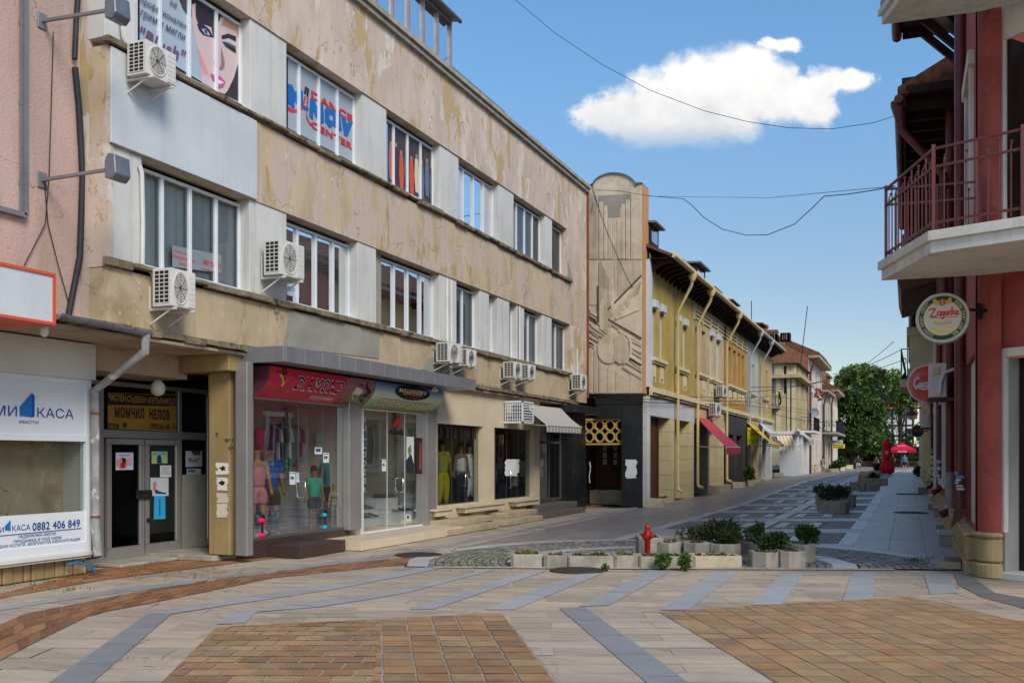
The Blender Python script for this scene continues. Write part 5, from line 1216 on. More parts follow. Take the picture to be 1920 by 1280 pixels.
# timbered white house and low walls closing the street
TH_Y = 175.
T_ = lambda px, py: ony(px, py, TH_Y)
th = thing('timbered_house', 'white half timbered house with red roof behind the trees', 'house', (T_(1665, 800).x, TH_Y, GR))
A, B = T_(1610, 880), T_(1712, 765)
m = MB(); m.box(A.x, B.x, TH_Y, TH_Y+8, 0, B.z); m.build('wall', 'white_shop', th)
m = MB(); bw = .28
for k in range(9):
    x = A.x+(B.x-A.x)*k/8; m.box(x-bw/2, x+bw/2, TH_Y-.06, TH_Y+.02, 3.6, B.z)
for z in (3.6, 5.2, 6.9, B.z-.2): m.box(A.x, B.x, TH_Y-.05, TH_Y+.01, z-bw/2, z+bw/2)
for k in range(8):
    x = A.x+(B.x-A.x)*k/8; d = (B.x-A.x)/8
    m.bar((x, TH_Y-.03, 3.7), (x+d, TH_Y-.03, 5.2), bw*.8, .05) if k % 2 else m.bar((x+d, TH_Y-.03, 5.2), (x, TH_Y-.03, 6.9), bw*.8, .05)
m.build('timber_frame', 'dark_wood', th)
m = MB(); m.extr([(A.x-1, TH_Y-1.2, B.z-.1), (B.x+1, TH_Y-1.2, B.z-.1), (B.x-2, TH_Y+4, B.z+2.6), (A.x+2, TH_Y+4, B.z+2.6)], (0, .1, .25)); 
M('roof_red', (176, 92, 60), .9, .2, 3, .4, 10); m.build('roof', 'roof_red', th)
m = MB(); m.box(A.x-6, T_(1560, 0).x, TH_Y-20, TH_Y-19, 0, 4.5); tag(m.build('street_end_house', 'beige_house', None), 'plain beige wall glimpsed beneath the dark tree', 'house')

tc = thing('darkening_terrace', 'dark timber cafe terrace added to darken the end of the street', 'terrace', (-6, 152, GR))  # wide timber pavilion added so the foot of the timbered house reads dark
m = MB(); m.box(-24, 3, 152, 158, 2.9, 3.2); m.build('roof', 'dark_wood', tc)
m = MB(); m.box(-24, 3, 157.5, 157.7, 0, 2.9); m.build('back_wall', 'dark_wood', tc)
for k in range(10): m = MB(); m.box(-24+2.9*k, -23.8+2.9*k, 152.1, 152.3, 0, 2.9); m.build('post', 'dark_wood', tc)
m = MB(); m.box(-24, 3, 152.1, 152.2, .3, 1.1); m.build('railing', 'brown_wood', tc)
# ---------------------------------------------------------------- right side: red corner house and what follows
XW = .88
rd = thing('red_corner_house', 'dark red corner house with white window surrounds and balcony', 'house', (3, 17, 0))
PO = Vector((1.18, 15.08)); EV = Vector((.777, -.629)).normalized(); NV = Vector((-EV.y*-1, 0)) if 0 else Vector((EV.y, -EV.x))   # outward normal of the corner face
def cf(u, z, o=0.): p = PO+EV*u+NV*o; return Vector((p.x, p.y, z))
def cpx(px, py=800):
    d = ray(px, py); a = Matrix(((d.x, -EV.x), (d.y, -EV.y))).inverted() @ PO
    return a[1], EYE+d.z*a[0]
u0, z0 = cpx(1868, 1080); uf0, zf = cpx(1870, 662); uf1, _ = cpx(1882, 662); ur, _ = cpx(1902, 700)
CXC, CRR = 1.03, .17
def corner_col(z0_, z1_, r, X=None):
    m = MB(); P = []
    for k in range(9):
        a = pi+(pi/2+.2)*k/8; P.append((PO.x-.05+r*cos(a), PO.y+.14+(r+.02)*sin(a)))
    P += [(PO.x+.1, PO.y+.5), (PO.x-.05-r, PO.y+.5)]
    return m.prism(P, z0_, z1_)
corner_col(.62, 11.5, .23).build('corner_pier', 'red_wall', rd)
m = corner_col(-.02, .2, .30); m2 = corner_col(.21, .54, .28); m2.v += []; 
m.build('plinth_block', 'plinth_stone', rd, bevel=.03); m2.build('plinth_block', 'plinth_stone', rd, bevel=.03); corner_col(.545, .62, .31).build('plinth_block', 'plinth_stone', rd, bevel=.03)
# corner face: opening for the door, opening for the upper window
def face_box(mb, u_0, u_1, z_0, z_1, o0, o1): mb.extr([cf(u_0, z_0, o0), cf(u_1, z_0, o0), cf(u_1, z_0, o1), cf(u_0, z_0, o1)], (0, 0, z_1-z_0))
uw0, _ = cpx(1855, 300)
DZ = 3.02; UO0, UO1 = .08, 1.9
m = MB()
face_box(m, UO1+.15, 6, 0, 11.5, -.5, 0); face_box(m, UO0-.149, UO1+.149, DZ+.12, 4.6, -.5, -.002); face_box(m, UO0-.149, UO1+.149, 8.0, 11.5, -.5, -.002)
m.build('corner_wall', 'red_wall', rd)
m = MB(); face_box(m, UO0-.15, UO0, .62, DZ+.12, -.06, .03); face_box(m, UO0-.15, UO1+.15, DZ, DZ+.12, -.06, .031); m.build('door_surround', 'white_trim', rd, bevel=.008)
m = MB(); face_box(m, UO0-.14, UO0-.001, .0, .618, -.3, .02); face_box(m, UO0-.1, UO0, .02, DZ, -.33, -.061); m.build('door_reveal', 'grey_trim', rd)
m = MB(); face_box(m, UO0+.005, UO0+.1, .05, DZ, -.4, -.28); face_box(m, UO0+.1, UO1, DZ-.12, DZ, -.4, -.28); face_box(m, UO0+.1, UO1, 2.35, 2.45, -.4, -.28); m.build('door', 'dark_wood', rd)
m = MB(); face_box(m, UO0, UO1, 0.05, DZ, -.9, -.8); m.build('hall_wall', 'lattice', rd)
m = MB(); face_box(m, UO0-.1, UO1, -.01, .09, -.6, .12); m.build('door_step', 'white_trim', rd, bevel=.01)
m = MB(); face_box(m, UO0-.2, UO0-.02, 6.2, 8.05, -.02, .035); face_box(m, UO0-.2, 2.2, 7.35, 8.05, -.02, .034); face_box(m, UO0-.12, UO0, 4.6, 7.35, -.06, .04); m.build('window_surround', 'white_trim', rd, bevel=.01)
m = MB(); face_box(m, UO0, UO0+.06, 4.6, 7.35, -.5, -.02); face_box(m, UO0+.08, UO0+.2, 4.6, 7.35, -.48, -.4); face_box(m, UO0+.2, UO1, 5.6, 5.72, -.48, -.4); m.build('balcony_door', 'dark_wood', rd)
m = MB(); face_box(m, UO0+.2, UO1, 4.6, 7.35, -.5, -.47); m.build('pane', 'blue_glass', rd)
# street side of the red house
YR1 = 20.6
rops = [(15.5, 17.75, .62, 3.15), (15.9, 17.0, 4.9, 7.1), (18.2, 19.4, 4.9, 7.1)]
m = MB(); opening_wall(m, XW, 15.3, YR1, .6, 9.4, rops, .07, -1); m.build('street_wall', 'pink_red', rd)
m = MB(); m.box(XW+.07, XW+.2, 15.45, 17.8, .6, 3.2); m.build('blind_window', 'white_trim', rd)
for o in rops[1:]:
    window(rd, XW+.06, *o, 2, -1, fw=.06, mat='white_trim')
    m = MB(); m.box(XW-.06, XW+.02, o[0]-.16, o[0], o[2]-.2, o[3]+.2); m.box(XW-.06, XW+.02, o[1], o[1]+.16, o[2]-.2, o[3]+.2); m.box(XW-.09, XW+.02, o[0]-.3, o[1]+.3, o[3]+.2, o[3]+.4); m.build('window_surround', 'white_trim', rd, bevel=.01)
m = MB(); y = 15.3; random.seed(8)
while y < YR1:
    L = random.uniform(.5, .9); e = min(YR1, y+L)
    m.box(XW-.14, XW+.1, y+.006, e-.006, -.02, .19); m.box(XW-.12, XW+.1, y+.006, e-.006, .2, .53); y = e
m.box(XW-.16, XW+.1, 15.3, YR1, .54, .6); m.build('plinth', 'plinth_stone', rd, bevel=.015)
m = MB(); m.box(XW+.21, 8, 16.5, YR1, 0, 9.4); m.build('core_wall', 'pink_red', rd)
# balcony slabs following the corner
def slab_pts(g=0.): return [(XW+.02, 14.86-g*.2), (-.35-g, 14.8-g*.3), (.25-g*.6, 13.03-g), (1.22, 12.62-g), (3.6, 11.6-g), (4.6, 12.6), (1.6, 14.7)]
def balcony(zb_, h, rail):
    m = MB(); m.prism(slab_pts(), zb_, zb_+h*.55); m.prism(slab_pts(.05), zb_+h*.55, zb_+h); m.build('balcony_slab', 'white_trim', rd, bevel=.02)
    if rail:
        P = [Vector((*p, 0)) for p in slab_pts(-.06)[:5]]; z0_, z1_ = zb_+h, zb_+h+1.02; m = MB()
        for a, b in zip(P, P[1:]):
            for z in (z0_+.12, z1_-.22, z1_): m.bar(a+Vector((0, 0, z)), b+Vector((0, 0, z)), .028)
            k = max(3, int((b-a).length/.125)); out = (b-a).normalized().cross(Vector((0, 0, 1)))
            for i in range(1, k):
                q = a.lerp(b, i/k); top = z1_-.1 if i % 2 else z1_-.06
                if i % 4 == 0: m.bar(q+Vector((0, 0, z0_)), q+Vector((0, 0, z1_)), .022)
                else: m.tube([q+Vector((0, 0, z0_+.04)), q+Vector((0, 0, top-.06)), q-out*(.03 if i % 2 else 0)+Vector((0, 0, top))], .009, 5); m.ell(q-out*(.03 if i % 2 else 0)+Vector((0, 0, top)), .02, .02, .02, 6, 4)
        for q in P: m.bar(q+Vector((0, 0, z0_-.1)), q+Vector((0, 0, z1_+.05)), .042)
        m.build('balcony_railing', 'maroon_metal', rd)
balcony(4.13, .26, True); balcony(7.72, .2, False)
m = MB(); m.prism([(p[0], p[1]) for p in slab_pts(.02)], 7.921, 8.06); m.build('balcony_slab', 'concrete', rd, bevel=.02)
# downpipes on the right-hand walls, one by one
def rpipe(px, zt_, zb_, r, mat, X=.79, foot=None, label=None, parent=None, worn=None):
    y = yx(px, X); g = gz(y); m = MB(); m.tube([(X, y, zt_), (X, y, g+zb_)], r, 12)
    if foot == 'spout': m.tube([(X, y, g+zb_+.05), (X-.02, y-.03, g+zb_), (X-.16, y-.12, g+zb_-.06)], r*1.05, 12)
    if foot == 'cut': m.extr([(X-r, y-r, g+zb_+.1), (X+r, y-r, g+zb_+.1), (X+r, y-r, g+zb_-.0), (X-r*1.6, y-r*1.4, g+zb_-.22)], (0, .1, 0))
    o = m.build('downpipe', mat, parent, smooth=True)
    return o
m = None
rpipe(1800, 9.1, .72, .086, 'maroon_metal', .785, 'cut', parent=rd)
p_ = rpipe(1781, 9.2, .55, .08, 'maroon_metal', .79, 'spout', parent=rd)
yq = yx(1781, .79); m = MB(); m.tube([(.79, yq, 1.35), (.79, yq, .56)], .088, 12); m.build('pipe_sleeve', 'pipe_grey', rd, smooth=True)
# eaves of the red house: timber bracket and rafters
m = MB(); m.box(-.1, XW, 18.4, 20.1, 9.6, 9.68)
for k in range(3): y = 18.6+k*.6; m.bar((XW, y, 8.85), (.2, y, 9.55), .12, .12); m.bar((XW, y, 9.52), (-.1, y, 9.52), .1, .14)
m.build('eave', 'dark_wood', rd)
m = MB(); m.extr([(-.2, 18.4, 9.68), (-.2, 18.4, 9.8), (4.5, 18.4, 12.4), (9, 18.4, 12.4), (9, 18.4, 9.68)], (0, 1.7, 0)); m.build('roof', 'roof_tile', rd)
m = MB(); m.tube([(-.2, 18.4, 9.65), (-.2, 20.1, 9.6)], .09, 8); m.build('gutter', 'maroon_metal', rd, smooth=True)
# next house: deep dark eave, maroon pipes
def right_house(name, label, y0, y1, mat, ze, ov, pipes, wins, X=XW, eave='dark_wood', bay=None, plinth='plinth_stone', rafters=True):
    h = thing(name, label, 'house', (X+4, (y0+y1)/2, gz(y0))); g = gz(y0)
    ops = [(a, b, c, d) for a, b, c, d in wins]
    m = MB(); opening_wall(m, X, y0, y1, g, ze, ops, .22, -1); m.build('wall', mat, h)
    m = MB(); m.box(X+.23, X+8, y0+.02, y1-.02, g, ze); m.build('core_wall', mat, h)
    for o in ops:
        window(h, X+.18, *o, 2, -1, fw=.07)
        m = MB(); m.box(X-.06, X+.02, o[0]-.18, o[0], o[2]-.12, o[3]+.18); m.box(X-.06, X+.02, o[1], o[1]+.18, o[2]-.12, o[3]+.18); m.box(X-.1, X+.02, o[0]-.26, o[1]+.26, o[3]+.18, o[3]+.34); m.box(X-.12, X+.02, o[0]-.26, o[1]+.26, o[2]-.28, o[2]-.12); m.build('window_surround', 'white_trim', h)
    m = MB(); m.box(X-.12, X+.05, y0+.01, y1-.01, g-.05, g+.62); m.build('plinth', plinth, h, bevel=.015)
    m = MB(); m.box(X-ov, X, y0, y1, ze, ze+.05)
    if rafters:
        n = int((y1-y0)/.7)
        for k in range(n): y = y0+(y1-y0)*(k+.5)/n; m.box(X-ov+.05, X, y-.07, y+.07, ze-.17, ze-.001)
        m.box(X-ov, X-ov+.05, y0, y1, ze-.2, ze-.001)
    m.build('eave', eave, h)
    m = MB(); m.extr([(X-ov-.1, y0, ze+.051), (X-ov-.1, y0, ze+.2), (X+4, y0, ze+2.9), (X+8.5, y0, ze+.2), (X+8.5, y0, ze+.051)], (0, y1-y0, 0)); m.build('roof', 'roof_tile', h)
    m = MB(); m.tube([(X-ov-.08, y0, ze-.03), (X-ov-.08, y1, ze-.06)], .09, 8); m.build('gutter', 'maroon_metal' if mat in ('red_wall', 'pink_red') else 'gutter_metal', h, smooth=True)
    for (px, r, mt, xo, zt_, zb_, ft) in pipes: rpipe(px, zt_, zb_, r, mt, X-.09, ft, parent=h)
    return h
r2 = right_house('red_eaved_house', 'red house with deep broken timber eave behind the balcony', YR1+.6, 33, 'pink_red', 8.85, .98, [(1761, .075, 'maroon_metal', .26, 9, .75, 'spout'), (1754, .06, 'white_trim', .26, 7, .5, 'spout'), (1748.5, .06, 'bark', .27, 7, .6, 'spout')], [(22.4, 23.6, 1.2, 2.9), (25.5, 26.7, 1.2, 2.9), (28.6, 29.8, 1.2, 2.9), (22.4, 23.6, 5.0, 7.2), (25.5, 26.7, 5.0, 7.2), (28.6, 29.8, 5.0, 7.2)])
e0 = Vector((-.16, YR1+.9, 8.8)); m = MB(); m.tube([e0, e0+Vector((.02, 0, -.5)), Vector((XW-.22, YR1+1.3, 7.4)), Vector((XW-.22, YR1+1.3, 4.0))], .08, 10); m.lathe(e0-Vector((0, 0, .35)), [(.08, 0), (.17, .3), (.18, .4)], 10); m.build('downpipe', 'maroon_metal', r2, smooth=True)
m = MB()
for k in range(4): m.box(-.1-.04*k+.1, XW, YR1+.5+.06*k, YR1+.62+.06*k, 8.86+.1*k, 8.95+.1*k)
m.build('barge_board', 'dark_wood', r2)
r3 = right_house('beige_bay_house', 'beige house with bay window and iron balcony over the pavement', 33.3, 47, 'beige_house', 8.6, .9, [(1742, .06, 'cream_pipe', .27, 6, .6, 'spout'), (1738, .06, 'cream_pipe', .27, 6, .5, None)], [(35, 36.3, 1.3, 3.0), (38.5, 39.8, 1.3, 3.0), (42, 43.3, 1.3, 3.0), (35, 36.3, 5.2, 7.2), (42, 43.3, 5.2, 7.2)], eave='brown_wood')
yb0 = yx(1768, XW-.2); yb0 = 36.2
zA, zB = ony(1735, 612, yb0).z, ony(1735, 690, yb0).z; xL = ony(1706, 650, yb0).x
m = MB(); m.box(xL, XW, yb0, yb0+4, zB, zA); m.box(xL-.1, XW, yb0-.08, yb0+4.08, zA-.28, zA-.001); m.box(xL-.06, XW, yb0-.06, yb0+4.05, zB-.25, zB-.002); m.build('bay_window', 'trim', r3)
m = MB(); zz2 = ony(1700, 712, yb0+4.5).z; m.box(xL-.35, XW, yb0+4.1, yb0+8, zz2-.3, zz2); m.build('balcony_slab', 'trim', r3); iron_rail(r3, ((XW, yb0+4.15), (xL-.3, yb0+4.15), (xL-.3, yb0+7.9)), zz2, zz2+1.15, 5, .02, belly=.16)
m = MB(); A = ony(1682, 522, 30.); B = ony(1738, 545, 30.); m.extr([(A.x, 30, A.z), (XW, 30, A.z+.25), (XW, 30, A.z-.1), (A.x+.1, 30, B.z+.05)], (0, 6, 0)); m.build('porch_roof', 'brown_wood', r3)
r4 = right_house('cream_house', 'cream house further along the right pavement', 47.3, 70, 'cream', 8.0, .7, [(1733.5, .07, 'cream_pipe', .3, 7, .4, None), (1729.5, .07, 'cream_pipe', .3, 7, .3, None)], [(50, 52, 1.3, 3.0), (56, 58, 1.3, 3.0), (62, 64, 1.3, 3.0), (50, 52, 5.0, 6.9), (56, 58, 5.0, 6.9), (62, 64, 5, 6.9)])
r5 = right_house('far_right_house', 'low far house where the right pavement ends', 70.3, 92, 'tan_house', 6.6, .6, [], [(74, 76, 1.3, 3), (80, 82, 1.3, 3), (86, 88, 1.3, 3)])
for (px, py, w, hgt, d, lb) in ((1762, 1016, .42, .26, .8, 'nearest grey stone doorstep on the right pavement'), (1755, 984, .2, .14, .4, 'small broken stone step by the red house plinth'), (1752, 962, .3, .3, .9, 'pale stone step below the grey pipe spout'), (1741, 948, .3, .22, 1., 'grey stone bench step further along the right'), (1722, 918, .5, .3, 1.4, 'beige doorstep furthest along the right pavement')):
    q = gg(px, py+8); t = thing('doorstep', lb, 'step', (q.x+w/2, q.y, gz(q.y)), 'doorsteps along the right pavement')
    m = MB(); m.box(q.x, XW-.1, q.y, q.y+d, gz(q.y)-.02, gz(q.y)+hgt-.05); m.build('block', 'grey_render', t, bevel=.012); m = MB(); m.box(q.x-.03, XW-.1, q.y-.03, q.y+d+.03, gz(q.y)+hgt-.05, gz(q.y)+hgt); m.build('tread', 'granite', t, bevel=.01)
q = gnd(1756, 1064); t = thing('doorstep', 'low beige stone step with dark mat at the red corner', 'step', (q.x+.3, q.y, 0), 'doorsteps along the right pavement')
m = MB(); m.box(q.x, XW-.15, q.y, q.y+.5, -.02, .09); m.build('block', 'stone_step', t, bevel=.012); m = MB(); m.box(q.x+.12, XW-.15, q.y+.12, q.y+.5, .09, .13); m.build('mat', 'tile_grey', t)
# ---------------------------------------------------------------- air conditioners
def ac_proto():
    t = thing('air_conditioner', '', 'air conditioner', (0, 0, 0), 'outdoor units on the long facade')
    m = MB(); m.box(.12, .44, 0, .8, 0, .56); m.box(.441, .452, .56, .79, .02, .54)
    for k in range(6): m.box(.452, .456, .57, .78, .06+k*.08, .065+k*.08)
    m.build('casing', 'ac_white', t, bevel=.012, local=True)
    m = MB(); m.lathe((.441, .3, .28), [(.245, 0), (.25, .012), (.235, .014), (.23, .004)], 28, 'X'); m.build('fan_ring', 'ac_white', t, local=True)
    m = MB(); m.lathe((.4415, .3, .28), [(.23, .0), (.001, .004)], 28, 'X'); f = m.build('fan', 'ac_fan', t, local=True)
    m = MB()
    for r in (.05, .09, .13, .17, .205): m.tube([(.452, .3+r*cos(a), .28+r*sin(a)) for a in [2*pi*k/20 for k in range(21)]], .0035, 4)
    for a in range(8): m.tube([(.452, .3, .28), (.452, .3+.23*cos(a*pi/4), .28+.23*sin(a*pi/4))], .003, 4)
    m.build('fan_guard', 'ac_dark', f, local=True)
    m = MB(); m.box(.15, .41, -.003, .002, .04, .52); sg = m.build('side_intake', 'ac_dark', t, local=True)
    m = MB()
    for k in range(9): m.box(.15, .41, -.012, -.004, .04+k*.06, .052+k*.06)
    for k in range(4): m.box(.15+k*.0833, .16+k*.0833, -.0125, -.0045, .04, .53)
    m.build('intake_grille', 'ac_white', sg, local=True)
    for y in (.1, .68):
        m = MB(); m.box(0, .02, y, y+.04, -.04, .32); m.box(0, .47, y, y+.04, -.05, -.012)
        m.bar((.01, y+.02, -.25), (.36, y+.02, -.05), .025)
        m.build('bracket', 'ac_white', t, bevel=.003, local=True)
    return t
acp = ac_proto(); used_ac = [False]
def ac(fl, fr, yt, yb_, label, X=XF, d=.44, group='outdoor units on the long facade'):
    y0, y1 = yx(fl, X+d), yx(fr, X+d); z1, z0 = onx(fl, yt, X+d).z, onx(fl, yb_, X+d).z
    sc_ = (d/.44, (y1-y0)/.8, (z1-z0)/.56)
    if not used_ac[0]: used_ac[0] = True; acp.location = (X, y0, z0); acp.scale = sc_; acp['label'] = label; return acp
    return dup(acp, (X, y0, z0), label, scale=sc_, group=group)
ac(274, 329, 73, 136, 'white outdoor unit beside the beauty poster, highest on the facade')
ac(321, 365.5, 501, 572, 'white outdoor unit under the leftmost lower window, nearest of all')
ac(526, 570, 447, 513, 'white outdoor unit on the pier left of the second lower window')
ac(842, 866, 641, 677, 'larger of the two outdoor units above the end of the metal canopy')
ac(877, 893, 653, 685, 'smaller of the two outdoor units above the end of the metal canopy')
ac(965, 979, 677, 707, 'left one of the two small outdoor units above the clothes shop')
ac(992, 1004, 682, 710, 'right one of the two small outdoor units above the clothes shop')
ac(1090, 1100, 701, 729, 'outdoor unit next to the relief wall at the end of the long facade')
ac(1356, 1364, 722, 742, 'outdoor unit on the boundary of the beige and ochre houses', XH)
ac(1343, 1352, 754, 778, 'outdoor unit right above the red shop awning', XH)
# unit locked into a cage under the slab
ct = thing('caged_air_conditioner', 'caged outdoor unit hanging under the slab beside the striped awning', 'air conditioner', (XT, yx(950, XT), 2.7))
ya_, yb2 = yx(951, XT+.1), yx(958, XT+.1); xo_ = ony(979, 770, ya_).x; z0_, z1_ = ony(950, 793, ya_).z, ony(950, 752, ya_).z
m = MB()
for k in range(8): x = XT+.05+(xo_-XT-.05)*k/7; m.box(x-.008, x+.008, ya_-.008, ya_+.008, z0_, z1_)
for k in range(7): z = z0_+(z1_-z0_)*k/6; m.box(XT+.05, xo_, ya_-.01, ya_+.006, z-.008, z+.008)
for (a, b) in ((z0_, z0_+.04), (z1_-.04, z1_)): m.box(XT, xo_+.03, ya_-.02, ya_+.02, a, b); m.box(xo_-.01, xo_+.03, ya_-.02, ya_+.8, a, b)
m.box(xo_-.01, xo_+.03, ya_-.02, ya_+.03, z0_, z1_); m.box(xo_-.01, xo_+.03, ya_+.76, ya_+.8, z0_, z1_)
m.build('cage', 'upvc', ct)
m = MB(); m.box(XT+.2, xo_-.06, ya_+.06, ya_+.7, z0_+.08, z1_-.1); m.build('casing', 'ac_fan', ct, bevel=.01)
m = MB()
for k in range(6): m.box(xo_-.005, xo_+.035, ya_+.05, ya_+.76, z0_+.06+k*.07, z0_+.09+k*.07)
m.build('louvre', 'upvc', ct)

# ---------------------------------------------------------------- window graphics on the upper floor
def print_on(name, label, X, items, cat='window print', texts=(), lay_=.0012):
    t = thing(name, label, cat, (X, onx(items[0][0][0][0], 100, X).y, onx(*items[0][0][0], X).z)); k = 0
    m = MB(); m.keep = 1
    for P, c in items:
        k += 1; q = [onx(*p, X+k*lay_) for p in P]; V, Fc = outline_tris([[(p.y, p.z) for p in q]]); m.add([(X+k*lay_, a, b) for a, b in V], Fc, lin(*c))
    for (s, x0, x1, px, yb_, yt, b, sh, c) in texts:
        k += 1; line(s, x0, x1, onx(px, yb_, X).z, onx(px, yt, X).z, X+k*lay_, b, lin(*c), sh, m)
    m.build('print', 'paint', t); return t
zp = lambda L: [(220+x/6.4, y/6.4) for x, y in L]
XPZ = XF-.2295
print_on('beauty_poster', 'window poster of a made up woman with dark hair beside script lettering', XPZ, [
    ([(262, -60), (452, -10), (453, 200), (262, 82)], (164, 178, 194)),
    (zp([(900, -160), (1500, 120), (1500, 1240), (1300, 1150), (1180, 1100), (1240, 900), (1000, 500), (890, 200), (760, 20)]), (52, 44, 50)),
    (zp([(890, 60), (905, 300), (940, 480), (985, 700), (1020, 860), (1010, 990), (1100, 1040), (1200, 1100), (1290, 1130), (1330, 1080), (1400, 930), (1450, 760), (1468, 560), (1468, 340), (1330, 240), (1240, 200), (1180, 330), (1120, 330), (1000, 140), (940, 40)]), (206, 182, 182)),
    (zp([(960, 560), (1000, 640), (1060, 800), (1100, 900), (1040, 900), (990, 740)]), (214, 150, 150)),
    (zp([(1300, 200), (1468, 330), (1468, 520), (1430, 380), (1250, 300)]), (190, 140, 120)),
    (zp([(940, 30), (1180, 120), (1250, 190), (1200, 300), (1150, 470), (1130, 330), (1060, 300), (970, 290), (940, 200)]), (48, 42, 52)),
    (zp([(955, 290), (1040, 300), (1110, 360), (1150, 450), (1090, 440), (1030, 420), (985, 370)]), (44, 44, 62)),
    (zp([(1010, 350), (1060, 350), (1100, 400), (1110, 430), (1050, 410)]), (176, 190, 214)), (zp([(1040, 352), (1075, 365), (1085, 415), (1050, 400)]), (46, 74, 130)),
    (zp([(1252, 430), (1330, 405), (1425, 440), (1425, 500), (1340, 455), (1258, 470)]), (50, 40, 44)),
    (zp([(1262, 500), (1330, 510), (1420, 560), (1425, 640), (1370, 600), (1300, 560)]), (72, 96, 118)), (zp([(1258, 500), (1420, 590), (1425, 640), (1350, 590)]), (40, 36, 44)),
    (zp([(1248, 560), (1290, 760), (1285, 810), (1250, 840), (1225, 815), (1250, 780)]), (150, 116, 116)), (zp([(1160, 740), (1200, 790), (1195, 800), (1160, 770)]), (170, 130, 130)),
    (zp([(1118, 885), (1180, 905), (1240, 920), (1300, 990), (1270, 1040), (1215, 1060), (1170, 1000)]), (196, 92, 140)), (zp([(1160, 925), (1230, 965), (1285, 995), (1225, 1010), (1185, 980)]), (232, 214, 222)),
    (zp([(740, -40), (830, -40), (835, 170), (790, 90)]), (70, 62, 74))],
    texts=(('професионален', 263, 350, 263, 10, -6, .02, .28, (70, 72, 84)), ('за', 318, 332, 318, 10, 1, .02, .28, (70, 72, 84)), ('грим и мигли', 263, 348, 263, 35, 19, .02, .28, (70, 72, 84)), ('"Blush"', 263, 350, 263, 77, 50, .04, .3, (112, 74, 104))))
w2 = onx(540, 200, XPZ)
print_on('dance_sticker', 'blue and red dance studio lettering across the window', XPZ, [
    ([(540, 106), (668, 182), (668, 308), (540, 240)], (156, 166, 176)),
    ([(540, 157), (548, 160), (553, 172), (568, 170), (569, 206), (560, 204), (553, 190), (552, 206), (540, 196)], (22, 100, 176)),
    ([(540, 199), (552, 206), (562, 204), (568, 197), (568, 205), (558, 212), (546, 212), (540, 208)], (196, 50, 60)),
    ([(572, 162), (576, 164), (574, 178), (570, 176)], (30, 32, 48)), ([(576, 165), (580, 167), (578, 183), (575, 181)], (30, 32, 48)), ([(571, 180), (574, 182), (570, 200), (567, 198)], (196, 50, 60)), ([(576, 183), (579, 185), (576, 215), (580, 228), (590, 238), (582, 236), (574, 222)], (196, 50, 60)),
    ([(568, 196), (580, 204), (578, 208), (570, 206)], (22, 100, 176)),
    ([(582, 184), (590, 188), (597, 206), (601, 192), (606, 194), (608, 230), (600, 234), (598, 218), (594, 224), (588, 208), (587, 226), (580, 218)], (22, 100, 176)),
    ([(609, 206), (616, 200), (630, 206), (638, 214), (641, 246), (633, 244), (626, 236), (618, 240), (610, 228)], (22, 100, 176)), ([(618, 216), (624, 219), (624, 228), (618, 224)], (156, 166, 176)),
    ([(640, 214), (648, 220), (650, 232), (656, 226), (662, 230), (652, 256), (646, 254)], (22, 100, 176))],
    texts=(('DANCE', 584, 661, 584, 185, 170, .09, 0, (196, 50, 60)), ('CENTER', 584, 661, 584, 240, 227, .09, 0, (196, 50, 60))))
rr = random.Random(9); it = [([(727, 214), (817, 262), (817, 388), (727, 340)], (70, 62, 66))]
for k in range(9):
    x = 730+k*9.6; y = 262+(x-727)*.55+rr.uniform(-6, 10); c = [(206, 84, 50), (60, 56, 64), (188, 100, 72), (96, 110, 130), (210, 196, 170)][rr.randrange(5)]
    it += [([(x, y+8), (x+6, y+10), (x+8, y+40), (x+7, y+74), (x+1, y+70), (x-1, y+40)], c), ([(x+1, y), (x+5, y+1), (x+5, y+9), (x+1, y+8)], (176, 126, 100))]
print_on('dancers_poster', 'dark window posters of dancers in orange', XPZ, it)
def sticker(name, label, X, quad, bg, texts=(), extra=(), cat='sticker', group=None):
    return print_on(name, label, X, [(quad, bg)]+list(extra), cat, texts)
sticker('window_sticker', 'grey sticker with red lettering on the leftmost lower window', XF-.229, [(323, 460), (415, 478), (415, 512), (323, 500)], (126, 140, 144), (('Счетоводно-', 326, 363, 326, 474, 466, .05, 0, (196, 40, 56)), ('консултантски', 324, 366, 324, 485, 477, .05, 0, (196, 40, 56)), ('услуги', 336, 354, 336, 498, 491, .05, 0, (196, 40, 56)), ('т. 0887 927 633', 374, 414, 374, 494, 484, .05, 0, (196, 40, 56)), ('www.natalia-consult.com', 376, 414, 376, 504, 500, .04, 0, (196, 40, 56))))
sticker('window_sticker', 'white phone number sticker below the second outdoor unit', XF-.229, [(538, 528), (561, 534), (561, 558), (538, 553)], (168, 188, 204), (('0885 53 70 80', 539, 559, 539, 545, 536, .05, 0, (60, 70, 84)),))

# ---------------------------------------------------------------- signs over the sport shops: bowed panels
def bowed(px0, px1):
    y0, y1 = yx(px0, -9.5), yx(px1, -9.5)
    def S(u, v, l=0.):
        x = -9.80+.3*v+.12*sin(pi*v)+l*.9; z = 2.63+.49*v-l*.3; return Vector((x, y0+(y1-y0)*u, z))
    return S
def bow_patch(mb, S, u0, u1, v0, v1, tint, l=0., n=10, lean=.0):
    for k in range(n):
        a, b = v0+(v1-v0)*k/n, v0+(v1-v0)*(k+1)/n
        f = (lambda v: tint) if not callable(tint) else tint
        mb.poly([S(u0+lean*a, a, l), S(u1+lean*a, a, l), S(u1+lean*b, b, l), S(u0+lean*b, b, l)], f((a+b)/2))
def sign(name, label): return thing(name, label, 'sign', (-9.7, 14, 2.63))
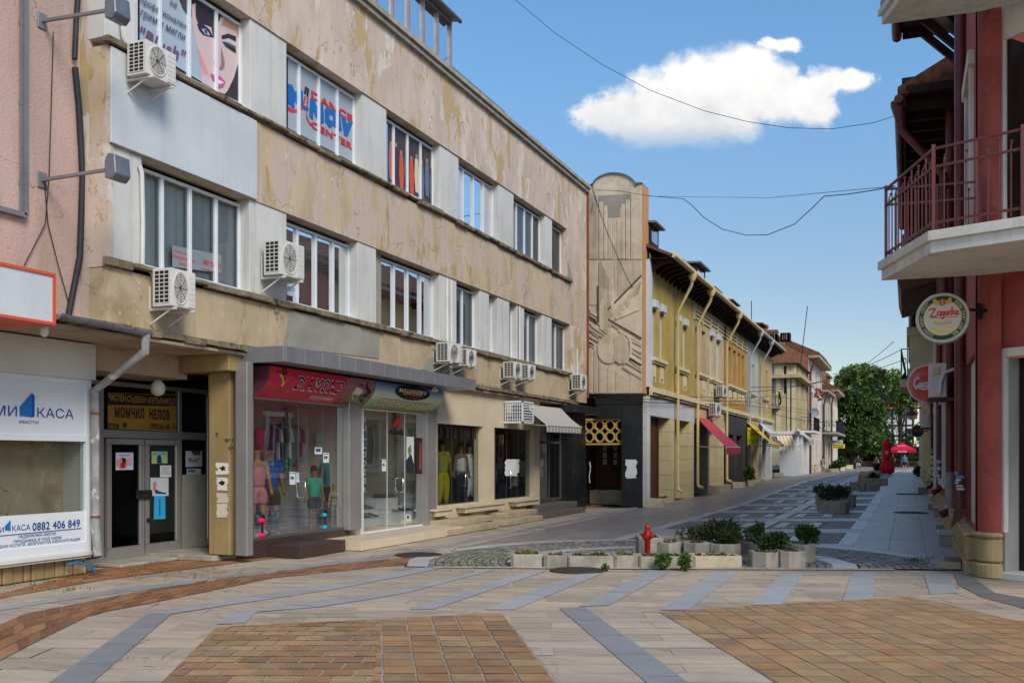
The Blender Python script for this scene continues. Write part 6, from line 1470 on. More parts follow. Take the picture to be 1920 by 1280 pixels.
# grading of the printed vinyl is part of the artwork
lerp = lambda a, b, t: tuple(x+(y-x)*t for x, y in zip(a, b))
S = bowed(505, 702); sg = sign('diamond_sign', 'bowed red shop sign with dark block lettering'); sg.location = S(.5, 0)
RED, DRED, MAR = lin(224, 58, 88), lin(120, 26, 44), lin(100, 52, 70)
m = MB(); bow_patch(m, S, 0, .70, 0, 1, lambda v: lerp(lin(196, 36, 66), RED, abs(v-.2))); bow_patch(m, S, .7, 1.0, 0, 1, lambda v: lerp(lin(120, 70, 84), lin(176, 120, 134), v)); 
for (a, b) in ((0, 0), (1, 1)): m.poly([S(a, v) for v in [k/8 for k in range(9)]]+[Vector((-9.85, S(a, 0).y, 3.12))], MAR)
m.keep = 1; m.build('panel', 'paint', sg)
m = MB(); m.keep = 1
Sl = lambda u, v: S(u, v, .006); Sm = lambda u, v: S(u, v, .01)
word2(m, 'DIAMOND', Sl, Sm, (.235, .34, .67, .78), .13, .03, .22, lin(214, 204, 210), lin(30, 18, 30))
shape(m, [(.05, .88), (.09, .82), (.125, .5), (.2, .8), (.225, .84), (.13, .28)], Sl, lin(28, 20, 24)); shape(m, [(.075, .78), (.1, .74), (.128, .52), (.185, .76), (.13, .36)], Sm, lin(226, 196, 40)); word(m, 'D', Sm, (.10, .76, .14, .99), .06, .1, lin(28, 20, 24))
shape(m, [(.4, .06), (.66, .06), (.68, .24), (.42, .24)], Sl, lin(206, 120, 128)); shape(m, [(.405, .08), (.655, .08), (.672, .22), (.423, .22)], Sm, lin(190, 40, 60)); word(m, 'SPORTSWEAR', lambda u, v: S(u, v, .013), (.43, .1, .65, .2), .05, .2, lin(230, 200, 206))
shape(m, [(.70, .0), (.725, .0), (.74, .5), (.735, 1), (.70, 1)], Sl, lin(44, 40, 70))
for (P, c) in ((((.76, .15), (.97, .1), (.98, .3), (.8, .4)), (120, 134, 70)), (((.78, .4), (.84, .2), (.88, .5), (.85, .7), (.8, .65)), (214, 206, 200)), (((.87, .3), (.95, .25), (.97, .55), (.92, .95), (.89, .7)), (40, 34, 40)), (((.82, .65), (.86, .62), (.87, .78), (.83, .82)), (150, 40, 50)), (((.9, .1), (.96, .1), (.96, .28), (.9, .28)), (30, 30, 34))): shape(m, P, Sm, lin(*c))
m.build('lettering', 'paint', sg)
S2 = bowed(703, 830); s2 = sign('sport_shoes_sign', 'bowed blue and green shop sign with black badge'); s2.location = S2(.5, 0)
m = MB(); bow_patch(m, S2, 0, 1, 0, 1, lambda v: lerp(lin(110, 160, 76), lin(206, 222, 206), v/.5) if v < .5 else lerp(lin(206, 222, 206), lin(54, 104, 190), (v-.5)/.5))
for a in (0, 1): m.poly([S2(a, v) for v in [k/8 for k in range(9)]]+[Vector((-9.85, S2(a, 0).y, 3.12))], lin(60, 90, 130))
m.keep = 1; m.build('panel', 'paint', s2)
m = MB(); m.keep = 1; T1 = lambda u, v: S2(u, v, .006); T2 = lambda u, v: S2(u, v, .01); T3 = lambda u, v: S2(u, v, .013)
zig = []
for k in range(48): a = 2*pi*k/48; r = 1+.06*(k % 2); zig.append((.52+.25*r*cos(a), .72+.3*r*sin(a)))
shape(m, zig, T1, lin(26, 22, 26)); word(m, "BULLDOZER'S", T2, (.32, .69, .72, .85), .08, .1, lin(240, 236, 226)); shape(m, [(.38, .62), (.66, .62), (.66, .66), (.38, .66)], T2, lin(220, 170, 30)); word(m, 'SHOES', T2, (.42, .5, .62, .58), .03, .2, lin(150, 30, 30))
word2(m, 'СПОРТНИ ОБУВКИ', T2, T3, (.1, .07, .88, .34), .16, .05, .25, lin(70, 64, 48), lin(246, 226, 186))
m.build('lettering', 'paint', s2)
m = MB(); sy = S2(1, 0).y; m.lathe((-9.25, yx(815, -9.25), 3.13), [(.03, 0), (.05, -.03), (.09, -.09), (.06, -.1)], 10); tag(m.build('spot_lamp', 'ac_white', None, smooth=True), 'small white spot lamp under the metal canopy', 'lamp')

# lettering on panes and plates
sticker('bailiff_sign', 'brown and gold office sign above the double doors', XG+.03, [(202, 736), (330, 739), (330, 809), (202, 803)], (150, 112, 44), (
    ('ЧАСТЕН СЪДЕБЕН ИЗПЪЛНИТЕЛ', 204, 328, 266, 757, 743, .02, 0, (176, 144, 74)), ('МОМЧИЛ  НЕЛОВ', 215, 318, 266, 785, 765, .10, 0, (38, 30, 22)), ('етаж: №4', 203, 242, 222, 803, 791, .08, 0, (40, 32, 22)), ('тел.:092/66 06 11', 264, 328, 296, 805, 793, .06, 0, (40, 32, 22))),
    [([(202, 737), (330, 740), (330, 761), (202, 759)], (34, 24, 18))], 'sign')
XQ = XG+.018
sticker('door_poster', 'small white leaflet with reclining woman on the left door leaf', XQ, [(217, 848), (250, 848), (250, 880), (217, 881)], (206, 204, 224), (('MASSAGE ARTS', 225, 244, 234, 854, 851.5, .03, 0, (80, 80, 110)),), [([(218, 862), (228, 858), (240, 862), (238, 876), (226, 880), (218, 872)], (208, 156, 130)), ([(228, 857), (236, 859), (236, 872), (230, 868)], (60, 36, 34)), ([(226, 866), (236, 868), (234, 878), (226, 876)], (180, 30, 50)), ([(239, 858), (248, 858), (248, 872), (239, 872)], (220, 160, 190))], 'poster')
sticker('door_poster', 'green leaflet with dark bottle on the right door leaf', XQ, [(284, 846), (314, 846), (314, 868), (284, 869)], (150, 190, 120), (), [([(286, 848), (312, 848), (312, 853), (286, 853)], (120, 150, 190)), ([(295, 855), (298, 852), (302, 855), (304, 868), (294, 868)], (36, 50, 96))], 'poster')
sticker('door_poster', 'white printed notice right of the door handle leaf', XQ, [(300, 872), (321, 872), (321, 894), (300, 894)], (206, 212, 212), (('АДВОКАТСКА', 302, 319, 310, 877, 875, .03, 0, (40, 40, 50)), ('КАНТОРА', 304, 317, 310, 880, 878, .03, 0, (40, 40, 50)), ('ДИМИТРИНА', 302, 319, 310, 885, 883, .03, 0, (40, 40, 50)), ('ГРИГОРОВА', 302, 319, 310, 889, 887, .03, 0, (40, 40, 50))), (), 'poster')
sticker('door_poster', 'yoga leaflet with figure in blue leggings', XQ, [(282, 895), (316, 895), (316, 929), (282, 929)], (190, 200, 204), (), [([(287, 904), (292, 902), (294, 906), (292, 916), (300, 921), (312, 924), (312, 926), (290, 925), (287, 915)], (180, 130, 100)), ([(291, 917), (300, 921), (312, 924), (312, 926), (292, 925)], (30, 50, 120))], 'poster')
sticker('door_poster', 'tall bright blue leaflet under the yoga leaflet', XQ, [(289, 929), (310, 929), (310, 972), (288, 973)], (50, 160, 210), (), [([(298, 935), (301, 935), (301, 966), (298, 966)], (30, 110, 160))], 'poster')
sticker('door_poster', 'leaflet with woman face and purple script on the side pane', XG-.036, [(348, 845), (379, 845), (379, 874), (348, 875)], (206, 206, 216), (('"Blush"', 352, 374, 362, 866, 858, .04, .25, (90, 40, 80)),), [([(358, 845), (376, 845), (376, 852), (370, 855), (362, 852)], (90, 70, 66)), ([(362, 853), (376, 853), (376, 868), (370, 866)], (214, 190, 186))], 'poster')
sticker('door_poster', 'white calendar leaflet with blue heading on the side pane', XG-.036, [(350, 878), (377, 878), (376, 906), (350, 907)], (190, 200, 204), (), [([(352, 880), (366, 880), (366, 885), (352, 885)], (60, 120, 190)), ([(354, 890), (374, 890), (374, 891), (354, 891)], (120, 130, 140)), ([(354, 895), (374, 895), (374, 896), (354, 896)], (120, 130, 140)), ([(354, 900), (370, 900), (370, 901), (354, 901)], (120, 130, 140))], 'poster')
Sp = lambda a, b: ony(a, b, 12.815)
for k, (cx, cy, rx, ry, lb, c) in enumerate(((417, 878, 13, 11, 'torn white poster scrap, top one on the stone pier', (.72, .68, .62)), (417, 907, 11, 12, 'torn poster scrap with black scribble on the stone pier', (.70, .66, .60)), (417, 933, 12, 9, 'faded torn paper patch low on the stone pier', (.58, .5, .38)), (416, 957, 12, 13, 'pale paper outline lowest on the stone pier', (.62, .56, .46)))):
    torn('torn_poster', cx, cy, rx, ry, Sp, 30+k, lb, col=c, n=34, jag=.45)
for (cx, cy, lb) in ((418, 878, 'dark scribble across the top torn poster on the stone pier'), (416, 905, 'dark scribble across the second torn poster on the stone pier')):
    m = MB(); m.keep = 1
    P = [(cx+8*cos(a)*rr.uniform(.4, 1), cy+6*sin(a)*rr.uniform(.4, 1)) for a in [2*pi*k/18 for k in range(18)]]; V, Fc = outline_tris([P]); m.add([ony(a, b, 12.811) for a, b in V], Fc, lin(40, 30, 26)); tag(m.build('graffiti', 'paint', None), lb, 'graffiti')
for s, x0, x1, y0, y1 in (('Т', 404, 409, 819, 811), ('БОТ В', 422, 438, 828, 822), ('УИ', 428, 437, 843, 836)):
    m = MB(); m.keep = 1; word(m, s, lambda u, v: Vector((u, 12.811, v)), (ony(x0, 800, 12.811).x, ony(420, y0, 12.811).z, ony(x1, 800, 12.811).x, ony(420, y1, 12.811).z), .06, .0, lin(44, 36, 30))
    tag(m.build('graffiti', 'paint', None), {'Т': 'single dark stencilled letter T shape on the stone pier', 'БОТ В': 'longest line of dark stencilled letters on the stone pier', 'УИ': 'two dark stencilled letters below the longest line on the stone pier'}[s], 'graffiti')
def pane_text(name, label, X, texts, extra=()):
    t = thing(name, label, 'window lettering', (X, 18, 1)); m = MB(); m.keep = 1
    for (s, x0, x1, px, yb_, yt, b, sh, c) in texts: line(s, x0, x1, onx(px, yb_, X).z, onx(px, yt, X).z, X, b, lin(*c), sh, m)
    for P, c in extra: q = [onx(*p, X+.001) for p in P]; V, Fc = outline_tris([[(p.y, p.z) for p in q]]); m.add([(X+.001, a, b) for a, b in V], Fc, lin(*c))
    t.location = m.v[0]; m.build('letters', 'paint', t); return t
pane_text('shop_lettering', 'red A and dark lettering on the shoe shop glass', XS-.008, (('A', 736, 752, 742, 800, 777, .12, .35, (196, 36, 36)), ('Athletic', 730, 757, 742, 815, 803, .10, .0, (30, 24, 28))))
vt = thing('shop_lettering', 'vertical pale lettering along the left edge of the shoe shop glass', 'window lettering', (XS, yx(684, XS), 1)); m = MB(); m.keep = 1
for k, chh_ in enumerate('BULLDOZER'): zt1 = onx(684, 780+k*16.5, XS).z; zt0 = onx(684, 780+k*16.5+11, XS).z; word(m, chh_, lambda u, v: Vector((XS-.008, u, v)), (yx(681, XS), zt0, yx(687, XS), zt1), .08, 0, lin(140, 146, 146))
m.build('letters', 'paint', vt)
FT = [('F', 826, 832), ('E', 837, 843), ('T', 848, 859), ('I', 863, 868), ('S', 873, 881), ('H', 884, 891)]
ft = thing('shop_lettering', 'tapering dark letters across the clothes shop glass', 'window lettering', (XT-.12, yx(860, XT-.12), 2)); m = MB(); m.keep = 1
for k, (c, a, b) in enumerate(FT):
    X = XT-.11; zt1 = onx(a, 786+k*1.0, X).z; zt0 = onx(a, 822+k*.2, X).z; word(m, c, lambda u, v: Vector((X, u+(zt1-v)*.25*(.5-k/5)*-1, v)), (yx(a, X), zt0, yx(b, X), zt1), .22, 0, lin(40, 30, 30))
m.build('letters', 'paint', ft)
for (X, x0, x1, y0, y1, lb) in ((XS-.006, 543, 554, 884, 908, 'left white notice hung on the sportswear glass door'), (XS-.006, 555, 561, 885, 904, 'pale blue notice beside the door edge'), (XS-.006, 590, 604, 838, 851, 'small white camera notice on the sportswear glass'), (XS-.006, 606, 617, 848, 867, 'white sheet taped on the sportswear glass'), (XS-.006, 716, 724, 860, 883, 'white notice hung on the shoe shop door'), (XS-.006, 762, 776, 818, 886, 'tall white and green sport poster in the shoe shop'), (XS-.006, 780, 792, 820, 888, 'tall dark brand poster in the shoe shop'), (XS-.006, 761, 770, 964, 976, 'small price sheet low on the shoe shop glass')):
    bgc = (44, 34, 40) if 'dark' in lb else (190, 206, 214) if 'blue' in lb else (206, 210, 208); ex = []
    if 'green' in lb: ex = [([(x0, y1-24), (x0+9, y1-36), (x1, y1-16), (x1, y1), (x0, y1)], (40, 44, 50)), ([(x0+2, y1-44), (x0+8, y1-54), (x0+10, y1-40), (x0+5, y1-30)], (90, 140, 60))]
    elif 'dark' in lb: ex = [([(x0+7, y0+10), (x0+10, y0+12), (x0+10, y1-8), (x0+6, y1-8)], (150, 60, 50))]
    else: ex = [([(x0+1, y0+2), (x1-1, y0+2), (x1-1, y0+3.5), (x0+1, y0+3.5)], (110, 116, 124)), ([(x0+2, (y0+y1)/2-3), (x1-3, (y0+y1)/2-3), (x1-3, (y0+y1)/2+2), (x0+2, (y0+y1)/2+2)], (60, 80, 110))]
    sticker('notice', lb, X, [(x0, y0), (x1, y0+.6), (x1, y1), (x0, y1)], bgc, (), ex, 'notice')
torn('torn_poster', 960, 876, 14, 15, lambda a, b: onx(a, b, XT-.1), 77, 'torn white paper stuck on the second clothes shop window', n=40, jag=.5)
def handle(par, px, y0, y1, X):
    y = yx(px, X); za, zb_ = onx(px, y1, X).z, onx(px, y0, X).z
    return MB().tube([(X, y, za), (X+.07, y, za), (X+.07, y, zb_), (X, y, zb_)], .014, 8).build('handle', 'chrome', par, smooth=True)
handle(W_A, 566, 902, 932, XS); handle(W_B, 750, 896, 922, XS); handle(W_C[0], 868, 888, 910, XT-.1); handle(W_C[1], 953, 882, 914, XT-.1)

# ---------------------------------------------------------------- awnings
def awning(name, label, P, drop, cols, mat='awning', stripes=0, arms=None, X0=None):
    "P: four corners (wall a, wall b, front b, front a); valance of height drop hangs from the front"
    a, b, c, d = [Vector(p) for p in P]; t = thing(name, label, 'awning', (a+b)/2)
    m = MB(); n = stripes or 1; N = 4
    for k in range(n):
        t0, t1 = k/n, (k+1)/n; col = cols[k % len(cols)]
        for j in range(N):
            sg_ = lambda u: Vector((0, 0, -.04*sin(pi*u)))
            q = [a.lerp(b, t0).lerp(d.lerp(c, t0), j/N)+sg_(j/N), a.lerp(b, t1).lerp(d.lerp(c, t1), j/N)+sg_(j/N), a.lerp(b, t1).lerp(d.lerp(c, t1), (j+1)/N)+sg_((j+1)/N), a.lerp(b, t0).lerp(d.lerp(c, t0), (j+1)/N)+sg_((j+1)/N)]
            m.poly(q, col)
    m.build('canopy', mat, t)
    m = MB(); n2 = max(n, 8)
    for k in range(n2):
        t0, t1 = k/n2, (k+1)/n2; col = cols[k*n//n2 % len(cols)]; p, q = d.lerp(c, t0), d.lerp(c, t1); dz = Vector((0, 0, -drop))
        m.poly([p, q, q+dz*.86, (p+q)/2+dz, p+dz*.86], col)
    m.build('valance', mat, t)
    for (p, q) in ((a, d), (b, c)): MB().bar(p-Vector((0, 0, 1.0 if arms is None else arms)), q-Vector((0, 0, .02)), .03).build('arm', 'upvc', t)
    MB().bar(d, c, .035).build('front_bar', 'upvc', t)
    return t
def mark(o, s, f, tint, size):
    m = MB(); m.keep = 1; m2 = word(m, s, f, (0, 0, 1, 1), .05, .1, tint); return m.build('lettering', 'paint', o)
ya1, ya2 = yx(980, XT+.1), yx(1050, XT+.1)
awning('striped_awning', 'grey white striped awning over the metal door', (onx(983, 757, XT+.05), onx(1052, 765, XT+.05), onx(1090, 800, -8.8), onx(1025, 796, -8.8)), .2, (lin(196, 192, 182), lin(160, 158, 150)), stripes=22, arms=.55)
awning('red_awning', 'faded red shop awning between the beige and charcoal fronts', (onx(1306, 781, XH+.05), onx(1332, 786, XH+.05), onx(1388, 838, XH+1.55), onx(1362, 838, XH+1.5)), .3, (lin(188, 70, 84),), arms=1.2)
awning('yellow_awning', 'plain yellow awning beyond the yellow sign', (onx(1401, 792, XH+.05), onx(1410, 795, XH+.05), onx(1462, 834, XH+1.7), onx(1448, 832, XH+1.6)), .22, (lin(214, 178, 84),), arms=1.2)
awning('white_awning', 'small plain white awning above the dark awning', (onx(1424, 793, XH+.05), onx(1432, 796, XH+.05), onx(1457, 812, XH+1.3), onx(1444, 812, XH+1.3)), .2, (lin(206, 208, 206),), arms=.8)
awning('dark_awning', 'dark grey checked awning by the side street', (onx(1434, 806, XH+.05), onx(1445, 812, XH+.05), onx(1470, 832, XH+1.4), onx(1458, 832, XH+1.3)), .15, (lin(92, 92, 94), lin(124, 124, 124)), stripes=5, arms=.8)
awning('orange_striped_awning', 'orange and white striped awning on the white corner shop', (P75(1455, 812)+Vector((0, -.1, 0)), P75(1484, 812)+Vector((0, -.1, 0)), ony(1492, 834, YS-1.4), ony(1462, 836, YS-1.4)), .35, (lin(222, 220, 212), lin(224, 176, 96)), stripes=9, arms=1.0)
awning('pale_awning', 'pale awning on the street side of the corner shop', (onx(1494, 803, cx1+.15), onx(1501, 806, cx1+.15), onx(1526, 824, cx1+2.2), onx(1518, 826, cx1+2)), .3, (lin(206, 200, 190),), arms=1.4)
# hanging signs along the row
def board(name, label, corners, th_, col, texts, cat='sign', rail=None):
    A, B, C, D = [Vector(p) for p in corners]; n = (B-A).cross(D-A).normalized()     # A top-left, B top-right, C bottom-right, D bottom-left
    if n.y > 0: n = -n
    t = thing(name, label, cat, (A+C)/2); m = MB(); m.extr([A, B, C, D], -n*th_, lin(*col)); m.build('panel', 'paint', t, bevel=.005)
    m = MB(); m.keep = 1
    f = lambda u, v: D+(C-D)*u+(A-D)*v+n*.006
    for (s, bx, b, sh, c) in texts: word(m, s, f, bx, b, sh, lin(*c))
    if texts: m.build('lettering', 'paint', t)
    if rail: MB().tube([Vector(rail[0]), Vector(rail[1])], .02, 6).build('bracket', 'alu', t)
    return t
yb_ = yx(1401, XH+.1)
board('yellow_shop_sign', 'yellow projecting sign with red and black lettering', [ony(x, y, yb_) for x, y in ((1401, 801), (1423, 802), (1423, 834), (1401, 834))], .08, (216, 208, 40), (('БЪЛГАРСКИ', (.06, .74, .97, .9), .05, 0, (206, 40, 40)), ('ОБУВКИ', (.18, .54, .84, .7), .05, 0, (206, 40, 40)), ('ЕСТЕСТВЕНА', (.06, .22, .94, .3), .03, 0, (40, 40, 30)), ('КОЖА', (.3, .1, .7, .18), .03, 0, (40, 40, 30))), rail=(ony(1398, 836, yb_), ony(1446, 836, yb_+4)))
YO = 108.
board('optician_sign', 'white projecting optician sign over a yellow one', [ony(x, y, YO) for x, y in ((1557, 825), (1580, 825), (1580, 832.5), (1557, 832.5))], .15, (206, 210, 214), (('ОПТИКА', (.05, .15, .95, .85), .06, 0, (50, 60, 80)),))
board('small_yellow_sign', 'small yellow projecting sign below the optician sign', [ony(x, y, YO-.3) for x, y in ((1560, 832), (1584, 832), (1584, 840), (1560, 840))], .15, (222, 200, 36), (('БЪЛГАРСКИ', (.1, .56, .9, .92), .05, 0, (60, 50, 40)), ('ОБУВКИ', (.15, .08, .85, .46), .08, 0, (40, 40, 50))))
# ---------------------------------------------------------------- foliage
def leaf_quad(m, p, d, n, L, Wd, tint):
    d = d.normalized(); s = d.cross(n)
    s = s.normalized() if s.length > 1e-4 else Vector((1, 0, 0))
    m.add([p, p+d*L*.5+s*Wd*.5, p+d*L, p+d*L*.5-s*Wd*.5], [(0, 1, 2, 3)], tint)
def rv(r): 
    while True:
        v = Vector((r.uniform(-1, 1), r.uniform(-1, 1), r.uniform(-1, 1)))
        if .05 < v.length < 1: return v.normalized()
def crown(r, lobes, n, leaf, pal, droop=.3, clump=14, spread=.18, narrow=.45, up=.2):
    "leaf clumps spread through the outer volume of several lobes"
    m = MB(); m.keep = 1; tot = sum(l[1]*l[2]*l[3] for l in lobes) or 1
    for (c, a, b, h) in lobes:
        c = Vector(c); k = max(3, int(n*(a*b*h)/tot))
        for _ in range(k):
            v = rv(r); rad = r.random()**.33; 
            if rad < .45 and r.random() < .6: continue
            p = c+Vector((v.x*a, v.y*b, v.z*h))*rad; col = random.choice(pal); q = r.uniform(.75, 1.25)
            tint = tuple(x*q for x in col); out = Vector((v.x, v.y, v.z+up)).normalized()
            for _ in range(clump):
                w = rv(r); s = spread*min(a, b, h)
                leaf_quad(m, p+w*s*r.random(), (out*.8+rv(r)*.9-Vector((0, 0, droop))), rv(r), leaf*r.uniform(.6, 1.3), leaf*narrow, tuple(x*r.uniform(.85, 1.15) for x in tint))
    return m
def gl_(*cs): return [lin(*c) for c in cs]
DKG = gl_((54, 78, 40), (66, 92, 44), (46, 66, 36), (78, 102, 48)); MIDG = gl_((86, 112, 48), (100, 126, 56), (72, 98, 44), (116, 138, 66)); LTG = gl_((128, 150, 76), (142, 160, 88), (108, 134, 66))
JUN = gl_((50, 66, 36), (62, 78, 40), (40, 54, 32), (84, 88, 44))
def tree(name, label, x, y, H, lobes, trunk_h, tr, pal, n, leaf, seed, group=None, bare=.0):
    r = random.Random(seed); random.seed(seed); z = gz(y); t = thing(name, label, 'tree', (x, y, z), group)
    m = MB(); pts = [(x, y, z-.1), (x+.1*tr, y, z+trunk_h*.4), (x-.2*tr, y, z+trunk_h), (x, y, z+H*.7)]; m.tube(pts, [tr, tr*.8, tr*.62, tr*.2], 10)
    for (c, a, b, h) in lobes[:9]:
        s = Vector((x, y, z+r.uniform(.5, 1)*trunk_h)); e = Vector((x+c[0]*.8, y+c[1]*.8, z+c[2])); m.tube([s, s.lerp(e, .5)+Vector((0, 0, .3)), e], [tr*.35, tr*.22, tr*.08], 6)
    m.build('trunk', 'bark', t, smooth=True)
    crown(r, [((x+c[0], y+c[1], z+c[2]), a, b, h) for c, a, b, h in lobes], n, leaf, pal).build('crown', 'leaf', t)
    return t
def at_px(px, py, Y): return ony(px, py, Y)
def px_lobes(L, Y, base):
    o = []
    for (px, py, rx, ry) in L:
        p = ony(px, py, Y); k = (p-Vector((0, 0, EYE))).length/FPX*1.0; o.append(((p.x-base[0], random.uniform(-2, 2), p.z-gz(Y)), rx*k, rx*k*.8, ry*k))
    return o
random.seed(31)
YT = 128.; bx = ony(1598, 880, YT).x
tree('dark_tree', 'large dark green linden tree closing the left end of the street', bx, YT, 13, px_lobes([(1596, 752, 28, 22), (1585, 780, 24, 30), (1625, 775, 32, 32), (1640, 805, 20, 22), (1605, 815, 32, 24), (1640, 830, 22, 16), (1580, 830, 18, 20), (1595, 845, 26, 14)], YT, (bx, YT)), 3.2, .45, DKG+MIDG, 1350, .42, 41)
YT2 = 150.; bx2 = ony(1600, 880, YT2).x
tree('light_tree', 'tall bright green tree rising behind the dark linden', bx2, YT2, 17, px_lobes([(1600, 712, 30, 24), (1625, 706, 26, 20), (1580, 730, 20, 20), (1650, 720, 18, 24), (1610, 745, 36, 24)], YT2, (bx2, YT2)), 5, .5, LTG+MIDG, 900, .5, 42)
YT3 = 165.; bx3 = ony(1690, 880, YT3).x
tree('pale_tree', 'loose pale green tree beside the right hand houses', bx3, YT3, 16, px_lobes([(1672, 708, 17, 14), (1690, 730, 24, 24), (1668, 742, 16, 18), (1700, 760, 20, 20), (1712, 735, 16, 26)], YT3, (bx3, YT3)), 6, .4, LTG+MIDG[:1], 620, .5, 43)
YT4 = 140.; bx4 = ony(1652, 880, YT4).x; r = random.Random(5); random.seed(5); t = thing('spruce_tree', 'dark pointed spruce between the broad crowns', 'tree', (bx4, YT4, GR)); m = MB(); ztip = ony(1654, 688, YT4).z; m.tube([(bx4, YT4, 0), (bx4, YT4, ztip)], [.3, .04], 8); m.build('trunk', 'bark', t)
m = MB(); m.keep = 1
for k in range(26):
    z = 3+(ztip-3)*k/26; R = (1-k/26)**.8*3.0+.2
    for j in range(9):
        a = r.random()*6.28; d = Vector((cos(a), sin(a), -.25))
        for i in range(9): leaf_quad(m, Vector((bx4, YT4, z))+d*R*(.2+.8*i/9)+rv(r)*.15, d+rv(r)*.8, rv(r), .5, .16, tuple(x*r.uniform(.7, 1.1) for x in DKG[2]))
m.build('crown', 'leaf', t)
for (px, lb, s) in ((1668, 'small dark spruce before the timbered house', .6), (1700, 'dark spruce right of the timbered house, beside the wall', .7)):
    Y = 150.; p = ony(px, 880, Y); r = random.Random(px); random.seed(px); t = thing('spruce_tree', lb, 'tree', (p.x, Y, GR), 'spruces at the street end'); m = MB(); m.tube([(p.x, Y, 0), (p.x, Y, 8*s)], [.2, .03], 6); m.build('trunk', 'bark', t)
    m = MB(); m.keep = 1
    for k in range(18):
        z = .8+7.2*s*k/18; R = (1-k/18)**.8*2.2*s+.15
        for j in range(8):
            a = r.random()*6.28; d = Vector((cos(a), sin(a), -.25))
            for i in range(7): leaf_quad(m, Vector((p.x, Y, z))+d*R*(.2+.8*i/7)+rv(r)*.15, d+rv(r)*.8, rv(r), .5, .16, tuple(x*r.uniform(.7, 1.1) for x in DKG[2]))
    m.build('crown', 'leaf', t)
# dense planting behind, and hedges that close the horizon on both sides
random.seed(77); r = random.Random(77)
wood = crown(r, [((-34+7*k+r.uniform(-2, 2), 215+r.uniform(-6, 6), 4+r.uniform(0, 2)), 5.5, 4, 5+r.uniform(0, 3)) for k in range(16)], 1300, .8, DKG+MIDG, clump=12).build('far_wood', 'leaf', None, kind='stuff'); wood['label'] = 'distant band of trees behind the square'

# ---------------------------------------------------------------- planters
def chamfered(x0, x1, y0, y1, c): return [(x0+c, y0), (x1-c, y0), (x1, y0+c), (x1, y1-c), (x1-c, y1), (x0+c, y1), (x0, y1-c), (x0, y0+c)]
PG = 'concrete planters of the half rose'
def planter(label, c, w, d, h, rot=0., ch_=.12, mat='concrete', z=None, group=PG, flowers=0, rim=.07, seed=1, dip=.05):
    r = random.Random(seed); c = Vector(c[:2]); z = gz(c.y) if z is None else z
    t = thing('planter', label, 'planter', (c.x, c.y, z), group, rot)
    m = MB(); out = chamfered(-w/2, w/2, -d/2, d/2, ch_); inn = chamfered(-w/2+rim, w/2-rim, -d/2+rim, d/2-rim, max(.02, ch_-rim*.4)); n = len(out)
    v = [(p[0], p[1], 0) for p in out]+[(p[0], p[1], h-.012) for p in out]+[(p[0]*.985, p[1]*.985, h) for p in out]+[(p[0], p[1], h) for p in inn]+[(p[0], p[1], h-dip-.03) for p in inn]
    f = []
    for k in range(4): f += [(k*n+i, k*n+(i+1) % n, (k+1)*n+(i+1) % n, (k+1)*n+i) for i in range(n)]
    m.add(v, f); m.build('shell', mat, t, local=True)
    m = MB(); random.seed(seed)
    m.poly([(p[0]*.995, p[1]*.995, h-dip) for p in inn]); so_ = m.build('soil', 'soil', t, local=True)
    if flowers:
        m = MB(); m.keep = 1; fc = gl_((214, 170, 40), (196, 120, 96), (206, 150, 60), (180, 90, 80)); gc = gl_((72, 96, 44), (100, 112, 56), (120, 84, 56))
        for _ in range(flowers):
            p = Vector((r.uniform(-w/2+rim, w/2-rim), r.uniform(-d/2+rim, d/2-rim), h-dip+r.uniform(0, .04)))
            for k in range(5): leaf_quad(m, p, rv(r)+Vector((0, 0, .8)), rv(r), .06, .03, tuple(x*r.uniform(.7, 1.2) for x in gc[r.randrange(3)]))
            if r.random() < .22: q = p+Vector((0, 0, .05)); m.ell(q, .010, .010, .008, 5, 4, fc[r.randrange(4)])
        m.build('bedding_plants', 'leaf', t, local=True)
    return t
def pl(label, px0, px1, pyb, pyt, depth, rot=None, seed=1, **k):
    "front face from the photograph: left, right, foot and top"
    a, b = gg(px0, pyb), gg(px1, pyb); h = (a.y*0+ (onx(px0, pyt, a.x).z if abs(a.x) > 2 else ony(px0, pyt, a.y).z))-a.z
    w = (b-a).length; an = atan2(b.y-a.y, b.x-a.x); c = (a+b)/2+Vector((-sin(an), cos(an), 0))*depth/2
    return planter(label, c, w, depth, h, an, seed=seed, **k)
pl('low concrete trough at the left end of the front row, beside the paving rose', 957, 1019, 1063, 1039, .55, seed=1, flowers=40, ch_=.05)
pl('second low trough of the front row with brown corner', 1019.5, 1064, 1064, 1041, .45, seed=2, flowers=26, ch_=.05)
pl('long low trough behind the near manhole cover', 1064.5, 1150.5, 1064, 1042, .5, seed=3, flowers=40, ch_=.03)
pl('low trough between the manhole trough and the hydrant', 1151, 1198, 1064, 1041, .5, seed=4, flowers=30, ch_=.05)
pl('mottled low trough in front of the hydrant with weeds at its foot', 1198.5, 1299, 1064, 1043, .55, seed=5, flowers=60, mat='concrete', ch_=.03)
pl('beige trough at the right end of the front row', 1299.5, 1392, 1064, 1042, .5, seed=6, flowers=26, mat='concrete_beige', ch_=.04)
pl('planter close behind the hydrant on its left', 1200, 1246, 1050, 1008, .7, seed=7, flowers=30)
pl('octagonal planter with pale flowers right of the hydrant', 1230, 1283, 1052, 1018, .6, seed=8, flowers=40, ch_=.2)
pl('planter with a cut corner left of the big planter', 1286, 1334, 1053, 1018, .6, seed=9, flowers=24, ch_=.15)
pl('large smooth planter under the spreading juniper', 1335, 1392, 1053, 1020, .75, seed=10, flowers=10)
pl('long planter behind the junipers', 1230, 1340, 1034, 1004, .7, seed=11)
pl('planter at the back right of the juniper group', 1393, 1440, 1040, 1016, .7, seed=12, flowers=20)
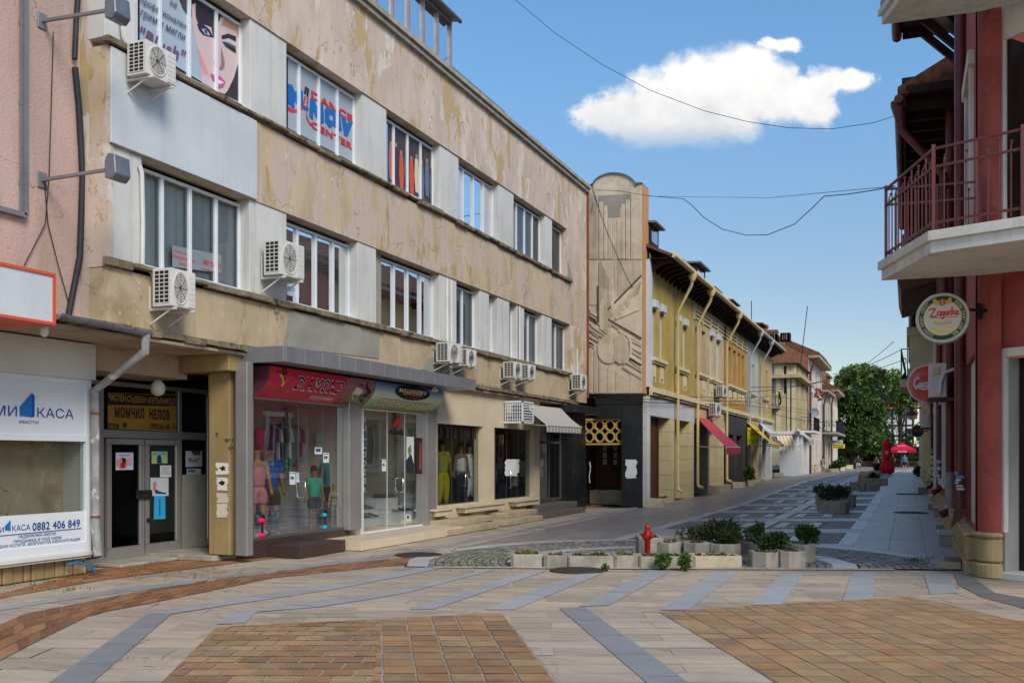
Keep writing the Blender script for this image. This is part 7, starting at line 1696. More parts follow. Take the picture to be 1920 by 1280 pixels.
pl('front planter of the right hand group with chipped rim', 1416, 1466, 1065, 1036, .6, seed=13, flowers=30, ch_=.16)
pl('right front planter with yellow flowers facing the crossing', 1467, 1514, 1065, 1034, .9, seed=14, flowers=40, ch_=.1)
pl('back planter of the right hand group with the upright shrub', 1490, 1535, 1055, 1021, .8, seed=15, ch_=.16)
pl('pale square planter nearest the camera in the middle of the street', 1561, 1597, 962, 941, .9, seed=16, group='planters along the street', ch_=.2)
pl('narrow planter left of the pale square one, under the round shrub', 1547, 1561, 960, 941, .9, seed=17, group='planters along the street')
pl('planter behind the pale square one with dry soil', 1575, 1607, 950, 928, 1.2, seed=18, group='planters along the street')
pl('planter half hidden behind the round shrub', 1540, 1556, 948, 930, 1.0, seed=19, group='planters along the street')
pl('left half of the paired planters further up the street', 1604, 1623, 919, 905, 1.2, seed=20, group='planters along the street', ch_=.06)
pl('right half of the paired planters further up the street', 1625, 1651, 919, 905, 1.2, seed=21, group='planters along the street')
pl('long planter with small green plant behind the pair', 1626, 1666, 909, 897, 1.4, seed=22, group='planters along the street')
pl('dark weathered planter behind the pair', 1617, 1634, 904, 891, 1.2, seed=23, group='planters along the street')
pl('planter beside the closed red parasol, left of it', 1628, 1644, 891, 884, 2, seed=24, group='planters along the street')
pl('planter at the foot of the closed red parasol', 1645, 1674, 890, 882, 2, seed=25, group='planters along the street')
WG = 'planters along the house fronts'
pl('white trough with grass beside the black pillar', 1208, 1246, 951, 934, .6, seed=26, group=WG, mat='concrete_beige', ch_=.05)
pl('pale trough before the charcoal shop front', 1372, 1398, 915, 904, .9, seed=27, group=WG, mat='concrete_beige', ch_=.06)
pl('square pale planter with leafy bush by the pale house', 1401, 1415, 911, 900, .8, seed=28, group=WG, mat='concrete_beige', ch_=.06)
pl('white trough before the glass door of the corner shop', 1452, 1470, 894, 886, 1.0, seed=29, group=WG, mat='concrete_beige', ch_=.06)
pl('pale planter with low bushes near the woman', 1557, 1574, 885, 878, 2, seed=30, group=WG, mat='concrete_beige')
pl('pale planter row behind the low bushes', 1574, 1585, 882, 875, 2, seed=31, group=WG, mat='concrete_beige')
pl('farthest pale planter before the dark tree', 1585, 1600, 879, 871, 3, seed=32, group=WG, mat='concrete_beige')
def shrub(name, label, px, py, rx, ry, Y, pal, n, leaf, seed, cat='shrub', lobes=None, narrow=.45, foot=None, spread=.35, droop=.1):
    r = random.Random(seed); random.seed(seed); p = ony(px, py, Y); k = Y/ray(px, py).y/FPX
    a, b = rx*k, ry*k; L = []
    for i in range(lobes or 6):
        v = rv(r); L.append(((p.x+v.x*a*.55, Y+v.y*a*.5, p.z+v.z*b*.5), a*.55, a*.5, b*.55))
    zf = foot if foot is not None else p.z-b
    t = thing(name, label, cat, (p.x, Y, zf))
    crown(r, L, n, leaf, pal, clump=9, spread=spread, narrow=narrow, droop=droop, up=.5).build('foliage', 'leaf', t)
    m = MB()
    for i in range(5): c = Vector(L[i % len(L)][0]); m.tube([(p.x+r.uniform(-.04, .04), Y+r.uniform(-.04, .04), zf), Vector((p.x, Y, zf)).lerp(c, .5)+rv(r)*.05, c], [.016, .012, .005], 5)
    m.build('stem', 'bark', t); return t
Yc = gnd(1360, 1053).y
shrub('juniper_shrub', 'spreading juniper, left and lowest of the planter shrubs', 1312, 1000, 38, 19, Yc+.5, JUN, 190, .075, 51, narrow=.22, lobes=8)
shrub('juniper_shrub', 'tall dark juniper mound in the middle of the planters', 1355, 994, 34, 27, Yc+.75, DKG[:3]+JUN[:1], 220, .07, 52, narrow=.35, lobes=8)
shrub('juniper_shrub', 'juniper branch spilling over the large smooth planter', 1365, 1006, 26, 15, Yc+.2, JUN, 130, .07, 57, narrow=.22)
shrub('rose_bush', 'thin rose bush behind the right hand planters', 1417, 998, 20, 20, Yc+.8, DKG, 90, .06, 53)
shrub('rose_bush', 'low leafy rose bush on the front right planter', 1448, 1012, 26, 18, gnd(1440, 1064).y+.45, DKG+MIDG[:1], 170, .07, 54)
shrub('leafy_shrub', 'upright leafy shrub on the rightmost planter', 1513, 1004, 20, 18, gnd(1510, 1055).y+.4, DKG+MIDG[:1], 150, .075, 55)
Ys = gg(1560, 955).y
shrub('round_shrub', 'wide rounded evergreen shrub in the middle of the street', 1560, 920, 33, 17, Ys+.6, JUN+DKG, 320, .11, 56, narrow=.25, lobes=9)
shrub('small_plant', 'small green plant in the planter before the red parasol', 1638, 893, 8, 6, gg(1640, 909).y+.7, DKG+MIDG, 50, .16, 58)
shrub('leafy_shrub', 'leafy bush in the planter by the pale house', 1405, 888, 9, 15, gg(1408, 911).y+.4, MIDG+DKG, 120, .16, 59)
shrub('low_bush', 'low dark bush in the planter near the woman', 1565, 873, 10, 7, gg(1565, 885).y+1, DKG, 70, .3, 60)
shrub('low_bush', 'taller bush in the planter row before the dark tree', 1580, 866, 9, 8, gg(1580, 882).y+1, DKG+MIDG[:1], 70, .3, 61)
shrub('ball_shrub', 'clipped grey green ball shrub beside the closed red parasol', 1647, 877, 5, 5, gg(1660, 890).y+1, DKG, 40, .3, 62)
shrub('weed', 'weeds against the right hand wall in the distance', 1722, 885, 6, 7, gg(1722, 893).y, DKG+MIDG[:1], 60, .3, 63)
Yf = gnd(1230, 1066).y
shrub('weed', 'bright green weed at the foot of the mottled trough, left one', 1245, 1050, 15, 11, Yf-.06, MIDG, 70, .07, 64, foot=0)
shrub('weed', 'bright green weed at the foot of the troughs, right one', 1287, 1052, 12, 11, Yf-.06, MIDG, 50, .07, 65, foot=0)
shrub('weed', 'tiny weed by the near manhole cover', 1135, 1064, 5, 4, gnd(1135, 1069).y, MIDG, 20, .05, 66, foot=0)
random.seed(14); r = random.Random(14); m = MB(); m.keep = 1
def tuft(px, py, n, L, spread=.06):
    q = gg(px, py)
    for _ in range(n): leaf_quad(m, q+Vector((r.uniform(-1, 1)*spread, r.uniform(-1, 1)*spread, .0)), Vector((r.uniform(-.6, .6), r.uniform(-.6, .6), 1)), rv(r), L*r.uniform(.5, 1.2), .01, tuple(x*r.uniform(.7, 1.2) for x in MIDG[r.randrange(4)]))
for (a, b, c, d, n) in ( (830, 1030, 950, 1062, 70), (1700, 1046, 1752, 1054, 30), (1450, 960, 1480, 966, 14), (1100, 945, 1115, 950, 10), (200, 1090, 480, 1060, 30), (20, 1110, 190, 1080, 24), (840, 1000, 1060, 958, 20)):
    for _ in range(n): tuft(a+(c-a)*r.random(), b+(d-b)*r.random(), 7, .05)
o = m.build('joint_weeds', 'leaf', None, kind='stuff'); o['label'] = 'small weeds growing in the paving joints'
m = MB(); m.keep = 1
for _ in range(500):
    q = gg(r.uniform(1217, 1245), 950); leaf_quad(m, Vector((q.x, q.y+r.uniform(.08, .5), onx(1220, 935, q.x).z-.05)), Vector((r.uniform(-.7, .7), r.uniform(-.7, .7), 1)), rv(r), .09, .012, tuple(x*r.uniform(.7, 1.2) for x in JUN[3]))
o = m.build('planter_grass', 'leaf', None, kind='stuff'); o['label'] = 'dry grass in the white trough beside the black pillar'

# ---------------------------------------------------------------- hydrant, manholes
q = gnd(1214, 1053); Hh = ony(1214, 980, q.y).z; t = thing('fire_hydrant', 'red standpipe hydrant standing between the planters', 'hydrant', (q.x, q.y, 0))
s = Hh/1.0
m = MB(); m.lathe((q.x, q.y, 0), [(.075*s, 0), (.075*s, .56*s), (.09*s, .58*s), (.1*s, .62*s), (.1*s, .74*s), (.085*s, .8*s)], 18); m.build('standpipe', 'hydrant_red', t, smooth=True)
m = MB(); m.lathe((q.x, q.y, 0), [(.09*s, .795*s), (.09*s, .815*s), (.07*s, .83*s), (.07*s, .87*s), (.075*s, .885*s), (.06*s, .93*s), (.035*s, .955*s), (.03*s, .97*s), (.028*s, 1*s)], 18); m.build('cap', 'hydrant_red', t, smooth=True)
m = MB(); dd = Vector((-.35, -.94, 0)).normalized()
for L, (d, z) in (('a', (dd, .65)), ('b', (Vector((dd.y, -dd.x, 0)), .67)), ('c', (Vector((-dd.y, dd.x, 0)), .67))):
    st = len(m.v); m.lathe((0, 0, 0), [(.055*s, .06*s), (.055*s, .11*s), (.068*s, .115*s), (.068*s, .135*s), (.05*s, .14*s), (.045*s, .155*s), (.02*s, .158*s)], 14)
    M4 = Matrix.Translation((q.x, q.y, z*s)) @ d.to_track_quat('Z', 'Y').to_matrix().to_4x4(); m.xform(M4, st)
    m.build('outlet', 'hydrant_red', t, smooth=True); m = MB()
m.lathe((q.x, q.y, 0), [(.1*s, .05), (.1*s, .0)], 14); m.build('foot_collar', 'hydrant_red', t)
def manhole(label, px, py, r_):
    q = gg(px, py); t = thing('manhole_cover', label, 'manhole cover', (q.x, q.y, gz(q.y)), 'manhole covers')
    m = MB(); m.lathe((q.x, q.y, gz(q.y)), [(r_, -.02), (r_, .012), (r_-.03, .014)], 36); m.build('frame', 'manhole', t)
    m = MB(); m.lathe((q.x, q.y, gz(q.y)), [(r_-.035, -.02), (r_-.035, .017), (.01, .02)], 36)
    for i in range(-5, 6):
        for j in range(-5, 6):
            if hypot(i, j)*.09 < r_-.08: x, y = q.x+i*.09, q.y+j*.09; m.box(x-.03, x+.03, y-.012, y+.012, gz(q.y)+.016, gz(q.y)+.024)
    m.build('lid', 'manhole', t)
manhole('rusty round manhole cover right before the front row of troughs', 1082, 1069, .40); manhole('rusty round manhole cover at the left tip of the paving rose', 785, 1040, .40)
manhole('flat manhole cover on the right pavement, nearer one', 1708, 961, .5); manhole('flat manhole cover on the right pavement, farther one', 1705, 926, .55)

# ---------------------------------------------------------------- figures: people and shop dummies
def skinned(name, J, E, R, mat, parent, root=0, sub=2, tint=(1, 1, 1)):
    me = bpy.data.meshes.new(name); me.from_pydata([tuple(p) for p in J], E, []); o = bpy.data.objects.new(name, me); COL.objects.link(o)
    md = o.modifiers.new('skin', 'SKIN'); md.use_smooth_shade = True
    for i, r_ in enumerate(R): sv = me.skin_vertices[0].data[i]; sv.radius = r_ if hasattr(r_, '__len__') else (r_, r_); sv.use_root = (i == root)
    o.modifiers.new('sub', 'SUBSURF').levels = sub; o.modifiers['sub'].render_levels = sub
    dg = bpy.context.evaluated_depsgraph_get(); nm = bpy.data.meshes.new_from_object(o.evaluated_get(dg)); bpy.data.objects.remove(o)
    a = nm.color_attributes.new("Col", 'FLOAT_COLOR', 'CORNER'); a.data.foreach_set('color', [*tint, 1.0]*len(nm.loops))
    for p in nm.polygons: p.use_smooth = True
    nm.materials.clear(); nm.materials.append(MAT[mat]); o2 = bpy.data.objects.new(name, nm); COL.objects.link(o2); o2.parent = parent
    return o2
def figure(kind, label, cat, loc, H, rz, skin, clothes, hair=None, arms=((.05, .01), (.05, .01)), legs=((.02, 0), (.02, 0)), elbow=(.0, .0), group=None, child=False, fingers=True, headless=False):
    "x = right hand side, -y = the way the figure faces; arms/legs: sideways spread and forward reach as fractions of height"
    t = thing(kind, label, cat, loc, group, rz); h = H; hs = 1.22 if child else 1.0
    J = []; R = []; E = []
    def v(x, y, z, r_, par=None):
        J.append(Vector((x*h, y*h, z*h))); R.append(r_ if not hasattr(r_, '__len__') else r_); i = len(J)-1
        R[i] = tuple(q*h for q in r_) if hasattr(r_, '__len__') else r_*h
        if par is not None: E.append((par, i))
        return i
    pel = v(0, 0, .52, (.082, .062)); sp = v(0, .006, .61, (.07, .055), pel); chs = v(0, 0, .73, (.088, .062), sp); nk = v(0, .008, .825, .030, chs)
    torso = [pel, sp, chs]
    if not headless: hb = v(0, -.004, .885, (.040*hs, .050*hs), nk); ht = v(0, 0, .955, (.040*hs, .048*hs), hb)
    else: hb = nk
    sh = []; 
    for s, (sx, fy), eb in ((1, arms[0], elbow[0]), (-1, arms[1], elbow[1])):
        a = v(s*.098, 0, .79, .038, chs); el = v(s*(.11+sx*.45), -fy*.35, .635, .027, a); wr = v(s*(.11+sx), -fy-eb, .5+eb*.9, .019, el); hd = v(s*(.112+sx), -fy-eb-.012, .462+eb*1.0, .020, wr); sh.append((a, el, wr, hd))
        if fingers:
            for k in range(4): f = v(s*(.112+sx)+.008*(k-1.5)*0, -fy-eb-.02+.010*(k-1.5), .425+eb*1.0+.004*abs(k-1.5), .0062, hd)
            v(s*(.108+sx), -fy-eb-.04, .445+eb, .0065, hd)
    lg = []
    for s, (sx, fy) in ((1, legs[0]), (-1, legs[1])):
        a = v(s*.05, 0, .48, .058, pel); kn = v(s*(.05+sx*.5), -fy*.55-.012, .275, .038, a); an = v(s*(.05+sx), -fy, .045, .023, kn); to = v(s*(.06+sx), -fy-.075, .018, .020, an); lg.append((a, kn, an, to))
    body = skinned('body', J, E, R, 'skin', t, 0, 2, lin(*skin))
    if not headless:
        m = MB(); c = J[hb]*.4+J[ht]*.6; 
        m.ell(c+Vector((0, -.049*h*hs, -.012*h)), .007*h, .012*h, .014*h, 6, 5); m.ell(c+Vector((0, -.046*h*hs, -.034*h)), .014*h, .006*h, .004*h, 6, 4, (.6, .4, .4))
        for s in (-1, 1): m.ell(c+Vector((s*.017*h, -.044*h*hs, .002*h)), .007*h, .004*h, .004*h, 6, 4, (.12, .1, .1)); m.ell(c+Vector((s*.043*h*hs, 0, -.008*h)), .006*h, .012*h, .016*h, 6, 4)
        fo = m.build('face', 'skin', t, smooth=True, local=True); n = [tuple(x*y for x, y in zip(lin(*skin), (1, 1, 1)))]
        da = fo.data.color_attributes['Col'].data
        for k in range(len(da)): q = da[k].color; da[k].color = (q[0]*lin(*skin)[0], q[1]*lin(*skin)[1], q[2]*lin(*skin)[2], 1)
        if hair:
            col, length = hair; m = MB(); c = J[ht]+Vector((0, .006*h, .002*h)); m.ell(c, .046*h*hs, .052*h*hs, .05*h*hs, 14, 9, lin(*col))
            if length: m.tube([c+Vector((0, .03*h, 0)), c+Vector((0, .045*h, -.06*h)), c+Vector((0, .04*h, -length*h))], [.04*h, .042*h, .02*h], 10, lin(*col))
            m.build('hair', 'fabric', t, smooth=True, local=True)
    for (cn, col) in clothes:
        cj = []; ce = []; cr = []
        def cv(i, k, add=.0):
            r_ = R[i]; cj.append(J[i].copy()); cr.append(tuple(q*k+add*h for q in (r_ if hasattr(r_, '__len__') else (r_, r_)))); return len(cj)-1
        if cn in ('shirt', 'vest', 'dress', 'blouse'):
            a = cv(pel, 1.16, .016); cj[a].z -= (.055 if cn in ('shirt', 'blouse') else .02)*h; b = cv(sp, 1.2, .014); c = cv(chs, 1.1, .012); ce += [(a, b), (b, c)]; n_ = cv(nk, 1.3); cj[n_].z -= .02*h; ce.append((c, n_))
            if cn != 'vest':
                for (s0, e0, w0, _) in sh:
                    i1 = cv(s0, 1.15, .008); i2 = cv(e0, 1.35, .012); cj[i2] = J[s0].lerp(J[e0], .72 if cn != 'blouse' else 1.0); ce += [(c, i1), (i1, i2)]
            if cn == 'dress': k = cv(pel, 1.25, .01); cj[k].z = .36*h; ce.append((a, k))
            nm = 'dress' if cn == 'dress' else 'shirt'
        elif cn in ('shorts', 'trousers', 'capri'):
            a = cv(pel, 1.12, .012); cj[a].z += .06*h; a2 = cv(pel, 1.12, .012); ce.append((a, a2)); a = a2
            for (l0, k0, a0, _) in lg:
                i1 = cv(l0, 1.14, .010); i2 = cv(k0, 1.35, .014); ce += [(a, i1), (i1, i2)]
                if cn == 'shorts': cj[i2] = J[l0].lerp(J[k0], .8)
                elif cn == 'capri': i3 = cv(a0, 1.3, .008); cj[i3] = J[k0].lerp(J[a0], .6); ce.append((i2, i3))
                else: i3 = cv(a0, 1.3, .008); ce.append((i2, i3))
            nm = cn if cn != 'capri' else 'trousers'
        elif cn == 'skirt': a = cv(pel, 1.12, .008); b = cv(pel, 1.3, .02); cj[b].z = .34*h; ce.append((a, b)); nm = 'skirt'
        elif cn == 'bikini':
            for nm_, idx, dz in (('bikini_top', chs, -.02), ('bikini_bottom', pel, -.015)):
                mb_ = MB(); mb_.ell(J[idx]+Vector((0, 0, dz*h)), R[idx][0]*1.12, R[idx][1]*1.3, .045*h, 16, 8, lin(*col)); mb_.build(nm_, 'fabric', t, smooth=True, local=True)
            continue
        skinned(nm, cj, ce, cr, 'fabric', t, 0, 2, lin(*col))
    return t
def fig_px(kind, label, cat, px, pyb, pyt, X=None, rz=0, zf=None, **k):
    if X is not None: p = onx(px, pyb, X); H = onx(px, pyt, X).z-p.z
    else: p = gg(px, pyb); H = ony(px, pyt, p.y).z-p.z
    return figure(kind, label, cat, tuple(p), H, rz, **k)
FR = pi/2-.5            # shop dummies look out of the window, a little towards the crossing
DM = 'shop dummies in the sportswear window'
XM_ = XS-.36
fig_px('mannequin', 'female dummy in pink top and pink shorts at the left edge of the window', 'mannequin', 482, 1002, 832, XM_, FR, skin=(176, 128, 96), clothes=(('vest', (206, 140, 146)), ('shorts', (206, 136, 146))), hair=((40, 28, 26), .14), group=DM)
fig_px('mannequin', 'tall male dummy in blue shirt and dark shorts', 'mannequin', 506, 1004, 832, XM_-.1, FR, skin=(170, 124, 84), clothes=(('shirt', (24, 92, 170)), ('shorts', (40, 40, 46))), hair=((44, 34, 28), 0), group=DM)
fig_px('mannequin', 'child dummy in printed turquoise shirt and grey shorts', 'mannequin', 589, 992, 874, XM_+.1, FR, skin=(160, 116, 80), clothes=(('shirt', (40, 180, 150)), ('shorts', (72, 72, 78))), hair=((54, 62, 60), .02), child=True, group=DM)
fig_px('mannequin', 'female dummy in teal shirt behind the child dummies', 'mannequin', 620, 988, 838, XM_-.12, FR, skin=(150, 108, 78), clothes=(('shirt', (16, 130, 140)), ('shorts', (36, 36, 42))), hair=((40, 30, 28), .16), group=DM)
fig_px('mannequin', 'small child dummy in blue bikini', 'mannequin', 627, 988, 906, XM_+.18, FR, skin=(176, 144, 106), clothes=(('bikini', (30, 160, 190)),), hair=((150, 130, 100), .0), child=True, group=DM)
def bust(label, px, pyb, pyt, X, col, stand):
    p = onx(px, pyb, X); h = onx(px, pyt, X).z-p.z; t = thing('torso_form', label, 'torso form', tuple(p), DM, FR)
    skinned('torso', [Vector((0, 0, .05*h)), Vector((0, 0, .35*h)), Vector((0, 0, .72*h)), Vector((0, 0, .86*h)), Vector((0, 0, h)), Vector((.16*h, 0, .82*h)), Vector((-.16*h, 0, .82*h))], [(0, 1), (1, 2), (2, 3), (3, 4), (3, 5), (3, 6)], [(.2*h, .15*h), (.15*h, .12*h), (.2*h, .15*h), (.15*h, .1*h), .07*h, .08*h, .08*h], 'chrome' if stand == 0 else 'fabric', t, 0, 2, lin(*((120, 120, 124) if stand == 0 else col)))
    if stand == 0:
        for z in (.68, .1): mb_ = MB(); mb_.ell((0, -.03*h, z*h), .2*h, .2*h, .12*h, 16, 8, lin(*col)); mb_.build('bikini_top' if z > .5 else 'bikini_bottom', 'fabric', t, smooth=True, local=True)
bust('silver torso form in bright pink bikini at the window foot', 487, 1008, 960, XM_+.3, (230, 30, 90), 0); bust('headless torso form in grey camouflage vest', 514, 1004, 954, XM_+.28, (92, 98, 110), 1); bust('silver torso form in turquoise bikini', 605, 992, 952, XM_+.3, (20, 170, 180), 0)
bust('pink shirt form hung high at the back left of the window', 488, 856, 800, XM_-.3, (206, 50, 90), 1); bust('white vest form high on the slatted panel', 570, 850, 800, XM_-.3, (186, 186, 186), 1); bust('mint shirt form high on the slatted panel', 597, 850, 806, XM_-.3, (120, 180, 160), 1)
p = onx(643, 985, XM_-.1); m = MB(); m.box(p.x-.15, p.x+.15, p.y-.22, p.y+.22, p.z, p.z+.62); t = thing('suitcase', 'upright dark suitcase behind the bikini dummy', 'suitcase', tuple(p)); m.build('shell', 'ac_dark', t, bevel=.04); m = MB(); m.box(p.x+.151, p.x+.156, p.y-.18, p.y+.18, p.z+.08, p.z+.54); m.build('pocket', 'interior_dark', t)
t = thing('reed_bundle', 'bundle of tall dry reeds at the right end of the sportswear window', 'decoration', tuple(onx(652, 988, XM_))); r = random.Random(3); m = MB(); p = onx(651, 988, XM_)
for k in range(16): m.tube([p+Vector((r.uniform(-.05, .05), r.uniform(-.08, .05), 0)), p+Vector((r.uniform(-.12, .12), r.uniform(-.25, .1), 1.35+r.uniform(-.2, .1)))], .008, 4, lin(150, 132, 96))
m.build('reeds', 'fabric', t)
# shoe shop: white steps with shoes and bags
def plinth_px(label, a, b, yt, yb_, X, d=.5):
    p0, p1 = onx(a, yt, X), onx(b, yt, X); z0_ = onx(a, yb_, X).z; t = thing('display_block', label, 'display block', (X, p0.y, z0_), 'white display blocks'); m = MB(); m.box(X-d, X, p0.y, p1.y, z0_, p0.z); m.build('block', 'white_shop', t, bevel=.005); m = MB(); m.box(X-d-.01, X+.01, p0.y-.01, p1.y+.01, p0.z+.001, p0.z+.015); m.build('top_board', 'white_shop', t); return p0, p1
X1 = XS-.5
a1 = plinth_px('low white block along the left of the shoe window', 681, 716, 974, 988, X1+.2); a2 = plinth_px('white block behind with sandals on it', 681, 708, 957, 974, X1-.1); a3 = plinth_px('tall white block in the middle of the shoe window', 722, 746, 935, 984, X1); a4 = plinth_px('long white step towards the right with bags', 746, 800, 962, 984, X1+.2); a5 = plinth_px('upper white step under the woven bag', 746, 780, 948, 962, X1-.1)
r = random.Random(12); k = 0
for (p0, p1) in (a1, a2, a3, a4, a5):
    n = 4
    for i in range(n):
        y = p0.y+(p1.y-p0.y)*(i+.5)/n; z = p0.z+.016; x = p0.x-.18; k += 1; col = [(40, 36, 38), (120, 80, 60), (60, 70, 96), (150, 120, 90), (70, 40, 40)][k % 5]
        m = MB()
        for s in (-.05, .05): m.add([(x+.13, y+s-.035, z), (x+.13, y+s+.035, z), (x-.13, y+s+.03, z), (x-.13, y+s-.03, z), (x+.12, y+s-.03, z+.035), (x+.12, y+s+.03, z+.035), (x-.13, y+s+.03, z+.085), (x-.13, y+s-.03, z+.085)], [(0, 3, 2, 1), (4, 5, 6, 7), (0, 1, 5, 4), (1, 2, 6, 5), (2, 3, 7, 6), (3, 0, 4, 7)], lin(*col))
        tag(m.build('shoe_pair', 'fabric', None, bevel=.012), 'small pair of shoes standing on a white display block of the shoe shop', 'shoes', 'shoes on the display blocks')
def bag(label, px, py, w, h, X, col):
    p = onx(px, py, X); t = thing('handbag', label, 'handbag', tuple(p), 'bags in the shoe window'); m = MB(); m.add([(p.x-.06, p.y-w/2, p.z), (p.x+.06, p.y-w/2, p.z), (p.x+.06, p.y+w/2, p.z), (p.x-.06, p.y+w/2, p.z), (p.x-.03, p.y-w*.42, p.z+h), (p.x+.03, p.y-w*.42, p.z+h), (p.x+.03, p.y+w*.42, p.z+h), (p.x-.03, p.y+w*.42, p.z+h)], [(0, 3, 2, 1), (4, 5, 6, 7), (0, 1, 5, 4), (1, 2, 6, 5), (2, 3, 7, 6), (3, 0, 4, 7)], lin(*col)); m.build('body', 'fabric', t, bevel=.02)
    m = MB(); m.tube([(p.x, p.y+w*.3*cos(a), p.z+h+h*.5*sin(a)) for a in [pi*k/8 for k in range(9)]], .012, 5, lin(*[c*.7 for c in col])); m.build('strap', 'fabric', t)
bag('woven beige tote on the upper white step', 768, 947, .32, .3, X1-.2, (150, 130, 100)); bag('slouchy brown bag on the long white step', 787, 961, .34, .22, X1, (104, 86, 66)); bag('bright pink bag standing behind the tall block', 744, 932, .3, .28, X1-.5, (206, 30, 90))
# clothes shop dummies
DC = 'shop dummies in the clothes shop'
XC = XT-.42
for (px, pyb, pyt, cl, sk_, lb) in ((829, 950, 824, (('blouse', (150, 150, 60)), ('trousers', (170, 160, 40))), (120, 96, 70), 'dummy in yellow trousers at the left edge of the first clothes window'), (864, 948, 828, (('vest', (206, 204, 198)), ('trousers', (52, 54, 70))), (130, 96, 76), 'dummy in white vest and dark trousers'), (880, 948, 830, (('blouse', (202, 208, 210)), ('capri', (206, 210, 212))), (140, 104, 84), 'dummy dressed all in white near the glass door'), (940, 946, 850, (('blouse', (60, 62, 72)), ('trousers', (40, 44, 54))), (90, 70, 60), 'dark dressed dummy in the second clothes window'), (962, 946, 852, (('dress', (150, 154, 140)),), (60, 44, 40), 'dummy in pale grey sleeveless dress'), (982, 946, 846, (('blouse', (176, 168, 170)), ('skirt', (96, 104, 140))), (60, 44, 40), 'dummy in pale blouse and blue skirt by the brown wall')):
    fig_px('mannequin', lb, 'mannequin', px, pyb, pyt, XC, FR+.1, skin=sk_, clothes=cl, hair=((40, 30, 28), .1), group=DC)

# people far up the street
PP = 'people up the street'
def person(label, px, pyb, pyt, rz, **k): return fig_px('person', label, 'person', px, pyb, pyt, None, rz, group=PP, **k)
person('man in grey shirt and white shorts, hands on hips, seen from behind', 1609, 884, 852, pi, skin=(196, 146, 116), clothes=(('shirt', (72, 76, 84)), ('shorts', (214, 214, 212))), hair=((60, 46, 36), 0), arms=((.10, -.02), (.10, -.02)), elbow=(.09, .09), legs=((.05, -.02), (.12, .06)))
person('woman in patterned top and shorts standing by the house fronts', 1542.5, 887, 855, pi*.9, skin=(190, 134, 104), clothes=(('vest', (150, 140, 146)), ('shorts', (196, 190, 186))), hair=((50, 36, 32), .05), arms=((.05, .05), (.05, .05)), elbow=(.05, .1))
person('small child in yellow dress beside the woman', 1528, 887.5, 871, pi, skin=(196, 146, 116), clothes=(('dress', (220, 190, 70)),), hair=((90, 60, 44), .05), child=True)
person('woman in dark grey dress walking left of the red parasol', 1643, 883, 853, pi*.95, skin=(190, 140, 110), clothes=(('dress', (74, 74, 76)),), hair=((56, 40, 34), .1), legs=((.01, .03), (.01, -.04)))
person('dark dressed person partly hidden by the closed parasol', 1651.5, 880, 853, pi, skin=(170, 124, 100), clothes=(('shirt', (30, 30, 34)), ('trousers', (34, 34, 40))), hair=((40, 30, 28), .08))
person('man in blue shirt and navy shorts at the open parasol', 1696, 882, 850, pi, skin=(176, 126, 96), clothes=(('shirt', (70, 112, 168)), ('shorts', (34, 42, 66))), hair=((50, 38, 32), 0), legs=((.03, 0), (.03, 0)))
person('person in black standing in the shade under the open parasol', 1674, 876, 850, 0, skin=(150, 110, 90), clothes=(('shirt', (34, 32, 34)), ('trousers', (30, 30, 34))), hair=((36, 28, 26), 0))

# ---------------------------------------------------------------- cafe parasols
def at(px, py, Y): return ony(px, py, Y)
Yp = gg(1663, 892).y; b = at(1663, 892, Yp); RD = (206, 34, 52)
t = thing('closed_parasol', 'closed red parasol with white logo standing on the right of the street', 'parasol', tuple(b))
k = Yp/ray(1663, 880).y/FPX
m = MB(); m.tube([b, at(1663, 822, Yp)], .06, 8); m.build('pole', 'upvc', t)
r = random.Random(4); prof = [(1663, 822, 1.5), (1663, 826, 5), (1663, 834, 8), (1663, 836, 6.8), (1663, 848, 7.2), (1663, 858, 6.4), (1663, 861, 5.6), (1663, 868, 9.5), (1663, 876, 12.5), (1663, 882, 12), (1663, 886, 7)]
m = MB(); N = 20; vs = []; 
for i, (px, py, rr_) in enumerate(prof):
    c = at(px, py, Yp)
    for j in range(N): a = 2*pi*j/N; q = rr_*k*(1+(.16 if j % 2 else -.12)*(i/len(prof))+r.uniform(-.05, .05)); vs.append(c+Vector((q*cos(a), q*sin(a), r.uniform(-.08, .08) if i > 6 else 0)))
m.add(vs, [(i*N+j, i*N+(j+1) % N, (i+1)*N+(j+1) % N, (i+1)*N+j) for i in range(len(prof)-1) for j in range(N)], lin(*RD)); can = m.build('canopy', 'fabric', t, smooth=True)
m = MB(); m.tube([at(1663, 860.5, Yp)+Vector((5.9*k*cos(a), 5.9*k*sin(a), 0)) for a in [2*pi*j/16 for j in range(17)]], .05, 6, lin(150, 20, 40)); m.build('tie_strap', 'fabric', t)
# a white ring and swash on the closed cover
m = MB(); m.keep = 1; c = at(1663, 848, Yp-7.6*k); fq = lambda u, v: Vector((c.x+u*k, Yp-8.3*k, c.z+v*k))
V, Fc = strokes([[(2.6*cos(a), 2.6*sin(a)) for a in [2*pi*j/14 for j in range(13)]], [(-1, -1), (0, 1), (1, -1)]], .9); m.add([fq(x, y) for x, y in V], Fc, lin(230, 200, 206)); m.build('logo', 'paint', t)
Yo = gg(1694, 878).y+1; t = thing('open_parasol', 'open red square parasol with white lettering over the cafe tables', 'parasol', tuple(at(1692, 876, Yo)))
ap = at(1692, 829, Yo); L_, R_ = at(1669, 843, Yo), at(1720, 843, Yo); w_ = (R_.x-L_.x)/2
m = MB(); C4 = [Vector((ap.x-w_, Yo-w_, L_.z)), Vector((ap.x+w_, Yo-w_, L_.z)), Vector((ap.x+w_, Yo+w_, L_.z)), Vector((ap.x-w_, Yo+w_, L_.z))]
for i in range(4): m.poly([ap, C4[i], C4[(i+1) % 4]], lin(206, 30, 70))
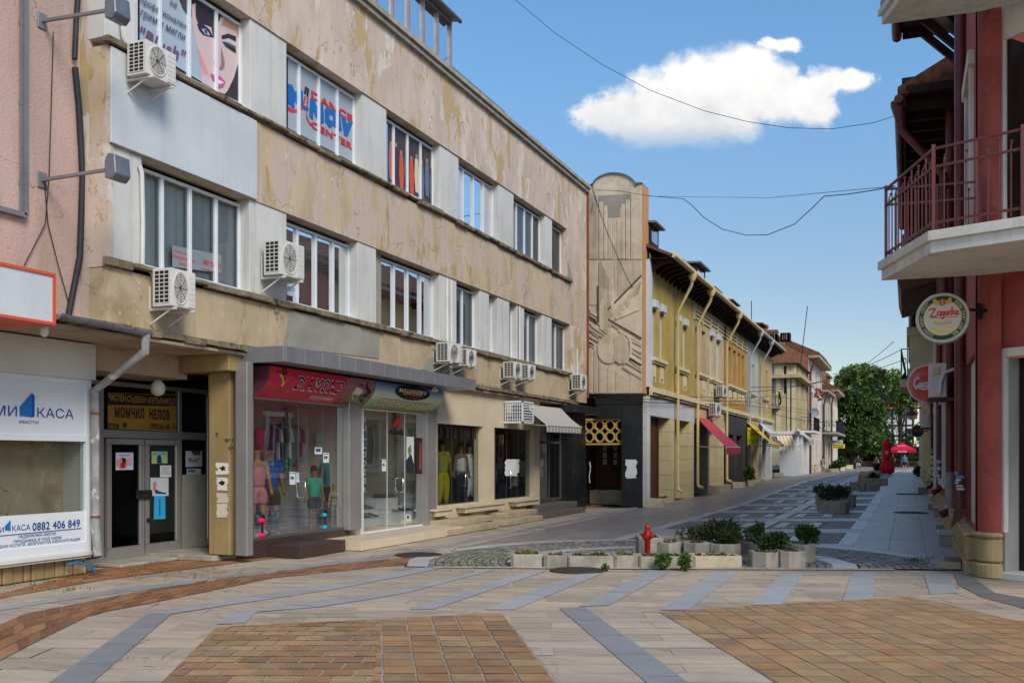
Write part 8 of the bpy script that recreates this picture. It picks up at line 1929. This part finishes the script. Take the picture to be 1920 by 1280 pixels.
m.build('canopy', 'fabric', t); m = MB()
for i in range(4): a, c = C4[i], C4[(i+1) % 4]; m.poly([a, c, c-Vector((0, 0, .35)), a-Vector((0, 0, .35))], lin(176, 24, 50))
m.build('valance', 'fabric', t)
m = MB(); m.tube([at(1688, 876, Yo), ap], .06, 8); m.build('pole', 'brown_wood', t)
m = MB(); m.keep = 1; f = lambda u, v: Vector((ap.x-w_+2*w_*u, Yo-w_-.02, L_.z-.33+.3*v)); word(m, 'Coca-Cola', f, (.34, .1, .66, .9), .04, .25, lin(240, 200, 210)); f2 = lambda u, v: C4[0]+(C4[1]-C4[0])*u+(ap-(C4[0]+C4[1])/2)*v+Vector((0, -.04, .03)); word(m, 'ЗАГОРКА', f2, (.33, .42, .62, .56), .03, .1, lin(220, 190, 196)); m.build('lettering', 'paint', t)
CT = 'cafe furniture under the parasol'
for k_, (px, lb) in enumerate(((1672, 'left cafe table in the shade of the parasol'), (1703, 'right cafe table beside the wall'))):
    q = at(px, 876, Yo+.5); q.z = GR; t = thing('cafe_table', lb, 'table', tuple(q), CT); m = MB(); m.lathe(q+Vector((0, 0, .74)), [(.5, 0), (.5, .04)], 16); m.build('table_top', 'brown_wood', t); m = MB(); m.tube([q, q+Vector((0, 0, .74))], .05, 8); m.lathe(q, [(.3, 0), (.28, .04), (.05, .06)], 12); m.build('leg', 'alu_dark', t)
    for j in (-1, 1):
        p = q+Vector((j*.85, 0, 0)); t = thing('cafe_chair', 'dark cafe chair at the %s of the %s cafe table' % ('left' if j < 0 else 'right', 'left' if k_ == 0 else 'right'), 'chair', tuple(p), CT)
        m = MB(); m.box(p.x-.22, p.x+.22, p.y-.22, p.y+.22, p.z+.43, p.z+.47); m.build('seat', 'brown_wood', t); m = MB(); m.box(p.x+j*.2-.02, p.x+j*.2+.02, p.y-.22, p.y+.22, p.z+.47, p.z+.9); m.build('backrest', 'brown_wood', t)
        for a in (-.19, .19):
            for b2 in (-.19, .19): m = MB(); m.tube([(p.x+a, p.y+b2, p.z), (p.x+a, p.y+b2, p.z+.43)], .02, 5); m.build('leg', 'brown_wood', t)

# ---------------------------------------------------------------- signs and units on the right-hand walls
def disc_sign(name, label, px, py, rpx, Y, rim, face, arm_to=None, th_=.14, tilt=0.):
    c = ony(px, py, Y); R_ = rpx*Y/ray(px, py).y/FPX; t = thing(name, label, 'sign', tuple(c), None, tilt)
    m = MB(); m.lathe((0, 0, 0), [(R_*.97, -th_/2), (R_, -th_*.3), (R_, th_*.3), (R_*.97, th_/2)], 48, 'Y', lin(*rim)); m.build('drum', 'glossy_paint', t, smooth=True, local=True)
    return t, R_, c, (lambda u, v, l=0.: Vector((u*R_, -th_/2-.003-l, v*R_)))
t, R_, c, F = disc_sign('beer_sign', 'round beer sign with green ring on an arm off the red house', 1768, 597, 47.5, 14.85, (150, 150, 140), None, tilt=-.12)
def add_disc(t, F, r0, r1, tint, l, name='face', mat='paint', n=48):
    m = MB(); m.keep = 1
    for k in range(n):
        a, b = 2*pi*k/n, 2*pi*(k+1)/n
        if r0 > 0: m.poly([F(r0*cos(a), r0*sin(a), l), F(r1*cos(a), r1*sin(a), l), F(r1*cos(b), r1*sin(b), l), F(r0*cos(b), r0*sin(b), l)], tint)
        else: m.poly([F(0, 0, l), F(r1*cos(a), r1*sin(a), l), F(r1*cos(b), r1*sin(b), l)], tint)
    return m
m = add_disc(t, F, 0, .97, lin(186, 184, 170), .0); m2 = add_disc(t, F, .70, .86, lin(36, 66, 44), .003); m.add(m2.v, m2.f, lin(36, 66, 44)); m2 = add_disc(t, F, .67, .70, lin(206, 180, 60), .003); m.add(m2.v, m2.f, lin(206, 180, 60)); m2 = add_disc(t, F, 0, .67, lin(206, 202, 192), .002); m.add(m2.v, m2.f, lin(206, 202, 192)); m.build('face', 'paint', t, local=True)
m = MB(); m.keep = 1
def arc_word(mb, s, r, a0, a1, hgt, tint, F, l, inward=False):
    n = len(s)
    for i, ch in enumerate(s):
        if ch == ' ': continue
        a = a0+(a1-a0)*(i+.5)/n; w = abs(a1-a0)*r/n*.72; d = 1 if not inward else -1
        V, Fc = glyphs(ch, .05)
        if not V: continue
        x0 = min(p[0] for p in V); x1 = max(p[0] for p in V); hh = max(.3, max(p[1] for p in V))
        def g(p):
            u = (p[0]-(x0+x1)/2)/max(.2, x1-x0)*w; v = (p[1]/hh-.5)*hgt
            tx, ty = (sin(a), -cos(a)) if d > 0 else (-sin(a), cos(a)); nx_, ny_ = cos(a)*d, sin(a)*d
            return F(r*cos(a)+tx*u+nx_*v, r*sin(a)+ty*u+ny_*v, l)
        mb.add([g(p) for p in V], Fc, tint)
CW = lin(206, 204, 180)
arc_word(m, 'ZAGORKA BREWERY COMPANY', .78, radians(245), radians(130), .1, CW, F, .006); arc_word(m, 'SPECIAL QUALITY LAGER BEER', .78, radians(55), radians(-62), .1, CW, F, .006)
fl_ = lambda u, v: F(u, v, .006)
ZG = [[(-.5, .3), (-.42, .36), (-.24, .36), (-.45, .05), (-.2, .05)], [(-.02, .22), (-.14, .22), (-.16, .1), (-.04, .08), (-.02, .2), (.0, .07)], [(.12, .22), (.02, .2), (.02, .1), (.12, .12), (.12, .22), (.1, -.02), (-.0, -.04)], [(.24, .22), (.16, .18), (.18, .08), (.27, .1), (.25, .21)], [(.31, .08), (.33, .22), (.34, .2), (.4, .22)], [(.45, .38), (.42, .06), (.44, .16), (.54, .24), (.46, .16), (.56, .08)], [(.68, .22), (.58, .18), (.6, .08), (.68, .1), (.68, .2), (.7, .08)]]
ZG = [[(x*.88-.04, y+.02) for x, y in P] for P in ZG]
V, Fc = strokes(ZG, .055); m.add([fl_(x, y) for x, y in V], Fc, lin(206, 64, 34)); shape(m, [(-.4, .0), (.56, .0), (.56, .025), (-.4, .025)], fl_, lin(206, 64, 34))
V, Fc = glyphs('Special', .02, .3); put2d(m, (V, Fc), fl_, (-.34, -.3, .36, -.1), lin(206, 176, 40))
for k in range(5): shape(m, circ(-.34+.17*k, -.44-.04*(k % 2), .11, .1, 14), lambda u, v: F(u, v, .004+.0006*k), lin(222, 204, 120))
shape(m, [(-.1, .72), (-.1, .52), (0, .46), (.1, .52), (.1, .72)], lambda u, v: F(u, v, .009), lin(190, 70, 40)); shape(m, [(-.03, .72), (-.03, .5), (.03, .5), (.03, .72)], lambda u, v: F(u, v, .011), lin(214, 170, 50))
for s in (-1, 1): shape(m, [(s*.14, .5), (s*.3, .56), (s*.36, .72), (s*.24, .78), (s*.18, .66), (s*.12, .7)], lambda u, v: F(u, v, .009), lin(206, 170, 60))
m.build('lettering', 'paint', t, local=True)
m = MB(); m.bar(Vector((R_*.95, .0, .1)), Vector((XW-c.x+.1, .25, .1)), .035); m.box(XW-c.x-.02, XW-c.x+.02, .15, .35, .0, .2); m.build('bracket', 'cable', t, local=True)
t, R_, c, F = disc_sign('cola_sign', 'round red soft drink sign with white script half behind the outdoor unit', 1739, 720, 35.5, 22.2, (206, 206, 206), None)
add_disc(t, F, 0, .95, lin(196, 16, 30), .001).build('face', 'glossy_paint', t, local=True)
m = MB(); m.keep = 1
CC = [[(-.42, .2), (-.5, .24), (-.62, .12), (-.66, -.08), (-.56, -.16), (-.44, -.08)], [(-.36, .0), (-.42, -.08), (-.38, -.17), (-.3, -.12), (-.3, -.02), (-.36, .0)], [(-.12, .0), (-.2, .02), (-.24, -.1), (-.18, -.16), (-.1, -.1)], [(.06, .0), (-.02, .02), (-.06, -.1), (0, -.15), (.06, -.08), (.07, .02), (.07, -.1), (.12, -.14)], [(.14, -.06), (.24, -.06)], [(.5, .2), (.4, .24), (.3, .1), (.28, -.08), (.36, -.16), (.48, -.08)], [(.56, 0), (.5, -.08), (.54, -.16), (.62, -.1), (.6, 0), (.56, 0)], [(.66, .2), (.67, -.14)], [(.84, .0), (.76, .0), (.74, -.12), (.8, -.14), (.85, -.06), (.86, -.14)], [(-.6, -.2), (-.4, -.2), (-.2, -.26), (.1, -.22), (.3, -.3)]]
V, Fc = strokes([[(x*1.0, y*1.25+.05) for x, y in P] for P in CC], .075); m.add([F(x, y, .006) for x, y in V], Fc, lin(220, 220, 220)); shape(m, [(.28, .6), (.34, .6), (.36, .2), (.3, -.2), (.3, -.75), (.1, -.72), (.14, -.3), (.22, .1)], lambda u, v: F(u, v, .004), lin(40, 16, 20)); m.build('lettering', 'paint', t, local=True)
m = MB(); m.bar(Vector((R_*.9, 0, .1)), Vector((XW-c.x, .1, .1)), .04); m.build('bracket', 'cable', t, local=True)
t, R_, c, F = disc_sign('round_black_sign', 'small round black sign with red letters, farther along the right wall', 1720, 808, 11.5, 46., (200, 196, 190), None)
add_disc(t, F, 0, .95, lin(34, 34, 42), .001).build('face', 'paint', t, local=True); m = MB(); m.keep = 1; word(m, 'IVENTI', lambda u, v: F(u, v, .01), (-.75, -.12, .75, .28), .08, 0, lin(196, 60, 44)); m.build('lettering', 'paint', t, local=True)
m = MB(); m.bar(Vector((R_*.9, 0, 0)), Vector((XW-c.x, .1, 0)), .05); m.build('bracket', 'cable', t, local=True)
Yr = 58.; board('white_board_sign', 'white rectangular sign with red letters far along the right wall', [ony(x, y, Yr) for x, y in ((1697, 768), (1720, 768), (1720, 785), (1697, 785))], .15, (206, 206, 206), (('ОПТИКА', (.06, .5, .94, .9), .08, 0, (196, 40, 50)), ('К', (.08, .1, .3, .45), .1, .2, (196, 40, 50))))
def wall_box(label, px0, px1, py0, py1, Y, group='units on the right wall'):
    a, b = ony(px0, py0, Y), ony(px1, py1, Y); t = thing('air_conditioner', label, 'air conditioner', (a.x, Y, b.z), group); w = b.x-a.x
    m = MB(); m.box(a.x, b.x, Y, Y+.85, b.z, a.z); m.build('casing', 'ac_white', t, bevel=.015)
    m = MB(); m.box(a.x+w*.2, a.x+w*.62, Y-.025, Y-.002, a.z-.34*(a.z-b.z), a.z-.1*(a.z-b.z)); m.build('terminal_cover', 'cream_pipe', t, bevel=.008)
    m = MB(); m.tube([(a.x+w*.62, Y-.04, b.z+.1*(a.z-b.z)), (a.x+w*.66, Y-.05, b.z+.45*(a.z-b.z)), (a.x+w*.85, Y-.04, b.z+.7*(a.z-b.z)), (b.x+w*.4, Y, b.z+.8*(a.z-b.z))], w*.11, 8); m.build('insulated_pipe', 'white_cable', t, smooth=True)
    m = MB(); m.box(a.x-.03, XW, Y+.1, Y+.16, b.z-.06, b.z-.004); m.box(a.x-.03, XW, Y+.68, Y+.74, b.z-.06, b.z-.004); m.build('bracket', 'maroon_metal', t)
wall_box('white outdoor unit end on beside the red soft drink sign', 1742, 1775, 681, 744, 21.); wall_box('smaller white outdoor unit farther along the right wall', 1727, 1744, 764, 801, 40.)
def street_lamp(label, px, py, Y, s=1.):
    c = ony(px, py, Y); t = thing('wall_lamp', label, 'lamp', tuple(c), 'red wall lamps'); k = s*Y/ray(px, py).y/FPX
    m = MB(); m.lathe(c, [(.6*k, 8*k), (2*k, 6*k), (4*k, 2*k), (12*k, -5*k), (11.5*k, -6*k), (3*k, -4*k)], 16); m.build('shade', 'maroon_metal', t, smooth=True)
    m = MB(); m.lathe(c, [(3*k, -5*k), (4*k, -9*k), (3.4*k, -14*k), (1*k, -15*k)], 12); m.build('glass_globe', 'lamp_globe', t, smooth=True)
    m = MB(); m.tube([c+Vector((0, 0, 7*k)), Vector((XW if px > 1650 else cx1, Y+.2, c.z+7*k))], 1.2*k, 6); m.build('bracket', 'maroon_metal', t)
street_lamp('dark red wall lamp before the black round sign', 1708, 772, 50.); street_lamp('dark red wall lamp lower down the right wall', 1706, 808, 64., .7); street_lamp('dark red wall lamp hidden behind the soft drink sign', 1712, 705, 30., 1.1)
street_lamp('dark red wall lamp on the pink house', 1517.5, 811, 95., .5); street_lamp('dark red wall lamp on the green house', 1549, 818, 108., .45)
for (px, y0, y1, lb, sd) in ((1802, 884, 918, 'weathered blue and yellow stickers on the nearest maroon pipe', 1), (1761, 862, 900, 'peeling pale stickers on the third pipe', 2), (1749, 840, 902, 'peeling posters on the brown pipe', 3)):
    X = {1802: .785, 1761: XW-.09, 1749: XW-.09}[px]; y = yx(px, X)-.02; r = random.Random(sd); t = thing('pipe_sticker', lb, 'sticker', (X, y, 1)); m = MB()
    for k in range(6):
        z0_ = ony(px, y1-(y1-y0)*k/6, y).z; z1_ = ony(px, y1-(y1-y0)*(k+r.uniform(.6, 1))/6, y).z
        N = 6; rad = .093+.002*k if px == 1802 else .08; a0 = -2.6+r.uniform(-.3, .3); a1 = a0+r.uniform(.8, 1.6); col = [lin(90, 150, 190), lin(196, 190, 120), lin(200, 204, 206), lin(176, 190, 200)][r.randrange(4)]
        P = [(X+rad*cos(a0+(a1-a0)*i/N), y+.02+rad*sin(a0+(a1-a0)*i/N)) for i in range(N+1)]
        for p, q in zip(P, P[1:]): m.poly([(p[0], p[1], z0_), (q[0], q[1], z0_), (q[0], q[1], z1_), (p[0], p[1], z1_)], col)
    m.build('paper', 'paint_worn', t)
# satellite dish and flower basket on the pink house
c = onx(1527, 773, cx1+.5); t = thing('satellite_dish', 'grey satellite dish on the pink house', 'satellite dish', tuple(c)); m = MB(); st = len(m.v); m.lathe((0, 0, 0), [(.03, .0), (.22, .03), (.36, .09), (.365, .1), (.22, .045), (.01, .015)], 20); m.xform(Matrix.Translation(c) @ Vector((.5, -1, .3)).to_track_quat('Z', 'Y').to_matrix().to_4x4(), st); m.build('dish', 'roof_sheet', t, smooth=True); MB().bar(c, Vector((cx1, c.y, c.z)), .08).build('arm', 'alu', t)
c = onx(1534, 738, cx1+.5); t = thing('flower_basket', 'hanging basket of red and pink flowers on the pink house', 'flower basket', tuple(c)); r = random.Random(8); random.seed(8); crown(r, [((c.x, c.y, c.z), .4, .4, .5)], 26, .2, gl_((196, 30, 60), (206, 90, 120), (60, 90, 40), (70, 100, 46)), clump=10).build('flowers', 'leaf', t); MB().bar(c+Vector((0, 0, .3)), Vector((cx1, c.y, c.z+.6)), .06).build('bracket', 'cable', t)

# ---------------------------------------------------------------- cables over the street
ra = Vector((XF+.05, 26., 10.9)); 
wire('overhead_cable', [ony(x, y, 24.+(x-960)*.0) for x, y in ((940, -20), (966, 0), (1040, 62), (1130, 122), (1220, 170), (1320, 208), (1400, 228), (1480, 240), (1560, 242), (1640, 230), (1700, 210))], .007, 'thin cable sagging across the sky under the cloud')
Ya = YW-.15
P = [ony(1120, 356, Ya), ony(1160, 358, Ya-1), ony(1215, 367, Ya-2), ony(1282, 373, Ya-4), ony(1296, 384, Ya-4.4), ony(1320, 408, Ya-5), ony(1355, 430, Ya-6), ony(1400, 441, Ya-7.2), ony(1440, 440, Ya-8.2), ony(1490, 420, Ya-9.5), ony(1525, 388, Ya-10.4), ony(1545, 368, Ya-11), ony(1590, 364, Ya-12.2), ony(1630, 358, Ya-13.5), ony(1678, 349, 15.4)]
wire('overhead_cable', P, .009, 'looped cable hanging from the relief wall to the balcony')
wire('overhead_cable', [ony(1215, 368, Ya-2), ony(1440, 371, Ya-8), ony(1678, 349, 15.4)], .005, 'taut thin wire above the looped cable')
wire('overhead_cable', [ony(1112, 352, Ya), ony(1122, 390, Ya), ony(1112, 380, Ya), ony(1108, 400, Ya)], .010, 'loose cable loop at the top of the relief wall')
wire('overhead_cable', [ony(1110, 356, Ya), ony(1140, 440, Ya-.2), ony(1175, 520, Ya-.2), ony(1215, 590, Ya+1), ony(1280, 655, 42), ony(1360, 705, 60), ony(1440, 733, 75), ony(1500, 742, 90)], .012, 'cable running down along the row of houses')
for k, (y0, y1, y2, lb) in enumerate(((742, 744, 752, 'cable along the house row, upper of the bundle'), (748, 750, 770, 'cable along the house row, middle of the bundle'), (754, 757, 776, 'cable along the house row, lower of the bundle'))):
    wire('overhead_cable', [onx(1150, 738+k*2, XH+.2) if 0 else ony(1118, 738+k*3, YW-.06), onx(1216, y0, XH+.12), onx(1300, y1, XH+.14), onx(1400, y1+2, XH+.2), onx(1450, y2-10, XH+.2), onx(1520, y2, XH+1)], .012, lb)
for (a, b, s, lb) in (((1380, 735, 52), (1690, 655, 62), .6, 'cable crossing the street from the ochre house to the right balcony'), ((1390, 725, 54), (1700, 672, 60), .5, 'lower cable crossing the street to the right wall'), ((1440, 772, 70), (1680, 772, 70), .7, 'slack cable crossing the street before the trees'), ((1580, 705, 110), (1676, 640, 60), .3, 'single cable rising to the right from the trees')):
    wire('overhead_cable', sag(ony(*a), ony(*b), s), .018, lb)
# stray leaflets and litter, graffiti on the black corner
m = MB(); m.keep = 1; P = [[(1106, 866), (1107, 880), (1105, 892), (1106, 905)], [(1105, 868), (1108, 874)]]; V, Fc = strokes([[Vector((x, -y)) for x, y in q] for q in P], 1.6); m.add([ony(a, -b, YW-.63) for a, b in V], Fc, (.6, .62, .66)); tag(m.build('graffiti', 'paint', None), 'thin white scrawl on the black corner column', 'graffiti')
random.seed(78); r = random.Random(78)
hd = crown(r, [((-30+3.1*k+r.uniform(-1, 1), 158+r.uniform(-3, 3), 1.4+r.uniform(0, .8)), 2.4, 2, 1.9+r.uniform(0, .8)) for k in range(12)], 420, .5, DKG, clump=12).build('darkening_hedge', 'leaf', None, kind='stuff'); hd['label'] = 'dark hedge band added to darken the gap beneath the far trees'  # low leaf band added to darken the bright gap at the street end
